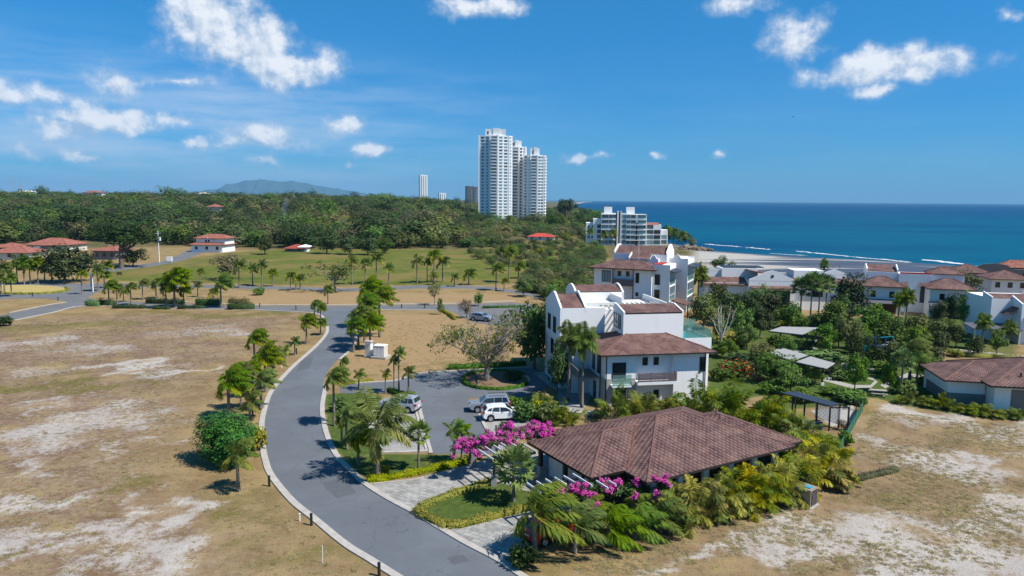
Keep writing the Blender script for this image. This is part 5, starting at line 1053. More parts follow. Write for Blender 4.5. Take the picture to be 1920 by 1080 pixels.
        for x in (-.2, -1.15): q = MB(); q.box(x - .1, s * .93, .98, x + .1, s * .955, 1.02); q.build('door_handle', MT['black_plastic'], o)
    q = MB(); q.box(fx - .02, -.45, .6, fx + .014, .45, .84); q.build('grille', MT['black_plastic'], o)
    q = MB(); q.box(bx - .012, -.26, .72, bx + .02, .26, .84); q.build('number_plate', MT['white'], o)
    return o
SILVER = paint('silver_paint', (.52, .54, .57), .35); WHITE = paint('white_paint', (.8, .8, .8)); RED = paint('red_paint', (.5, .02, .015)); BLUE = paint('blue_silver_paint', (.3, .36, .44), .3); GREY = paint('grey_silver_paint', (.36, .39, .44), .35)
car('silver off-road car parked alone in the bay under the big coconut palm', 750, 769, R(163), SILVER)
car('grey silver off-road car with roof rails, parked beyond the white crossover', 918, 769, R(186), GREY)
car('white crossover parked next to the magenta bougainvillea', 942, 785, R(10), WHITE, 'crossover', rails=False)
car('pale blue car on the far parking court behind the spreading tree', 903, 601, R(-25), BLUE, 'crossover', rails=False)
car('red car almost hidden under the palm at the lower driveway', 1036, 1006, R(35), RED, 'crossover', rails=False)
# ------------------------------------------------------------------ posts, boxes, boards
def bollard_proto():
    b = MB(); b.lathe([(0, -.05), (.1, -.05), (.1, .92), (.085, .94)], n=12); s = b.mesh('bollard_post', MT['dark'])
    c = MB(); c.lathe([(.085, .94), (.11, .95), (.11, 1.08), (.06, 1.12), (0, 1.12)], n=12); return s, c.mesh('bollard_cap', MT['black_plastic'])
BS, BC = bollard_proto()
for px, py, lab in ((505, 912, 'dark bollard light on dry grass right of the small lone coconut palm'), (584, 985, 'dark bollard light beside the short white marker post'), (711, 1080, 'dark bollard light at the bottom edge by the kerb'), (474, 781, 'dark bollard light behind the round green tree'), (556, 664, 'dark bollard light at the two small roadside palms'), (555, 581, 'dark bollard light on the cross road left of the junction'), (796, 578, 'dark bollard light on the cross road right of the twin tall palms'), (753, 578, 'brownish bollard light right beside the tall windblown palm'), (61, 556, 'dark bollard light at the roundabout kerb'), (109, 564, 'dark bollard light on the grass point between the two road arms'), (487, 576, 'blue grey bollard light at the end of the low hedge')):
    o = empty('bollard', G(px, py), 0, lab, 'bollard', 'bollard lights along the roads'); link('post', BS, o); link('cap', BC, o); o.scale = (1, 1, .85)
def stake(px, py, h, r, lab):
    b = MB(); b.tube([(0, 0, -.05), (.01, 0, h * .5), (0, 0, h)], r, 7); b.box(-r * 1.1, -r * 1.1, h, r * 1.1, r * 1.1, h + r); tag(b.build('marker_post', MT['white'], None, G(px, py)), lab, 'post')
stake(562, 977, .55, .05, 'short white marker post next to a dark bollard'); stake(605, 1056, 1.2, .022, 'thin white pole standing in the grass near the bottom'); stake(528, 690, .6, .05, 'small pale stake among the roadside palms')
p = G(692, 669); o = empty('meter_cabinet', p, R(-14), 'tall white meter cabinet with a flat cap next to the transformer', 'cabinet'); b = MB(); b.box(-.45, -.4, .2, .45, .4, 2.3); b.build('body', MT['white'], o); b = MB(); b.box(-.6, -.55, 2.3, .6, .55, 2.48); b.build('cap', MT['concrete'], o); b = MB(); b.box(-.62, -.55, -.02, .62, .55, .2); b.build('plinth', MT['concrete'], o); b = MB(); b.box(-.3, -.42, .5, .3, -.402, 2.0); b.build('door', MT['cream'], o)
p = G(714, 671); o = empty('transformer_box', p, R(-14), 'white pad mounted transformer box on a wide concrete plinth', 'cabinet'); b = MB(); b.box(-.85, -.7, .35, .85, .7, 1.9); b.build('body', MT['cream'], o); b = MB(); b.box(-.9, -.75, 1.9, .9, .75, 2.02); b.build('lid', MT['white'], o); b = MB(); b.box(-1.2, -1.05, -.02, 1.2, 1.05, .35); b.build('plinth', MT['concrete'], o)
for k in range(3): b = MB(); x = -.55 + k * .55; b.box(x - .22, -.72, .5, x + .22, -.702, 1.75); b.build('panel', MT['white'], o)
p = G(173, 546); o = empty('sign_board', p, R(-50), 'tall white sign board on two posts at the road fork', 'sign')
for x in (-1.3, 1.3): b = MB(); b.box(x - .1, -.1, 0, x + .1, .1, 4.6); b.build('post', MT['white'], o)
b = MB(); b.box(-1.2, -.06, 1.2, 1.2, .06, 4.5); b.build('panel', plain('faded_sign', lin(150, 160, 178)[:3], .6, .3, .15, .8), o); b = MB(); b.box(-1.2, -.09, 4.5, 1.2, .09, 4.65); b.build('frame', MT['white'], o)
p = GT(299, 492); o = empty('utility_pole', p, 0, 'pale utility pole with a transformer can beside the residential lane', 'pole'); b = MB(); b.tube([(0, 0, -.3), (0, 0, 11.6)], [.17, .11], 8); b.build('pole', MT['white'], o); b = MB(); b.lathe([(0, 8.0), (.4, 8.0), (.4, 9.3), (0, 9.4)], (.6, 0, 0), n=12); b.build('transformer', MT['steel'], o); b = MB(); b.box(-1.1, -.06, 10.6, 1.1, .06, 10.75); b.build('crossarm', MT['steel'], o)
p = GT(318, 492); o = empty('notice_box', p, 0, 'small white boxed notice on the grass by the utility pole', 'sign'); b = MB(); b.box(-1.0, -.3, .5, 1.0, .3, 2.1); b.build('panel', MT['white'], o); b = MB(); b.box(-.8, -.1, -.2, -.65, .1, .5); b.box(.65, -.1, -.2, .8, .1, .5); b.build('post', MT['white'], o)
p = GT(224, 518); o = empty('notice_board', p, 0, 'small brown board in the meadow left of the palms', 'sign'); b = MB(); b.box(-.8, -.06, .5, .8, .06, 1.3); b.build('panel', MT['wood'], o); b = MB(); b.box(-.7, -.05, -.1, -.6, .05, .5); b.box(.6, -.05, -.1, .7, .05, .5); b.build('post', MT['wood'], o)
# outdoor cooling unit
p = G(1511, 946); o = empty('cooling_unit', p, R(-48), 'beige boxed cooling unit with black louvres in front of the yellow palms', 'machine')
b = MB(); b.box(-.62, -.62, .08, .62, .62, 1.5); b.build('casing', plain('beige_metal', lin(150, 136, 118)[:3], .6, .3, .12, 1.2, dirt=.3), o)
b = MB(); b.box(-.9, -.75, -.03, .75, .75, .08); b.build('base_slab', MT['concrete'], o)
b = MB(); b.box(.625, -.5, .25, .64, .5, 1.38)
b.build('louvre_panel', MT['black_plastic'], o); b = MB()
for k in range(7): z = .32 + k * .155; b.add([(.642, -.48, z), (.642, .48, z), (.7, .48, z - .05), (.7, -.48, z - .05)], [(0, 1, 2, 3), (3, 2, 1, 0)])
b.build('louvre', MT['rail'], o); b = MB(); b.box(-.1, -.3, 1.5, .4, .2, 1.58); b.build('fan_cover', plain('blue_cover', lin(60, 150, 180)[:3], .5, .3), o)
# green mesh fence
def meshmat():
    m = bpy.data.materials.new('green_mesh'); m.use_nodes = True; t = NT(m.node_tree); b = m.node_tree.nodes['Principled BSDF']; b.inputs['Base Color'].default_value = lin(52, 110, 84); b.inputs['Roughness'].default_value = .8
    uv = t.n('ShaderNodeUVMap').outputs[0]; sp = t.n('ShaderNodeSeparateXYZ'); t.l(uv, sp.inputs[0])
    g = t.math('MAXIMUM', t.math('GREATER_THAN', t.math('FRACT', t.math('MULTIPLY', sp.outputs[0], 14)), .5), t.math('GREATER_THAN', t.math('FRACT', t.math('MULTIPLY', sp.outputs[1], 14)), .5))
    tr = t.n('ShaderNodeBsdfTransparent'); mx = t.n('ShaderNodeMixShader'); t.l(g, mx.inputs[0]); t.l(tr.outputs[0], mx.inputs[1]); t.l(b.outputs[0], mx.inputs[2]); t.l(mx.outputs[0], m.node_tree.nodes['Material Output'].inputs['Surface']); return m
MT['mesh'] = meshmat(); fa, fb = Vector(G(1569, 860)), Vector(G(1617, 771)); o = empty('mesh_fence', fa, 0, 'green mesh fence climbing from the palms to the lawn', 'fence'); d = fb - fa; n_ = 9
for i in range(n_ + 1): q = d * i / n_; b = MB(); b.tube([(q.x, q.y, -.1), (q.x, q.y, 1.25)], .035, 6); b.build('post', MT['dark'], o)
b = MB(); s_ = d.normalized().cross(Vector((0, 0, 1))) * .02
for sg in (1,): P = [Vector((0, 0, .05)), d + Vector((0, 0, .05)), d + Vector((0, 0, 1.2)), Vector((0, 0, 1.2))]; b.quad(*[tuple(v + s_) for v in P]); b.quad(*[tuple(v - s_) for v in P][::-1])
b.build('mesh_panel', MT['mesh'], o)
g0 = Vector(G(1581, 768)); o = empty('garden_fence', fb, 0, 'low black rail fence at the corner of the lawn', 'fence')
for (a, c) in (((0, 0, 1.1), tuple(g0 - fb + Vector((0, 0, 1.1)))), ((0, 0, .15), tuple(g0 - fb + Vector((0, 0, .15))))): b = MB(); b.bar(a, c, .05, .05); b.build('rail', MT['dark'], o)
for i in range(4): q = (g0 - fb) * i / 3; b = MB(); b.bar((q.x, q.y, -.1), (q.x, q.y, 1.2), .06, .06, up=(0, 1, 0)); b.build('post', MT['dark'], o)
# dark flat canopy with slatted screen
o = empty('canopy', G(1540, 800), 0, 'black steel canopy with a flat dark roof and pale slatted screen', 'canopy'); bs = Vector(o.location); Z = 2.7
c4 = [Vector(G(x, y, Z)) - bs for x, y in ((1465, 736), (1557, 761), (1575, 757), (1493, 733.5))]
b = MB(); b.add([tuple(v) for v in c4] + [tuple(v - Vector((0, 0, .14))) for v in c4], [(0, 1, 2, 3), (7, 6, 5, 4), (0, 4, 5, 1), (1, 5, 6, 2), (2, 6, 7, 3), (3, 7, 4, 0)]); b.build('roof', MT['metal_roof'], o)
cor = [c4[0], c4[1], c4[2], c4[3]]; e1 = [Vector(G(x, y, Z - .1)) - bs for x, y in ((1563, 764), (1592, 764))]
for v in [cor[0], cor[0].lerp(cor[1], .25), cor[0].lerp(cor[1], .5), cor[0].lerp(cor[1], .75), cor[1], cor[2], cor[3], cor[3].lerp(cor[2], .5), e1[1]]: b = MB(); b.box(v.x - .07, v.y - .07, -.02, v.x + .07, v.y + .07, Z - .15); b.build('post', MT['dark'], o)
b = MB(); b.bar(cor[2] - Vector((0, 0, .1)), e1[1], .1, .12); b.bar(cor[1] - Vector((0, 0, .2)), e1[1], .1, .1); b.build('beam', MT['dark'], o)
b = MB(); A, B = cor[3].lerp(cor[2], .45), cor[3].lerp(cor[2], 1.0)
for k in range(13): z = .5 + k * .15; b.bar((A.x, A.y - .15, z), (B.x, B.y - .15, z), .03, .09)
b.build('slat_screen', MT['white'], o); b = MB(); b.box(cor[1].x - 2.2, cor[1].y + .4, 0, cor[1].x - .5, cor[1].y + 1.2, .8); b.build('bench', plain('blue_cushion', lin(52, 66, 96)[:3]), o)
# garden shade structures
def canopy_white(label, corners, z, posts, slats):
    bs = Vector(G(*posts[0])); o = empty('shade_pergola', bs, 0, label, 'pergola'); c = [Vector(G(x, y, z)) - bs for x, y in corners]
    for i in range(slats):
        f0 = i / slats; f1 = f0 + .62 / slats; sag = .25 * math.sin(f0 * 5)
        b = MB(); P = [c[0].lerp(c[1], f0), c[0].lerp(c[1], f1), c[3].lerp(c[2], f1), c[3].lerp(c[2], f0)]; P = [p + Vector((0, 0, sag * 0)) for p in P]
        b.add([tuple(v) for v in P] + [tuple(v - Vector((0, 0, .1))) for v in P], [(0, 1, 2, 3), (7, 6, 5, 4), (0, 4, 5, 1), (1, 5, 6, 2), (2, 6, 7, 3), (3, 7, 4, 0)]); b.build('slat', MT['umbrella'], o)
    b = MB(); b.bar(c[0] - Vector((0, 0, .18)), c[1] - Vector((0, 0, .18)), .12, .14); b.bar(c[3] - Vector((0, 0, .18)), c[2] - Vector((0, 0, .18)), .12, .14); b.build('beam', MT['dark'], o)
    for p in posts: q = Vector(G(*p)) - bs; b = MB(); b.box(q.x - .1, q.y - .1, -.02, q.x + .1, q.y + .1, z - .25); b.build('post', MT['dark'], o); b = MB(); b.box(q.x - .22, q.y - .22, -.02, q.x + .22, q.y + .22, .35); b.build('post_base', MT['white'], o)
canopy_white('flat pale slatted pergola on the middle lawn, in front of flowering trees', ((1442, 620), (1505, 627), (1537, 614), (1466, 612)), 2.7, ((1462, 650), (1512, 652), (1528, 640)), 16)
canopy_white('white slatted pergola sweeping down behind the dark round bush', ((1492, 678), (1551, 691), (1567, 681), (1520, 668)), 2.8, ((1541, 722), (1555, 712)), 15)
canopy_white('white slatted pergola roof curving between the shrubs, upper half of the sweep', ((1440, 661), (1486, 676), (1516, 666), (1470, 653)), 2.8, ((1455, 690), (1500, 702)), 14)
p = G(1646, 742); o = empty('picnic_table', p, R(-15), 'grey picnic table with benches on the lawn near the bungalow', 'table'); b = MB(); b.box(-.95, -.4, .7, .95, .4, .76); b.build('tabletop', MT['concrete_old'], o)
for y in (-.75, .75): b = MB(); b.box(-.95, y - .14, .42, .95, y + .14, .47); b.build('bench', MT['concrete_old'], o)
for x in (-.6, .6): b = MB(); b.box(x - .06, -.8, 0, x + .06, .8, .1); b.box(x - .06, -.1, .1, x + .06, .1, .7); b.build('leg', MT['concrete_old'], o)
p = G(1640, 662); o = empty('play_frame', p, R(20), 'blue and teal climbing frame with a slide among the garden trees', 'playground'); T_ = plain('teal_plastic', lin(40, 140, 150)[:3], .5, .3); N_ = plain('navy_plastic', lin(38, 70, 120)[:3], .5, .3)
for x, y in ((-1, -1), (1, -1), (1, 1), (-1, 1)): b = MB(); b.box(x - .07, y - .07, 0, x + .07, y + .07, 2.7); b.build('post', N_, o)
b = MB(); b.box(-1.1, -1.1, 1.2, 1.1, 1.1, 1.32); b.build('deck', N_, o); b = MB(); b.bar((-1, -1, 2.6), (1, 1, 2.6), .08, .08); b.bar((-1, 1, 2.52), (1, -1, 2.52), .08, .08); b.build('top_frame', N_, o)
b = MB(); b.add([(-1.1, -.4, 1.3), (-3.2, -.4, .15), (-3.2, .4, .15), (-1.1, .4, 1.3), (-1.1, -.4, 1.22), (-3.2, -.4, .07), (-3.2, .4, .07), (-1.1, .4, 1.22)], [(0, 1, 2, 3), (7, 6, 5, 4), (0, 4, 5, 1), (2, 6, 7, 3), (1, 5, 6, 2)]); b.bar((-1.1, -.42, 1.4), (-3.2, -.42, .25), .05, .22); b.bar((-1.1, .42, 1.4), (-3.2, .42, .25), .05, .22); b.build('slide', T_, o)
b = MB(); b.bar((1, 0, 2.5), (3.6, 0, 2.5), .1, .1); b.bar((3.6, -.9, 0), (3.6, 0, 2.5), .08, .08, up=(1, 0, 0)); b.bar((3.6, .9, 0), (3.6, 0, 2.5), .08, .08, up=(1, 0, 0)); b.build('swing_beam', T_, o)
# rocks of the headland
rng = np.random.default_rng(8)
rk = plain('rock', lin(128, 112, 96)[:3], .95, .1, .35, .3)
for i, (px, py, w_, h_) in enumerate(((1286, 463, 22, 3.5), (1302, 464, 18, 2.5), (1316, 466, 14, 1.6), (1330, 466, 10, 1.0))):
    p = D(px, py, 395 + i * 3); bm = bmesh.new(); bmesh.ops.create_icosphere(bm, subdivisions=3, radius=1)
    for v in bm.verts: s = 1 + .25 * math.sin(v.co.x * 5 + i) * math.cos(v.co.y * 4 + v.co.z * 6) + .08 * rng.normal(); v.co = Vector((v.co.x * w_ * .18 * s, v.co.y * 4 * s, v.co.z * h_ * s))
    me_ = bpy.data.meshes.new('rock'); bm.to_mesh(me_); bm.free(); me_.materials.append(rk); tag(link('headland_rock', me_, None, (p[0], p[1], -3.5)), ['largest brown rock ledge under the headland palms', 'second brown rock ledge stepping onto the beach', 'low brown rock shelf on the pale sand', 'smallest flat rock at the tip toward the surf'][i], 'rock')
# bird
bp = D(1487, 219, 150); bd = MB(); bd.lathe([(0, -.42), (.05, -.36), (.1, -.1), (.09, .15), (.05, .32), (0, .42)], axis='y', n=8)
bd.add([(-.02, .12, .03), (-.02, -.14, .03), (-.5, -.02, .2), (-.45, .2, .22), (-.95, -.12, .06), (-.9, -.02, .08)], [(0, 3, 2, 1), (1, 2, 3, 0), (3, 5, 4, 2), (2, 4, 5, 3)]); bd.add([(.02, .12, .03), (.02, -.14, .03), (.5, -.02, .2), (.45, .2, .22), (.95, -.12, .06), (.9, -.02, .08)], [(0, 1, 2, 3), (3, 2, 1, 0), (3, 2, 4, 5), (5, 4, 2, 3)]); bd.add([(-.04, -.4, 0), (.04, -.4, 0), (.12, -.68, 0), (-.12, -.68, 0)], [(0, 1, 2, 3), (3, 2, 1, 0)])
ob = bd.build('bird', plain('black_feather', (.015, .014, .014), .7, .2)); ob.location = bp; ob.rotation_euler = (.3, .35, 1.2); ob.scale = (.42,) * 3; tag(ob, 'dark bird gliding over the sea, wings spread', 'bird')
for px, top, lab in ((25, 333, 'thin red and white radio mast on the far left ridge, the shorter'), (39, 327, 'thin radio mast on the far ridge, the taller of two')):
    p = D(px, 360, 1200); g = float(terrain(p[0], p[1])); h = float(D(px, top, 1200)[2]) - g; b = MB(); b.tube([(0, 0, 0), (0, 0, h)], [.5, .25], 4)
    for k in range(6): b.box(-.7, -.7, h * (.3 + k * .11), .7, .7, h * (.3 + k * .11) + .4)
    tag(b.build('radio_mast', MT['concrete_old'], None, (p[0], p[1], g)), lab, 'mast')
# thin wood smoke rising from the trees
sp_ = D(531, 402, 470); b = MB(); prof = [(0, 0), (.9, .8), (1.5, 4), (1.9, 8), (2.2, 12), (1.3, 15), (0, 16)]; b.lathe(prof, n=14); vs = []
for (x, y, z) in b.v: vs.append((x + z * .16 + .5 * math.sin(z * .6), y + .3 * math.cos(z * .5), z))
b.v = vs; sm = bpy.data.materials.new('smoke'); sm.use_nodes = True; t = NT(sm.node_tree); sm.node_tree.nodes.remove(sm.node_tree.nodes['Principled BSDF']); v_ = t.n('ShaderNodeVolumePrincipled'); v_.inputs['Color'].default_value = (.8, .86, .95, 1); v_.inputs['Density'].default_value = .045; t.l(v_.outputs[0], sm.node_tree.nodes['Material Output'].inputs['Volume'])
o = b.build('smoke', sm, None, (sp_[0], sp_[1], sp_[2] - 4)); o.rotation_euler = (0, 0, .4); tag(o, 'thin blue smoke rising from the wood', None, None, 'stuff')
# ------------------------------------------------------------------ the far wood (one mass) and scrub
def wood_protos(cname, specs):
    c = bpy.data.collections.new(cname); k = 0
    for leaf, n, seed, low, size, gaps, wide in specs:
        rng = np.random.default_rng(seed); C = []; Rr = []
        lob = rng.random(4) * 6.28
        while len(C) < 13:
            d = unit(rng.normal(size=3)); az = math.atan2(d[1], d[0]); r = .15 + .12 * rng.random(); q = rng.random() ** .4
            if gaps and rng.random() < gaps: continue
            kk = 1 + .2 * sum(math.sin((i + 1) * az + lob[i]) for i in range(4)) * .6
            C.append((d[0] * (.5 - r * .7) * q * kk, d[1] * (.5 - r * .7) * q * kk, min(1 - r * .5, (1 + low) / 2 + d[2] * (1 - low) / 2 * q * .86))); Rr.append(r)
        V, Q, t_ = leaf_cloud(rng, C, Rr, n, size, .16, dome=.8, jit=.28, shell=.75); pcs = [(V, Q, 0, t_)] + [(v, q, 1, 0) for v, q in limbs(rng, low + .2, np.array(C), .018, 4, n=4)]
        o = bpy.data.objects.new('%s_%02d' % (cname, k), np_mesh('%s_%02d' % (cname, k), pcs, [MT[leaf], MT['bark']])); c.objects.link(o); k += 1
    return c
def scatter(name, label, pts, scl, rot, idx, colln):
    me = bpy.data.meshes.new(name); me.vertices.add(len(pts)); me.vertices.foreach_set('co', np.asarray(pts, np.float32).ravel()); me.update()
    a = me.attributes.new('sc', 'FLOAT_VECTOR', 'POINT'); a.data.foreach_set('vector', np.asarray(scl, np.float32).ravel())
    a = me.attributes.new('rt', 'FLOAT_VECTOR', 'POINT'); a.data.foreach_set('vector', np.stack([np.zeros(len(pts)), np.zeros(len(pts)), rot], 1).astype(np.float32).ravel())
    a = me.attributes.new('ix', 'INT', 'POINT'); a.data.foreach_set('value', np.asarray(idx, np.int32))
    o = link(name, me); tag(o, label, None, None, 'stuff')
    ng = bpy.data.node_groups.new(name, 'GeometryNodeTree'); ng.interface.new_socket('Geometry', in_out='INPUT', socket_type='NodeSocketGeometry'); ng.interface.new_socket('Geometry', in_out='OUTPUT', socket_type='NodeSocketGeometry')
    N = ng.nodes; gi = N.new('NodeGroupInput'); go = N.new('NodeGroupOutput'); ip = N.new('GeometryNodeInstanceOnPoints'); ci = N.new('GeometryNodeCollectionInfo')
    ci.inputs['Collection'].default_value = colln; ci.inputs['Separate Children'].default_value = True; ci.inputs['Reset Children'].default_value = True; ip.inputs['Pick Instance'].default_value = True
    def na(nm, dt): q = N.new('GeometryNodeInputNamedAttribute'); q.data_type = dt; q.inputs['Name'].default_value = nm; return [s for s in q.outputs if s.enabled and s.name == 'Attribute'][0]
    L = ng.links; L.new(gi.outputs[0], ip.inputs['Points']); L.new(ci.outputs[0], ip.inputs['Instance']); L.new(na('ix', 'INT'), ip.inputs['Instance Index']); L.new(na('sc', 'FLOAT_VECTOR'), ip.inputs['Scale'])
    er = N.new('FunctionNodeEulerToRotation'); L.new(na('rt', 'FLOAT_VECTOR'), er.inputs[0]); L.new(er.outputs[0], ip.inputs['Rotation']); L.new(ip.outputs[0], go.inputs[0])
    md = o.modifiers.new('scatter', 'NODES'); md.node_group = ng; return o
WC = wood_protos('woodtree', [('dark_leaf', 1100, 1, .05, .075, 0, 1), ('mid_leaf', 750, 2, .06, .085, .1, 1), ('mid_leaf', 750, 3, .1, .085, .2, 1), ('dark_leaf', 800, 4, .08, .08, 0, 1), ('olive_leaf', 650, 5, .06, .08, .3, 1), ('garden_leaf', 700, 6, .05, .085, .1, 1), ('brown_leaf', 450, 7, .06, .07, .4, 1), ('olive_leaf', 600, 8, .1, .075, .3, 1)])
rng = np.random.default_rng(77)
HOUSES = [(o.location.x, o.location.y, 20 if o.name.startswith(('house', 'barn', 'shed', 'utility', 'bungalow')) else 12) for o in scene.objects if o.parent is None and o.get('category') in ('house', 'barn', 'shed', 'pole', 'tower', 'building')]
P = []; y = 322.
lane = [np.array(p) for p in pix([(180, 508), (262, 498), (320, 484), (372, 470)])]
while y < 1350:
    s = np.interp(y, [330, 600, 1300], [9, 11.5, 16]); xs_ = np.arange(-.86 * y, min(.2 * y, 200), s)
    for x in xs_: P.append((x + rng.uniform(-.45, .45) * s, y + rng.uniform(-.45, .45) * s, s))
    y += s * .95
P = np.array(P); px_, py_, ps = P.T; u = px_ / py_
start = np.interp(u, [-.9, -.72, -.6, -.5, -.47, -.40, -.3, -.2, -.07, 0, .05, .12], [330, 352, 382, 372, 362, 336, 342, 334, 352, 372, 392, 440]) + 6 * np.sin(px_ * .09)
keep = (py_ > start) & (coast(py_) - px_ > 32)
for hx, hy, r in HOUSES:
    if hy > 250: w_ = 30 if r == 20 else 14; keep &= ~((np.hypot(px_ - hx, py_ - hy) < r) | ((np.abs(px_ - hx * py_ / hy) < w_ * .62) & (py_ < hy + 8) & (py_ > hy - (40 if hy < 600 else 14))))
keep &= ~((np.abs(px_ - 62) < 33) & (py_ > 385) & (py_ < 425))
for lp in lane: keep &= np.hypot(px_ - lp[0], py_ - lp[1]) > 14
clear = rng.random(len(P)); cl = np.sin(px_ * .031 + 1.7 * np.sin(py_ * .013)) * np.sin(py_ * .027 + px_ * .009 + .5); keep &= ~((cl > .62) & (py_ > 390) & (u < -.12) & (clear < .9)); keep &= clear > np.where((py_ > 420) & (py_ < 760) & (u > -.75) & (u < -.1), .12, .04)
P = P[keep]; px_, py_, ps = P.T; u = px_ / py_; n = len(P)
h = np.clip(rng.normal(10.2, 2.4, n), 4.5, 17) * np.interp(py_, [330, 420, 1300], [.85, 1, 1.1]); h *= np.where((u > -.075) & (py_ < 640), .55, 1); h *= np.where((u > -.075) & (py_ >= 640), .8, 1)
h *= 1 + .35 * (rng.random(n) > .9); wd = np.maximum(h * rng.uniform(1.0, 1.65, n), ps * 1.1)
patch = np.sin(px_ * .013 + 2) * np.sin(py_ * .011 + px_ * .004)
pr_ = np.where(rng.random(n) < .5 + .35 * patch, rng.choice([0, 3, 0, 1, 3, 2, 5], n), rng.choice([1, 2, 4, 5, 7, 4, 2, 6, 7], n)); pr_ = np.where((pr_ == 6) & (rng.random(n) < .5), 2, pr_)
scatter('woodland', 'dense tropical woodland rolling to the horizon', np.stack([px_, py_, terrain(px_, py_) - .3], 1), np.stack([wd, wd, h], 1), rng.random(n) * 6.28, pr_, WC)
# scrub left of the rear apartments, and thin bushes over the meadow's far edge
def in_poly(px_, py_, pts):
    Q = np.array(pix(pts)); ins = np.zeros(len(px_), bool); j = len(Q) - 1
    for i in range(len(Q)):
        (x1, y1), (x2, y2) = Q[j], Q[i]; ins ^= ((y1 > py_) != (y2 > py_)) & (px_ < (x2 - x1) * (py_ - y1) / (y2 - y1 + 1e-12) + x1); j = i
    return ins
A = rng.uniform([-60, 150], [90, 400], (9000, 2)); m1 = in_poly(A[:, 0], A[:, 1], [(978, 538), (1000, 512), (1050, 497), (1100, 478), (1128, 470), (1135, 560), (1060, 572), (1010, 556)]); A1 = A[m1][:520]
m2 = in_poly(A[:, 0], A[:, 1], [(880, 462), (1000, 452), (1110, 455), (1130, 475), (1060, 497), (1000, 508), (920, 500), (880, 480)]) & (coast(A[:, 1]) - A[:, 0] > 30); A2 = A[m2][:230]
A = np.concatenate([A1, A2]); n = len(A); h = np.concatenate([rng.uniform(1.6, 4.2, len(A1)), rng.uniform(1.2, 3.6, len(A2))]); wd = h * rng.uniform(1.1, 1.9, n)
scatter('scrub', 'tangled green scrub between the meadow and the apartments', np.stack([A[:, 0], A[:, 1], terrain(A[:, 0], A[:, 1]) - .1], 1), np.stack([wd, wd, h], 1), rng.random(n) * 6.28, rng.choice([1, 2, 5, 0, 4, 7, 2], n), WC)
# tufts of dry grass and low weeds over the open ground
def tuft_coll(cname, mat):
    c = bpy.data.collections.new(cname)
    for k in range(3):
        r_ = np.random.default_rng(900 + k); q = 34; d = r_.normal(size=(q, 3)) * .55; d[:, 2] = .9; pos = np.concatenate([r_.normal(size=(q, 2)) * .4, np.zeros((q, 1))], 1); V, Q = kites(pos, unit(r_.normal(size=(q, 3)) * .5 + np.array([0, -.2, 1])), d, r_.uniform(.4, 1., q), np.full(q, .06))
        c.objects.link(bpy.data.objects.new('%s_%d' % (cname, k), np_mesh('%s_%d' % (cname, k), [(V, Q, 0, np.repeat(r_.random(q) ** 2, 4))], [mat])))
    return c
TC = tuft_coll('grasstuft', leafmat('dry_blade', (.29, .22, .11, 1), (.36, .28, .15, 1), (.27, .25, .1, 1), .3, .3)); GC = tuft_coll('weedtuft', leafmat('weed_blade', (.11, .13, .035, 1), (.18, .18, .06, 1), (.25, .22, .08, 1), .3, .3)); TP = []
for pts, k in (([(0, 606), (300, 590), (560, 594), (480, 660), (380, 760), (330, 860), (480, 900), (560, 980), (690, 1080), (0, 1080)], 9000), ([(1100, 1078), (1030, 1060), (1280, 990), (1540, 945), (1690, 885), (1600, 850), (1640, 770), (1920, 800), (1920, 1078)], 7000), ([(640, 600), (860, 590), (990, 630), (990, 685), (760, 700), (650, 700)], 1800)):
    Q = np.array(pix(pts)); a = rng.uniform(Q.min(0), Q.max(0), (k * 4, 2)); a = a[in_poly(a[:, 0], a[:, 1], pts)][:k]; TP.append(a)
TP = np.concatenate(TP); nse = np.sin(TP[:, 0] * .35 + np.sin(TP[:, 1] * .22) * 2) * np.sin(TP[:, 1] * .31 + 1) + .5 * np.sin(TP[:, 0] * 1.3) * np.sin(TP[:, 1] * 1.1); TP = TP[nse + rng.random(len(TP)) * 1.2 > .5]; n = len(TP); s = rng.uniform(.07, .2, n); gw = rng.random(n) < .07
for sel, nm, lab, cc in ((~gw, 'dry_grass', 'sparse tufts of dry straw grass over the sandy plots', TC), (gw, 'weeds', 'scattered low green weeds over the sandy plots', GC)):
    q = TP[sel]; m_ = len(q); ss = s[sel]; scatter(nm, lab, np.stack([q[:, 0], q[:, 1], np.zeros(m_)], 1), np.stack([ss * 1.7, ss * 1.7, ss * .9], 1), rng.random(m_) * 6.28, rng.integers(0, 3, m_), cc)
def trees(rows, group=None):
    for key, px, py, top, w_, nm, lab in rows: grow(key, nm, 'tree' if 'bush' not in nm and 'shrub' not in nm else 'bush', px, py, top, w_, lab, group)
# ------------------------------------------------------------------ palms (base x, base y, top y, span)
def palms(key, group, rows, name='coconut_palm', cat='palm'):
    for px, py, top, w_, lab in rows: grow(key, name, cat, px, py, top, w_, lab, group)
palms('coconut', 'coconut palms on the left verge of the main road', [
 (430, 786, 690, 88, 'yellowing coconut palm with low sweeping fronds behind the round green tree'),
 (453, 768, 682, 60, 'dark coconut palm leaning behind the yellowing one on the left verge'),
 (478, 694, 616, 58, 'tall coconut palm with the highest crown of the left verge clump'),
 (498, 735, 645, 68, 'bushy windblown coconut palm in the middle of the left verge clump'),
 (490, 768, 692, 68, 'coconut palm just below the bushiest one of the left verge clump'),
 (575, 645, 590, 44, 'coconut palm with two slim stems by the kerb below the junction'),
 (601, 628, 596, 30, 'small coconut palm right at the kerb bend below the junction'),
 (590, 594, 561, 30, 'coconut palm nearest the road junction, left of its mouth'),
 (601, 600, 570, 26, 'short coconut palm behind the junction palm, its crown lower')])
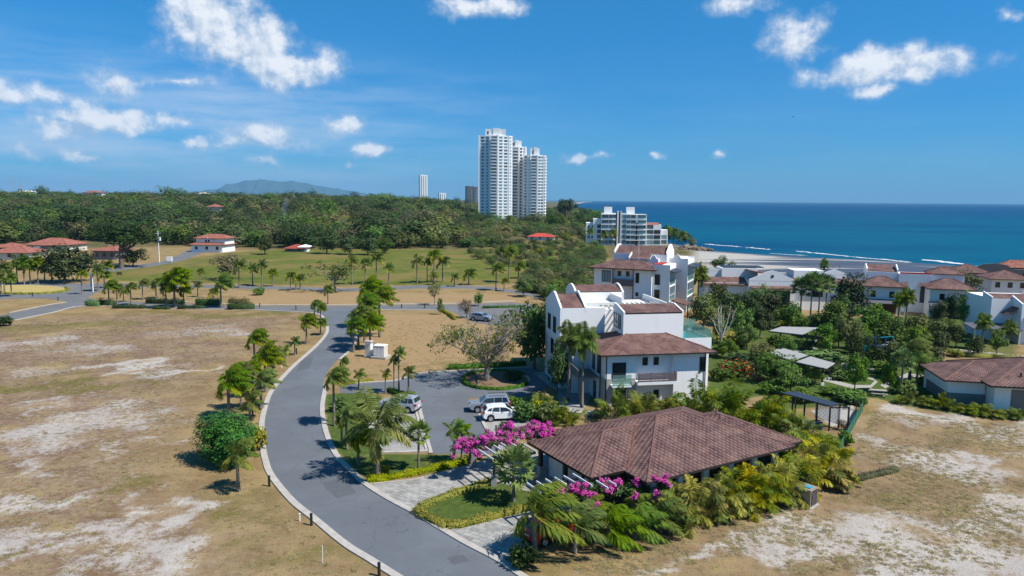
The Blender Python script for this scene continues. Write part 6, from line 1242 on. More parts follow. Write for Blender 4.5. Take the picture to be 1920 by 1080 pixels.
palms('young', 'coconut palms on the left verge of the main road', [
 (447, 921, 828, 84, 'lone short coconut palm standing in front of the round green tree'),
 (469, 786, 735, 58, 'short yellow-green coconut palm beside the kerb above the round green tree'),
 (535, 682, 648, 26, 'tiny coconut palm with the pale stake, lower of two roadside saplings'),
 (553, 666, 632, 27, 'tiny coconut palm next to a bollard, upper of two roadside saplings')])
palms('coconut', 'coconut palms between the main road and the white cabinets', [
 (663, 660, 596, 52, 'coconut palm whose trunk stands closest to the kerb across from the saplings'),
 (672, 652, 570, 58, 'coconut palm second from the kerb in the dense windblown column'),
 (684, 642, 548, 62, 'coconut palm with bright windblown fronds in the middle of the dense column'),
 (688, 615, 522, 64, 'tallest coconut palm topping the dense windblown column'),
 (694, 655, 588, 60, 'yellowish coconut palm with fronds sweeping right, low in the dense column'),
 (712, 632, 536, 66, 'separate tall windblown coconut palm just right of the dense column'),
 (643, 700, 670, 26, 'little coconut palm on the verge above the side road mouth')])
palms('coconut', 'palms around the car park', [
 (627, 798, 687, 66, 'dense coconut palm at the corner of the side road and the main road'),
 (650, 842, 762, 62, 'coconut palm half hidden behind the big bright one'),
 (641, 835, 770, 46, 'slim coconut palm at the kerb left of the big bright one'),
 (672, 872, 800, 62, 'dark low coconut palm below the big bright one near the kerb')])
grow('big', 'coconut_palm', 'palm', 709, 893, 756, 142, 'biggest coconut palm of the car park with bright arching fronds', 'palms around the car park', var=0)
palms('fan', 'palms around the car park', [(785, 880, 797, 50, 'small palm with browning drooped fronds on the lawn below the bays')], 'lawn_palm')
palms('young', 'palms around the car park', [
 (852, 868, 792, 56, 'small yellow palm of a pair beside the bougainvillea trunk'), (866, 866, 798, 48, 'greener small palm of the pair touching the bougainvillea')], 'lawn_palm')
palms('young', 'palms around the car park', [
 (673, 730, 694, 32, 'small palm left of the slim trio at the side road'), (723, 738, 694, 26, 'slim short palm of the trio by the car park entrance'),
 (748, 738, 652, 34, 'tallest slim white-stemmed palm of the trio by the car park entrance'), (739, 738, 668, 30, 'slim palm pressed against the tallest of the trio'), (766, 742, 688, 36, 'slim palm at the right of the trio, above the silver car')], 'slender_palm')
palms('royal', 'tall feathery palms beside the front apartments', [(1091, 764, 616, 78, 'tall feathery palm with a grey trunk nearest the front apartment wall'), (1066, 752, 612, 72, 'tall feathery palm behind the first, its crown darker')], 'feather_palm')
grow('fan', 'fan_palm', 'palm', 963, 940, 850, 88, 'round-headed fan palm on the hedged lawn between the two driveways')
grow('silver', 'silver_palm', 'palm', 1117, 781, 756, 44, 'silver blue fan palm at the corner of the front apartments')
# row along the cross road behind the clipped hedge
R1 = 'coconut palms along the cross road hedge'
palms('coconut', R1, [
 (205, 573, 524, 40, 'leftmost coconut palm of the hedge row'), (220, 570, 531, 28, 'short coconut palm second from the left in the hedge row'), (246, 572, 528, 28, 'slim coconut palm third from the left in the hedge row'),
 (268, 562, 522, 30, 'dark coconut palm just left of the big crowned pair in the hedge row'), (293, 560, 520, 34, 'yellowish coconut palm touching the big crowned pair from the left'), (312, 577, 524, 44, 'leaning coconut palm, left one of the big crowned pair'),
 (328, 577, 499, 66, 'largest coconut palm of the hedge row with bright right-hand fronds'), (415, 577, 515, 50, 'lone tall coconut palm at the right end of the hedge row'), (345, 574, 532, 34, 'short dark coconut palm right of the largest crown in the hedge row')])
palms('far_palm', R1, [(232, 566, 540, 24, 'small yellow palm low in the left half of the hedge row'), (400, 570, 540, 26, 'small dark palm at the foot of the lone tall one')])
R2 = 'palms along the upper road'
palms('far_palm', R2, [
 (154, 552, 506, 26, 'palm with a thin pale stem just left of the sign board'), (184, 546, 497, 34, 'bright palm just right of the sign board'), (196, 540, 508, 28, 'dark palm behind the bright one right of the sign board'), (201, 514, 488, 30, 'leaning palm on the meadow edge above the sign board'),
 (371, 557, 528, 22, 'tiny palm in the dry strip above the hedge row'), (376, 529, 503, 20, 'small palm alone left of the grey leafy tree'), (449, 540, 488, 36, 'palm with yellow fronds at the foot of the grey leafy tree'), (474, 535, 495, 30, 'palm second right of the grey leafy tree'),
 (491, 537, 488, 30, 'dark headed palm third right of the grey leafy tree'), (511, 537, 504, 26, 'short bright palm fourth right of the grey leafy tree'), (545, 545, 510, 24, 'dark palm of the small clump on the dry strip, left one'), (555, 543, 516, 20, 'yellow palm in the middle of the small clump on the dry strip'), (563, 543, 514, 24, 'palm at the right of the small clump on the dry strip'),
 (615, 571, 534, 28, 'low dark palm just above the road junction'), (706, 531, 474, 34, 'tall palm rising over the end of the airy tree'), (685, 533, 484, 30, 'palm half lost in the airy tree'), (660, 534, 478, 30, 'palm with its head above the middle of the airy tree'), (729, 534, 494, 28, 'palm standing clear right of the airy tree'),
 (782, 531, 480, 32, 'yellow headed palm, left one of the four on the green meadow'), (801, 529, 484, 24, 'thin palm, second of the four on the green meadow'), (814, 531, 468, 36, 'tallest palm of the four on the green meadow'), (830, 529, 481, 32, 'palm at the right of the four on the green meadow'), (812, 534, 510, 22, 'tiny palm at the foot of the tallest meadow palm'),
 (852, 537, 513, 22, 'small palm alone beyond the bend of the upper road'), (879, 534, 504, 32, 'palm with a slim trunk right of the road bend')], 'roadside_palm')
palms('coconut', 'palms by the scrub', [(930, 545, 492, 36, 'palm at the roadside left of the round light green tree'), (945, 546, 520, 20, 'tiny palm beside the roadside palm near the scrub'), (954, 530, 459, 38, 'tall dark palm with dead brown fronds at the scrub edge'), (972, 522, 490, 30, 'palm leaning out of the scrub'), (938, 505, 462, 26, 'palm behind the tall dark one at the scrub edge')])
R3 = 'feathery palms by the roundabout'
palms('royal', R3, [
 (3, 553, 514, 26, 'low palm of the roundabout grove cut by the left edge'), (9, 550, 492, 36, 'palm of the roundabout grove second from the left edge'), (22, 556, 512, 30, 'short palm in front of the roundabout grove'), (33, 532, 484, 36, 'palm of the roundabout grove left of the yellow frond'), (46, 534, 482, 34, 'tall palm in the middle of the roundabout grove'),
 (57, 533, 486, 36, 'palm with a yellow frond in the roundabout grove'), (72, 533, 480, 30, 'palm on the bare pale trunk in the roundabout grove'), (98, 528, 484, 40, 'separate palm at the right of the roundabout grove'), (84, 526, 492, 30, 'thin palm between the grove and the separate palm')], 'feather_palm')
# lower right: drooping young palms and the yellow clumps
R4 = 'young coconut palms along the lower drive'
palms('droopy', R4, [
 (1002, 1046, 918, 158, 'young coconut palm with a brown trunk at the corner of the lower drive'), (1078, 1036, 952, 118, 'young coconut palm second from the lower drive corner, fronds drooping right'),
 (1140, 1022, 952, 118, 'young coconut palm third from the lower drive corner'), (1190, 1010, 948, 108, 'young coconut palm fourth along, in front of the bougainvillea'), (1238, 996, 935, 100, 'young coconut palm at the end of the row, touching the yellow clumps'), (1100, 1000, 935, 90, 'dark green young palm behind the row, under the magenta flowers'), (1185, 975, 920, 80, 'dark green young palm against the clubhouse corner')])
R5 = 'yellow-green cane palms hedging the clubhouse'
AR = [(1278, 982, 900, 78), (1315, 972, 890, 82), (1352, 962, 884, 80), (1390, 952, 878, 80), (1424, 943, 870, 80), (1458, 934, 862, 78), (1490, 920, 856, 76), (1330, 930, 880, 72), (1375, 922, 876, 72), (1420, 910, 866, 72), (1462, 900, 852, 74), (1500, 896, 834, 78), (1535, 905, 840, 84), (1560, 890, 838, 76), (1548, 868, 812, 76), (1520, 880, 806, 78), (1575, 905, 868, 46)]
LB = ['first yellow cane palm clump right of the drooping coconut palms', 'second yellow cane palm clump along the sandy front', 'third yellow cane palm clump along the sandy front', 'fourth yellow cane palm clump along the sandy front', 'fifth yellow cane palm clump along the sandy front', 'yellow cane palm clump last but one before the cooling unit', 'yellow cane palm clump touching the left of the cooling unit', 'cane palm clump under the left half of the clubhouse eave, back row', 'cane palm clump under the middle of the clubhouse eave, back row', 'cane palm clump right of the middle of the clubhouse eave, back row', 'cane palm clump near the clubhouse roof corner, back row', 'tall cane palm clump covering the clubhouse roof corner', 'large orange-tinged cane palm clump behind the cooling unit', 'cane palm clump right of the cooling unit', 'dark cane palm clump at the foot of the mesh fence', 'tall greener cane palm clump behind the clubhouse roof corner', 'lowest cane palm clump at the end of the hedge, by the low olive hedge']
for (px, py, top, w_), lab in zip(AR, LB): grow('areca', 'cane_palm', 'palm', px, py, top, w_, lab, R5)
palms('far_palm', 'palms in front of the glassy apartment building', [(1105, 458, 428, 20, 'palm before the blue-grey left end of the glassy apartments'), (1132, 460, 434, 20, 'palm before the lower left windows of the glassy apartments'), (1148, 460, 430, 22, 'palm left of the dark stair slot of the glassy apartments'), (1166, 460, 432, 22, 'palm right of the dark stair slot of the glassy apartments'), (1182, 461, 434, 20, 'palm before the right bays of the glassy apartments'), (1205, 461, 432, 22, 'palm at the low right wing of the glassy apartments'), (1222, 461, 436, 20, 'palm at the white end wall by the headland'), (1247, 456, 424, 28, 'tall palm at the start of the headland grove'), (1262, 456, 428, 24, 'palm in the middle of the headland grove'), (1278, 458, 434, 26, 'yellowish palm low in the headland grove'), (1052, 430, 404, 22, 'palm in the strip between the high-rises and the glassy apartments'), (1068, 432, 406, 20, 'palm left of the glassy apartments among dark trees'), (1030, 428, 402, 22, 'palm at the foot of the right-hand high-rise'), (952, 428, 404, 18, 'palm at the foot of the narrow high-rise')], 'coast_palm')
trees([('dark', 1255, 452, 426, 36, 'broadleaf_tree', 'dark tree left in the headland grove'), ('dark', 1285, 455, 434, 34, 'broadleaf_tree', 'dark tree at the tip of the headland grove'), ('dark', 1272, 450, 430, 34, 'broadleaf_tree', 'dark tree behind the middle of the headland grove'), ('dark', 1085, 424, 396, 34, 'broadleaf_tree', 'dark tree behind the left end of the glassy apartments'), ('olive', 1298, 462, 446, 26, 'broadleaf_tree', 'brownish coastal tree above the rock ledge'), ('dark', 1042, 430, 400, 34, 'broadleaf_tree', 'dark tree right at the foot of the high-rise group')])
palms('coconut', 'coconut palms on the left verge of the main road', [(512, 722, 658, 52, 'coconut palm nearest the kerb in the left verge clump'), (488, 722, 652, 50, 'coconut palm behind the bushiest one of the left verge clump'), (470, 745, 678, 48, 'coconut palm at the field side of the left verge clump')])
R6 = 'green cane palms behind the clubhouse'
for px, py, top, w_, lab in [(1148, 790, 726, 52, 'green cane palm clump below the lower balcony door'), (1180, 785, 748, 44, 'low green cane palm clump below the timber balcony'), (1208, 780, 728, 56, 'green cane palm clump in the middle of the front apartment wall'), (1240, 775, 742, 46, 'green cane palm clump under the ground floor window'), (1272, 770, 736, 34, 'slim green cane palm near the right end of the apartment wall'),
                             (1318, 790, 712, 84, 'large green cane palm clump off the apartment corner'), (1355, 785, 714, 80, 'green cane palm clump second from the apartment corner'), (1392, 800, 724, 74, 'dark green cane palm clump behind the clubhouse ridge end'), (1432, 806, 726, 76, 'green cane palm clump left of the black canopy'), (1470, 820, 764, 64, 'green cane palm clump in front of the black canopy'), (1504, 832, 780, 66, 'yellow-tipped cane palm clump before the canopy posts'), (1536, 842, 798, 56, 'cane palm clump beside the last canopy posts'), (1446, 790, 738, 50, 'cane palm clump under the left end of the black canopy')]:
    grow('areca_green', 'cane_palm', 'palm', px, py, top, w_, lab, R6)
# ------------------------------------------------------------------ single trees
grow('ficus', 'round_tree', 'tree', 424, 868, 770, 122, 'round dense dark green tree by the kerb, clipped like a ball')
grow('lime_bush', 'bush', 'bush', 480, 846, 790, 40, 'lime green bush pressed against the round dark tree by the kerb')
trees([('umbrella', 228, 502, 418, 130, 'umbrella_tree', 'wide flat topped tree shading the lane houses'), ('dark', 122, 530, 456, 112, 'broadleaf_tree', 'big dark green tree left of the lane, in front of the red roofed house'), ('mid', 250, 500, 462, 52, 'broadleaf_tree', 'small speckled tree under the flat topped one'), ('silver', 166, 498, 466, 30, 'silver_palm', 'silvery blue plant beside the big dark tree') if False else ('olive', 166, 500, 470, 26, 'broadleaf_tree', 'pale grey small tree beside the big dark tree by the lane'),
 ('brown', 430, 524, 470, 82, 'broadleaf_tree', 'grey-brown leafy tree on the meadow edge among palms'), ('dark', 558, 477, 430, 40, 'broadleaf_tree', 'darkest rounded tree at the meadow edge, left of the mango clump') if False else ('dark', 613, 476, 424, 50, 'broadleaf_tree', 'dark tall tree left in the clump at the far meadow edge'), ('dark', 655, 477, 440, 46, 'broadleaf_tree', 'dark round tree in the middle of the clump at the far meadow edge'), ('dark', 690, 478, 438, 52, 'broadleaf_tree', 'broad dark tree right of the middle of the far meadow clump'), ('dark', 720, 474, 444, 44, 'broadleaf_tree', 'last dark tree of the far meadow clump'), ('mid', 497, 477, 444, 44, 'broadleaf_tree', 'low spreading tree left of the rust red barn'), ('olive', 578, 462, 436, 40, 'broadleaf_tree', 'pale olive tree behind the rust red barn'),
 ('airy', 628, 548, 482, 110, 'airy_tree', 'wide airy tree with thin foliage on the upper road bend'), ('airy', 815, 572, 524, 42, 'airy_tree', 'thin leafless looking tree on the dry strip by the cross road'), ('brown', 875, 596, 556, 36, 'round_tree', 'round rusty brown tree beside the pale blue car'), ('garden', 897, 574, 546, 24, 'sapling', 'slim sapling beyond the rusty brown tree'), ('garden', 826, 590, 558, 16, 'sapling', 'small sapling beside the cross road'), ('garden', 982, 556, 516, 40, 'round_tree', 'light green round tree at the edge of the scrub'), ('lime_bush', 1014, 478, 462, 16, 'bush', 'yellow flowering bush alone on the scrub'), ('bush', 482, 553, 532, 26, 'bush', 'round bush alone in the dry strip'),
 ('dark', 1002, 692, 545, 112, 'broadleaf_tree', 'tall dark tree between the car park and the front apartments'), ('mid', 1022, 640, 560, 66, 'broadleaf_tree', 'leafy tree against the gable of the front apartments'), ('dark', 1045, 735, 640, 52, 'broadleaf_tree', 'shadowy tree at the entrance side of the front apartments'), ('umbrella', 1062, 425, 372, 46, 'broadleaf_tree', 'tall domed tree right of the high-rises against the sea')])
# the spreading tree of the planter
def spreading():
    rng = np.random.default_rng(31); p = G(912, 714); o = empty('spreading_tree', p, .3, 'spreading pale limbed tree with thin foliage in the car park island', 'tree'); W_, H_ = 14.5, 9.2; br = [np_tube(np.array([[0, 0, -.1], [.05, 0, 1.1], [.1, 0, 2.0]]), np.array([.52, .36, .33]), 9)]; tips = []
    for i in range(12):
        az = i * 2.399 + rng.normal() * .2; r = W_ * .5 * (.55 + .45 * rng.random()); zt = H_ * (.55 + .4 * rng.random() * (1.1 - r / W_)); e = np.array([math.cos(az) * r, math.sin(az) * r, zt]); a = np.array([.1, 0, 1.7 + .3 * rng.random()]); m_ = a * .45 + e * .55 + np.array([0, 0, .7]) + rng.normal(size=3) * .25; q1 = a * .8 + e * .2 + np.array([0, 0, .35])
        pts = smooth_line([a, q1, m_, e], 4); br.append(np_tube(np.array(pts), np.linspace(.17, .03, len(pts)), 6)); tips.append(e)
        for j in range(16):
            f = .3 + .65 * rng.random(); s = np.array(pts[min(int(f * (len(pts) - 1)), len(pts) - 1)]); d = unit(unit(e - a) * .6 + rng.normal(size=3) * .6 + np.array([0, 0, .35])); t_ = s + d * (1.1 + 1.6 * rng.random()); mm = (s + t_) / 2 + rng.normal(size=3) * .12; br.append(np_tube(np.array([s, mm, t_]), np.array([.05, .03, .012]), 4)); tips.append(t_)
            for k in range(5): d2 = unit(d + rng.normal(size=3) * .7); t2 = mm + d2 * (.7 + .8 * rng.random()); br.append(np_tube(np.array([mm, t2]), np.array([.02, .008]), 3)); tips.append(t2)
    tm = np_mesh('limbs', [(v, q, 0, 0) for v, q in br], [MT['pale_bark']], True); link('trunk', tm, o)
    C = np.array(tips); C = C[rng.random(len(C)) < np.where(C[:, 0] < -2.5, .8, np.where(C[:, 0] > 3, .5, .22))]; V, Q, t_ = leaf_cloud(rng, C, np.full(len(C), .55), len(C) * 10, .24, .12, shell=.1); link('crown', np_mesh('foliage', [(V, Q, 0, t_)], [MT['mid_leaf']]), o)
spreading()
def bare(px, py, top, lab):
    rng = np.random.default_rng(int(px)); p = G(px, py); h = D(px, top, p[1])[2]; o = empty('bare_tree', p, 0, lab, 'tree'); br = [np_tube(np.array([[0, 0, -.1], [0, 0, h * .25]]), np.array([.14, .11]), 6)]; tw = []
    for i in range(9):
        az = rng.random() * 6.28; a = np.array([0, 0, h * .22]); e = np.array([math.cos(az) * h * .28, math.sin(az) * h * .28, h * (.75 + .25 * rng.random())]); m_ = (a + e) / 2 + np.array([math.cos(az), math.sin(az), 0]) * .25; br.append(np_tube(np.array([a, m_, e]), np.array([.09, .06, .02]), 5))
        for j in range(5): s = m_ + (e - m_) * rng.random(); tw.append(np_tube(np.array([s, s + unit(rng.normal(size=3) * .5 + np.array([0, 0, 1])) * h * .2]), np.array([.028, .01]), 4))
    link('trunk', np_mesh('bare_limbs', [(v, q, 0, 0) for v, q in br], [MT['white_bark']], True), o); link('crown', np_mesh('bare_twigs', [(v, q, 0, 0) for v, q in tw], [MT['white_bark']]), o)
MT['white_bark'] = plain('white_bark', (.55, .51, .46), .9, .1, .2, 5)
bare(1352, 652, 578, 'bare white branched tree behind the roof pool')
# garden on the right: (kind, base x, base y, top, width, name, label)
trees([('mid', 1318, 618, 545, 66, 'broadleaf_tree', 'tree hard against the sunlit balconies of the rear apartments'), ('mid', 1360, 610, 542, 64, 'broadleaf_tree', 'leafy tree left in the belt before the beach house'), ('dark', 1400, 612, 545, 66, 'broadleaf_tree', 'dark tree second in the belt before the beach house'), ('mid', 1440, 612, 544, 66, 'broadleaf_tree', 'tree under the arched gable of the beach house'), ('garden', 1480, 618, 556, 60, 'broadleaf_tree', 'bright leafy tree last in the belt, left of the fan palms'), ('garden', 1388, 640, 566, 58, 'broadleaf_tree', 'green tree right of the cream gate'), ('mid', 1425, 632, 572, 50, 'broadleaf_tree', 'rounded tree behind the maroon shrubs'), ('garden', 1348, 640, 586, 36, 'broadleaf_tree', 'bright small tree at the cream gate, behind the bare white one'),
 ('olive', 1352, 506, 478, 44, 'conifer', 'feathery dark conifer on the beach behind the beach house') if False else ('dark', 1352, 512, 479, 42, 'broadleaf_tree', 'dark spreading tree on the sand behind the beach house'), ('dark', 1592, 600, 512, 74, 'broadleaf_tree', 'dense dark tree between the beach house and the twin villa'), ('dark', 1606, 580, 528, 40, 'broadleaf_tree', 'dark tree touching the left wall of the twin villa'), ('garden', 1562, 636, 566, 62, 'broadleaf_tree', 'light green tree below the fan palms'), ('garden', 1640, 632, 568, 80, 'broadleaf_tree', 'wide green tree in front of the left twin villa block'), ('dark', 1668, 652, 588, 74, 'broadleaf_tree', 'dark tree below the twin villa palms'), ('mid', 1722, 640, 588, 54, 'broadleaf_tree', 'tree at the twin villa right porch'), ('mid', 1762, 648, 592, 54, 'broadleaf_tree', 'tree between the twin villa and the box villa'), ('olive', 1800, 566, 503, 84, 'broadleaf_tree', 'olive green tree over the half hidden seaside house'), ('olive', 1812, 590, 536, 56, 'broadleaf_tree', 'pale bushy tree right of the twin villa roof'), ('dark', 1852, 556, 512, 48, 'broadleaf_tree', 'dark tree between the two hipped seaside houses'),
 ('garden', 1812, 620, 545, 44, 'broadleaf_tree', 'yellow-green tree beside the right twin villa porch'), ('garden', 1868, 666, 618, 34, 'broadleaf_tree', 'bright round tree before the box villa'), ('dark', 1826, 668, 626, 40, 'broadleaf_tree', 'dark round tree on the lawn left of the box villa'), ('mid', 1594, 662, 590, 56, 'broadleaf_tree', 'brownish tree in the middle garden'), ('garden', 1548, 660, 606, 58, 'broadleaf_tree', 'glossy bright tree right of the flat pergola'), ('dark', 1600, 690, 622, 46, 'broadleaf_tree', 'dark narrow tree left of the climbing frame'), ('garden', 1400, 655, 598, 46, 'broadleaf_tree', 'pale leaved tree on the lawn left of the flat pergola'), ('lime_bush', 1385, 648, 614, 74, 'bush', 'wide yellow-green bush by the lawn behind the roof pool'), ('dark_bush', 1456, 652, 622, 36, 'bush', 'dark bush under the left end of the flat pergola'), ('dark_bush', 1508, 654, 628, 44, 'bush', 'bush under the right end of the flat pergola'), ('bush', 1540, 680, 650, 90, 'bush', 'broad low green bush above the sweeping pergola'), ('dark_bush', 1398, 688, 652, 70, 'bush', 'dark shrub bank behind the red flowering bush'),
 ('dark', 1452, 716, 658, 94, 'broadleaf_tree', 'dark round bush-like tree before the sweeping pergola'), ('red_bush', 1378, 706, 672, 62, 'flowering_bush', 'red flowering bush off the apartment corner'), ('red_bush', 1415, 702, 680, 30, 'flowering_bush', 'crimson flowering bush right of the wider red one'), ('red_bush', 1420, 714, 696, 28, 'flowering_bush', 'low orange flowering shrub on the small lawn'), ('garden', 1482, 738, 690, 60, 'broadleaf_tree', 'green tree below the dark round one, left of a canopy'), ('bush', 1445, 735, 706, 58, 'bush', 'green bush at the right end of the small lawn'), ('garden', 1528, 722, 678, 44, 'broadleaf_tree', 'small dark tree in front of the sweeping pergola end'), ('garden', 1602, 734, 650, 50, 'broadleaf_tree', 'white stemmed tree at the curved garden path'), ('garden', 1668, 738, 672, 36, 'broadleaf_tree', 'thin stemmed tree left of the yellow palm'), ('mid', 1745, 690, 640, 56, 'broadleaf_tree', 'tree above the yellow palm toward the bungalow'), ('mid', 1760, 668, 618, 48, 'broadleaf_tree', 'tree left of the carport'), ('garden', 1720, 664, 612, 50, 'broadleaf_tree', 'leafy tree right of the climbing frame'), ('bush', 1592, 752, 724, 64, 'bush', 'bright hedge-like bush under the white stemmed tree'), ('dark_bush', 1555, 740, 722, 40, 'bush', 'dark low bush left of the bright hedge-like one'), ('bush', 1615, 762, 742, 22, 'bush', 'small bush at the top corner of the mesh fence'), ('bush', 1585, 835, 800, 30, 'bush', 'wild bush along the lower mesh fence'), ('brown', 1578, 806, 784, 26, 'dry_shrub', 'dry brown shrub at the canopy corner by the fence'), ('bush', 1735, 718, 694, 46, 'bush', 'low bush under the yellow palm, right side'), ('mid', 1655, 622, 585, 40, 'broadleaf_tree', 'small tree between the two twin villa porches'),
 ('dark_bush', 1430, 612, 596, 30, 'bush', 'maroon-dark shrub below the belt trees') if False else ('brown', 1440, 616, 598, 40, 'maroon_shrub', 'dark maroon shrub below the belt of trees')], 'garden trees and shrubs')
palms('fan', 'tall fan palms at the beach house', [(1500, 600, 525, 44, 'fan palm at the left of the trio before the beach house'), (1519, 604, 516, 44, 'fan palm in the middle of the trio before the beach house'), (1534, 602, 518, 42, 'fan palm at the right of the trio before the beach house'), (1547, 600, 522, 38, 'slim fan palm behind the trio, nearest the twin villa')], 'fan_palm')
palms('royal', 'garden palms on the right', [(1308, 575, 500, 52, 'palm with dark drooping fronds at the rear apartments'), (1698, 605, 545, 40, 'palm in front of the twin villa stair windows'), (1684, 600, 552, 36, 'shorter palm left of the one before the twin villa windows'), (1840, 655, 592, 40, 'palm at the carport of the box villa'), (1890, 648, 604, 38, 'palm in front of the box villa wall'), (1775, 640, 602, 40, 'palm on the lawn below the twin villa right porch'), (1545, 505, 488, 24, 'palm on the beach beyond the beach house')], 'feather_palm')
palms('coconut', 'garden palms on the right', [(1705, 715, 634, 76, 'leaning coconut palm over the garden, above the yellow palm'), (1880, 560, 528, 40, 'coconut palm in front of the hipped seaside house')])
palms('far_palm', 'garden palms on the right', [(1718, 724, 664, 50, 'coconut palm with bright yellow hanging fronds')])
palms('fan', 'garden palms on the right', [(1689, 738, 662, 46, 'fan palm with a straight pale trunk beside the yellow palm')], 'fan_palm')
S1 = 'small palms in front of the bungalow'
for i, (px, py) in enumerate([(1691, 757), (1714, 757), (1738, 762), (1762, 765), (1788, 771), (1812, 774), (1834, 779), (1858, 781), (1884, 784), (1910, 786)]):
    grow('areca_green', 'small_palm', 'palm', px, py, py - (17 + (i * 7) % 11), 26 + (i * 5) % 9, ['small palm at the left end of the bungalow row, farthest on the lawn', 'small palm second from the left in the bungalow row', 'small palm third in the bungalow row, before the dark shade', 'small palm at the left corner of the bungalow', 'small palm in front of the bungalow side wall', 'small palm before the white wall panel, left side', 'small palm before the grey wall panel of the bungalow', 'small palm before the white wall panel, right side', 'small palm under the bungalow window', 'small palm at the right edge of the frame by the bungalow'][i], S1)
trees([('bush', 1340, 668, 640, 40, 'bush', 'round bush beneath the glass of the roof pool'), ('garden', 1366, 672, 628, 44, 'broadleaf_tree', 'small leafy tree behind the red flowering bush'), ('dark_bush', 1350, 712, 684, 44, 'bush', 'dark bush against the apartment corner, left of the red flowers'), ('olive', 1425, 690, 640, 60, 'broadleaf_tree', 'olive tree between the shrub bank and the sweeping pergola'), ('garden', 1505, 712, 676, 40, 'broadleaf_tree', 'little tree under the middle of the sweeping pergola'), ('bush', 1500, 752, 722, 54, 'bush', 'broad bush above the left half of the black canopy'), ('garden', 1475, 668, 632, 44, 'broadleaf_tree', 'tree at the back of the sweeping pergola top'), ('lime_bush', 1478, 612, 596, 50, 'bush', 'pale flowering shrubs behind the flat pergola, left part'), ('bush', 1520, 610, 594, 50, 'bush', 'pale leafed shrubs behind the flat pergola, right part'), ('mid', 1572, 652, 596, 50, 'broadleaf_tree', 'shaded tree between the glossy bright tree and the brownish one'), ('dark', 1632, 690, 630, 46, 'broadleaf_tree', 'dark tree right below the climbing frame'), ('bush', 1655, 700, 672, 50, 'bush', 'green bush on the path right of the dark tree'), ('mid', 1675, 690, 636, 54, 'broadleaf_tree', 'tree just left of the leaning garden palm'), ('garden', 1740, 722, 668, 50, 'broadleaf_tree', 'leafy tree right of the yellow palm at the bungalow end'), ('bush', 1700, 738, 708, 54, 'bush', 'bush at the foot of the straight trunked fan palm'), ('mid', 1700, 640, 588, 46, 'broadleaf_tree', 'rounded tree beneath the twin villa stair windows'), ('dark_bush', 1690, 668, 636, 60, 'bush', 'dark shrub mass in the middle right of the garden'), ('mid', 1792, 652, 604, 44, 'broadleaf_tree', 'tree hugging the left post of the carport'), ('bush', 1650, 640, 618, 60, 'bush', 'low shrub belt under the wide green tree'), ('mid', 1345, 598, 528, 60, 'broadleaf_tree', 'tall tree behind the cream gate toward the beach house'), ('garden', 1420, 590, 532, 60, 'broadleaf_tree', 'tree in front of the beach house clay strip'), ('dark', 1455, 596, 536, 58, 'broadleaf_tree', 'dark tree under the beach house loggia'), ('dark_bush', 1560, 700, 672, 36, 'bush', 'dark bush right of the sweeping pergola posts'), ('bush', 1578, 712, 690, 36, 'bush', 'small bush at the path edge below the dark narrow tree'), ('garden', 1615, 655, 606, 50, 'broadleaf_tree', 'tree behind the climbing frame'), ('mid', 1530, 632, 584, 54, 'broadleaf_tree', 'tree below the fan palm trio'), ('dark', 1575, 615, 552, 60, 'broadleaf_tree', 'dark tree right of the fan palm trio'), ('garden', 1500, 625, 590, 40, 'broadleaf_tree', 'small bright tree at the feet of the fan palms'), ('mid', 1760, 612, 560, 40, 'broadleaf_tree', 'tree beyond the right porch of the twin villa'), ('dark', 1785, 600, 548, 44, 'broadleaf_tree', 'dark tree behind the right porch of the twin villa'), ('lime_bush', 1790, 668, 650, 34, 'bush', 'yellow-green shrub at the carport path'), ('dark', 1880, 556, 528, 34, 'broadleaf_tree', 'dark tree before the right hipped seaside house')], 'garden trees and shrubs')
# greenery between the car park and the apartments
trees([('bush', 985, 786, 738, 56, 'bush', 'glossy light green bush behind the white crossover'), ('lime_bush', 1008, 780, 742, 36, 'bush', 'yellow-green shrub right of the white crossover'), ('bush', 962, 764, 738, 40, 'bush', 'green bush at the nose of the grey silver car'), ('bush', 1030, 790, 748, 50, 'bush', 'bush above the roof edge, left of the cane palms'), ('dark_bush', 960, 712, 690, 40, 'bush', 'dark bush on the right of the car park island'), ('dark_bush', 948, 806, 784, 26, 'bush', 'small dark plant by the rear wheel of the white crossover'), ('lime_bush', 722, 890, 868, 18, 'bush', 'yellow shrub at the foot of the biggest coconut palm'), ('dark_bush', 690, 768, 728, 46, 'bush', 'dark shrub left of the silver off-road car'), ('dark_bush', 985, 1060, 1012, 62, 'bush', 'dark green shrub at the foot of the corner palm by the lower drive'), ('bush', 640, 770, 740, 40, 'bush', 'bush at the foot of the corner palm by the side road'), ('dark_bush', 3, 612, 586, 34, 'bush', 'dark round bush cut by the left edge beside the road')], 'shrubs')
for px, py, top, w_, lab in [(1048, 792, 752, 44, 'cane palm by the paved entrance, left of the silver palm'), (1068, 796, 764, 34, 'small cane palm at the roof edge near the silver palm'), (1018, 772, 734, 40, 'upright cane palm behind the light green bush')]: grow('areca_green', 'cane_palm', 'palm', px, py, top, w_, lab, 'cane palms at the entrance')
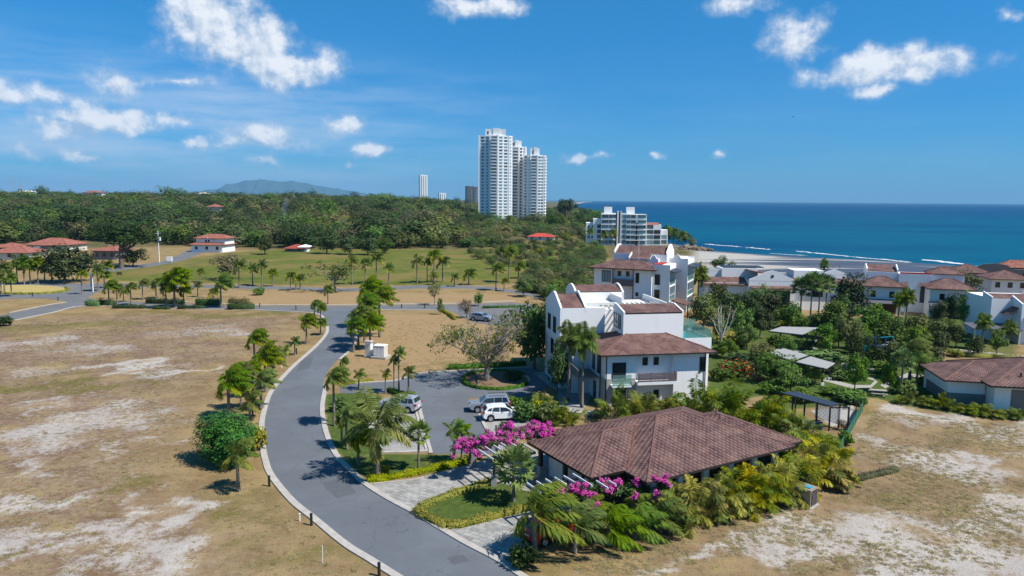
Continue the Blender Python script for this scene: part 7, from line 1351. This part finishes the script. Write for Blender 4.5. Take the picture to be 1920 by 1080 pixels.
# ------------------------------------------------------------------ hedges and bougainvillea
hp = lambda pts: pix(pts)
H1 = 'yellow clipped hedges along the driveways'
leaf_strip('hedge', hp([(787, 956), (812, 943), (870, 922), (928, 904)]), .7, .5, 'lime_leaf', 'yellow clipped hedge on the upper side of the little lawn', 'hedge', 260, .13, group=H1)
leaf_strip('hedge', hp([(779, 960), (800, 974), (838, 990), (870, 985), (940, 968), (1005, 952)]), .75, .5, 'lime_leaf', 'yellow clipped hedge rounding the lower side of the little lawn', 'hedge', 260, .13, group=H1)
leaf_strip('hedge', hp([(688, 903), (725, 899), (780, 889), (850, 872), (900, 858)]), .8, .5, 'lime_leaf', 'yellow clipped hedge along the upper driveway, from the big palm to the pergola', 'hedge', 240, .13, group=H1)
leaf_strip('hedge', pl[2:34], .5, .45, 'garden_leaf', 'low ring hedge around the car park island', 'hedge', 160, .13)
leaf_strip('hedge', hp([(842, 692), (900, 690), (985, 684)]), 1.0, .8, 'garden_leaf', 'clipped green hedge above the car park drive', 'hedge', 160, .16)
leaf_strip('hedge', hp([(728, 734), (755, 742), (778, 743)]), .8, .6, 'garden_leaf', 'short green hedge above the silver off-road car', 'hedge', 160, .15)
leaf_strip('hedge', hp([(640, 723), (700, 713)]), .6, .3, 'lime_leaf', 'low thin hedge on the verge of the side road', 'hedge', 120, .12)
H2 = 'dark clipped hedges along the cross road'
for pts, w_, h_, lab, lf in (([(163, 573), (186, 574)], 1.6, 1.4, 'round bright bush at the left end of the cross road hedge', 'garden_leaf'), ([(184, 572), (212, 573)], 1.6, 1.5, 'dark clipped hedge block second from the left at the cross road', 'dark_leaf'), ([(212, 578), (272, 578)], 1.2, .8, 'low clipped hedge under the left palms of the row', 'dark_leaf'), ([(288, 579), (318, 580)], 1.2, .7, 'low clipped hedge left of the leaning palm', 'dark_leaf'), ([(335, 579), (385, 579)], 1.2, .8, 'low clipped hedge between the largest palm and the lone tall one', 'dark_leaf'), ([(428, 580), (476, 580)], 1.8, 1.6, 'dark boxy hedge at the right end of the cross road hedge', 'dark_leaf'), ([(275, 569), (345, 570)], 1.2, 1.3, 'dark shrub bank behind the big crowned palms', 'dark_leaf'), ([(368, 572), (412, 572)], 1.6, 1.8, 'tall dark shrub block left of the lone tall palm', 'dark_leaf'), ([(430, 569), (466, 570)], 1.2, 1.4, 'brownish shrub block behind the right end hedge', 'brown_leaf')):
    leaf_strip('hedge', hp(pts), w_, h_, lf, lab, 'hedge', 170, .2, group=H2)
leaf_strip('hedge', isl[34:36] + isl[0:17], .7, .55, 'lime_leaf', 'yellow-green border hedge around the roundabout island', 'hedge', 60, .18)
leaf_strip('hedge', hp([(1562, 912), (1600, 903), (1640, 893), (1682, 884)]), .7, .55, 'olive_leaf', 'low straggling olive hedge running out over the sand', 'hedge', 110, .15)
leaf_strip('hedge', hp([(1334, 648), (1380, 648)]), .9, 1.0, 'garden_leaf', 'clipped hedge on the lawn behind the roof pool', 'hedge', 160, .17)
leaf_strip('hedge', hp([(1800, 668), (1860, 672), (1915, 676)]), .9, .9, 'lime_leaf', 'yellow flowering hedge in front of the box villa', 'hedge', 130, .17)
leaf_strip('hedge', hp([(824, 580), (842, 591), (853, 600)]), .8, .6, 'lime_leaf', 'short yellow hedge beside the cross road sapling', 'hedge', 120, .16)
leaf_strip('hedge', hp([(905, 578), (985, 576)]), .8, .6, 'garden_leaf', 'hedge along the far parking court', 'hedge', 80, .17)
def bougainvillea(label, line, z, width, h, n_leaf, n_fl, trunk=None, spots=None):
    rng = np.random.default_rng(n_leaf); L = [np.array(G(x, y, z)) for x, y in line]; o = empty('bougainvillea', (L[0][0], L[0][1], 0), 0, label, 'bougainvillea'); base = np.array([L[0][0], L[0][1], 0.]); C = []; Rr = []
    for i in range(len(L) - 1):
        for k in range(9): f = rng.random(); C.append(L[i] * (1 - f) + L[i + 1] * f - base + rng.normal(size=3) * np.array([width, width, h]) * .3); Rr.append(.35 + .3 * rng.random())
    V, Q, t_ = leaf_cloud(rng, C, Rr, n_leaf, .17, .15, shell=.3); link('foliage', np_mesh('foliage', [(V, Q, 0, t_)], [MT['garden_leaf']]), o)
    if spots: Cs = np.array([np.array(G(x, y, zz)) - base for x, y, zz, r in spots]); Rs = np.array([q[3] for q in spots])
    else: Cs, Rs = np.array(C), np.array(Rr) * 1.12
    sub = np.concatenate([c + rng.normal(size=(5, 3)) * r * .55 for c, r in zip(Cs, Rs)]); rs = np.repeat(Rs, 5) * .42
    V, Q, t_ = leaf_cloud(rng, sub, rs, n_fl, .15, .14, shell=.35, up=.6); link('blossom', np_mesh('blossom', [(V, Q, 0, t_)], [MT['bract']]), o)
    for tx, ty in trunk or []: q = np.array(G(tx, ty)) - base; b = MB(); b.tube([(q[0], q[1], -.05), (q[0] + .1, q[1], z * .5), (q[0], q[1] + .1, z)], [.16, .12, .1], 7); b.build('trunk', MT['bark'], o)
bougainvillea('bright magenta bougainvillea spilling over the upper pergola beside the clubhouse roof', [(874, 836), (905, 826), (950, 816), (1000, 808), (1012, 806)], 3.1, 1.6, .9, 5000, 21000, [(880, 872), (930, 858)])
bougainvillea('bougainvillea with scattered magenta clusters over the lower pergola, half green', [(1060, 925), (1110, 925), (1160, 915), (1210, 908), (1250, 912)], 2.0, 1.2, .8, 5200, 5200, [(1110, 965), (1190, 950)], [(1056, 914, 2.6, .4), (1078, 918, 2.6, .5), (1098, 925, 2.5, .55), (1115, 930, 2.4, .55), (1108, 948, 2.0, .5), (1118, 958, 1.8, .4), (1140, 912, 2.7, .4), (1158, 906, 2.8, .4), (1188, 903, 2.8, .3), (1130, 902, 2.8, .3), (1240, 902, 2.9, .35), (1250, 905, 2.8, .35), (1232, 925, 2.3, .3), (1190, 930, 2.2, .25), (1048, 930, 2.3, .3)])
# ------------------------------------------------------------------ sky, sun
SUN_EL = R(53); SUN_AZ = math.atan2(.927, -.375)      # clockwise from +Y
sd = Vector((math.sin(SUN_AZ) * math.cos(SUN_EL), math.cos(SUN_AZ) * math.cos(SUN_EL), math.sin(SUN_EL)))
ld = bpy.data.lights.new('sun', 'SUN'); ld.energy = 4.2; ld.angle = R(.53); ld.color = (1, .955, .88)
so = bpy.data.objects.new('sun', ld); col.objects.link(so); so.rotation_euler = sd.to_track_quat('Z', 'Y').to_euler(); so.location = (100, -100, 300)
w = bpy.data.worlds.new('World'); scene.world = w; w.use_nodes = True; t = NT(w.node_tree); bg = w.node_tree.nodes['Background']
sky = t.n('ShaderNodeTexSky', sky_type='NISHITA', sun_disc=False, sun_elevation=SUN_EL, sun_rotation=SUN_AZ, altitude=30, air_density=1.0, dust_density=0, ozone_density=3.0)
SKY_STRENGTH = .1
gen = t.n('ShaderNodeTexCoord').outputs['Generated']
nv = t.n('ShaderNodeVectorMath', operation='NORMALIZE'); t.l(gen, nv.inputs[0]); sp = t.n('ShaderNodeSeparateXYZ'); t.l(nv.outputs[0], sp.inputs[0])
az = t.math('ARCTAN2', sp.outputs[0], sp.outputs[1]); el = t.math('ARCSINE', sp.outputs[2])
# clouds: (px, py, rx, ry, weight) as bearings of the survey
CL = [(395, 45, 85, 55, 1), (455, 95, 85, 50, 1.05), (540, 128, 95, 38, 1.05), (500, 75, 60, 42, .9), (360, 0, 60, 40, 1), (620, 115, 40, 40, .55), (305, 32, 30, 18, .45),
      (905, 8, 90, 26, .85), (1660, 125, 135, 30, 1.05), (1625, 110, 70, 26, .9), (1700, 108, 70, 34, .95), (1640, 168, 50, 18, .75), (1490, 80, 50, 36, .72), (1500, 40, 60, 26, .5), (1390, 8, 70, 20, .5),
      (210, 150, 40, 26, .55), (190, 222, 95, 24, .85), (120, 245, 80, 18, .6), (330, 222, 45, 18, .75), (485, 250, 75, 26, .8), (640, 240, 50, 18, .75), (695, 280, 45, 16, .85), (15, 190, 50, 18, .8), (240, 235, 60, 18, .75), (480, 262, 90, 14, .6),
      (100, 185, 60, 20, .6), (1350, 290, 22, 11, .8), (1100, 296, 50, 9, .6), (1220, 290, 16, 7, .55), (50, 290, 50, 12, .5), (165, 290, 30, 11, .55), (490, 305, 36, 9, .45), (660, 300, 18, 9, .5), (310, 150, 90, 9, .42), (365, 265, 22, 14, .6), (1905, 20, 20, 14, .5), (540, 65, 20, 12, .5)]
def ae(px, py):
    d = ray(px, py); d = d / np.linalg.norm(d); return math.atan2(d[0], d[1]), math.asin(d[2])
comb = t.n('ShaderNodeCombineXYZ'); t.l(az, comb.inputs[0]); t.l(el, comb.inputs[1])
# warp the outline
wn = t.n('ShaderNodeTexNoise'); wn.inputs['Scale'].default_value = 11; wn.inputs['Detail'].default_value = 6; wn.inputs['Roughness'].default_value = .62; t.l(comb.outputs[0], wn.inputs['Vector'])
ws = t.n('ShaderNodeVectorMath', operation='MULTIPLY_ADD'); t.l(wn.outputs['Color'], ws.inputs[0]); ws.inputs[1].default_value = (.075, .055, 0); t.l(comb.outputs[0], ws.inputs[2])
w2 = t.n('ShaderNodeVectorMath', operation='SUBTRACT'); t.l(ws.outputs[0], w2.inputs[0]); w2.inputs[1].default_value = (.0375, .0275, 0)
def heaps(src):
    tot = None
    for px, py, rx, ry, wt in CL:
        a, e = ae(px, py); s1 = t.n('ShaderNodeVectorMath', operation='SUBTRACT'); t.l(src, s1.inputs[0]); s1.inputs[1].default_value = (a, e, 0)
        m1 = t.n('ShaderNodeVectorMath', operation='MULTIPLY'); t.l(s1.outputs[0], m1.inputs[0]); m1.inputs[1].default_value = (F / rx * 1.1, F / ry * 1.1, 0)
        ln = t.n('ShaderNodeVectorMath', operation='LENGTH'); t.l(m1.outputs[0], ln.inputs[0])
        v = t.math('MULTIPLY', t.math('SUBTRACT', 1.25, ln.outputs['Value']), wt)
        tot = v if tot is None else t.math('SMOOTH_MAX', tot, v, .25)
    return tot
tot = heaps(w2.outputs[0])
s3 = t.n('ShaderNodeVectorMath', operation='ADD'); t.l(w2.outputs[0], s3.inputs[0]); s3.inputs[1].default_value = (.006, .014, 0)
lit = t.math('MULTIPLY', t.math('SUBTRACT', tot, heaps(s3.outputs[0])), .55)
nz = t.noise(comb.outputs[0], 26, 9, .6); nz2 = t.noise(comb.outputs[0], 7, 6, .6)
dens = t.math('ADD', t.math('ADD', tot, t.math('MULTIPLY', t.math('SUBTRACT', nz, .5), 1.7)), t.math('MULTIPLY', t.math('SUBTRACT', nz2, .5), .7))
alpha = t.math('MULTIPLY', t.ramp(dens, -.06, .85), .9)
core = t.ramp(dens, .2, 1.0)
# light on the upper right of each heap, from the billow relief towards the sun
sh = t.n('ShaderNodeVectorMath', operation='ADD'); t.l(comb.outputs[0], sh.inputs[0]); sh.inputs[1].default_value = (.006, .01, 0)
nzs = t.noise(sh.outputs[0], 26, 9, .6)
rel = t.math('ADD', t.math('ADD', .6, lit), t.math('MULTIPLY', t.math('SUBTRACT', nz, nzs), 4.2), clamp=True)
ccol = t.mix(t.math('MULTIPLY', t.ramp(core, -.3, .5), rel), (.30, .385, .50, 1), (.66, .67, .69, 1))
# thin veils low over the land
sv = t.n('ShaderNodeVectorMath', operation='MULTIPLY'); t.l(comb.outputs[0], sv.inputs[0]); sv.inputs[1].default_value = (3.2, 22, 1)
veil = t.math('MULTIPLY', t.ramp(t.noise(sv.outputs[0], 1.3, 7, .6), .3, .75), t.math('MULTIPLY', t.math('SUBTRACT', 1, t.ramp(el, .09, .22)), t.math('ADD', .08, t.math('MULTIPLY', t.math('SUBTRACT', 1, t.ramp(az, -.4, .1)), .72))))
skyc = t.n('ShaderNodeVectorMath', operation='SCALE'); t.l(sky.outputs[0], skyc.inputs[0]); skyc.inputs['Scale'].default_value = SKY_STRENGTH
hs = t.n('ShaderNodeHueSaturation'); sm = t.n('ShaderNodeVectorMath', operation='MULTIPLY'); t.l(skyc.outputs[0], sm.inputs[0]); t.l(t.mix(t.ramp(el, .0, .42), (.155, .41, .72, 1), (.25, .65, .87, 1)), sm.inputs[1]); t.l(sm.outputs[0], hs.inputs['Color']); hs.inputs['Saturation'].default_value = 1.06; hs.inputs['Hue'].default_value = .497
f1 = t.mix(veil, hs.outputs[0], (.36, .46, .60, 1)); f2 = t.mix(alpha, f1, ccol)
bk = t.n('ShaderNodeVectorMath', operation='SCALE'); t.l(f2, bk.inputs[0]); bk.inputs['Scale'].default_value = 1 / SKY_STRENGTH
t.l(bk.outputs[0], bg.inputs['Color']); bg.inputs['Strength'].default_value = SKY_STRENGTH
# ------------------------------------------------------------------ air
hz = bpy.data.materials.new('haze'); hz.use_nodes = True; t = NT(hz.node_tree); hz.node_tree.nodes.remove(hz.node_tree.nodes['Principled BSDF'])
pv = t.n('ShaderNodeVolumePrincipled'); pv.inputs['Color'].default_value = (.29, .61, .92, 1); pv.inputs['Density'].default_value = HAZE; pv.inputs['Anisotropy'].default_value = 0
t.l(pv.outputs[0], hz.node_tree.nodes['Material Output'].inputs['Volume'])
if HAZE > 0:
    b = MB(); b.box(-26000, -400, -20, 26000, 32000, 640); tag(b.build('haze', hz), 'thin blue sea air over the coast', None, None, 'stuff')
scene.view_settings.view_transform = 'Standard'; scene.view_settings.look = 'None'; scene.view_settings.gamma = 1; scene.view_settings.exposure = EXPOSURE
scene.render.engine = 'CYCLES'
cy = scene.cycles
cy.max_bounces = 5; cy.diffuse_bounces = 2; cy.glossy_bounces = 2; cy.transmission_bounces = 3; cy.transparent_max_bounces = 6; cy.volume_bounces = 0
cy.use_denoising = DENOISE
try: cy.denoiser = 'OPENIMAGEDENOISE'
except Exception: pass
cy.sample_clamp_indirect = 6; cy.caustics_reflective = False; cy.caustics_refractive = False
cy.use_adaptive_sampling = False
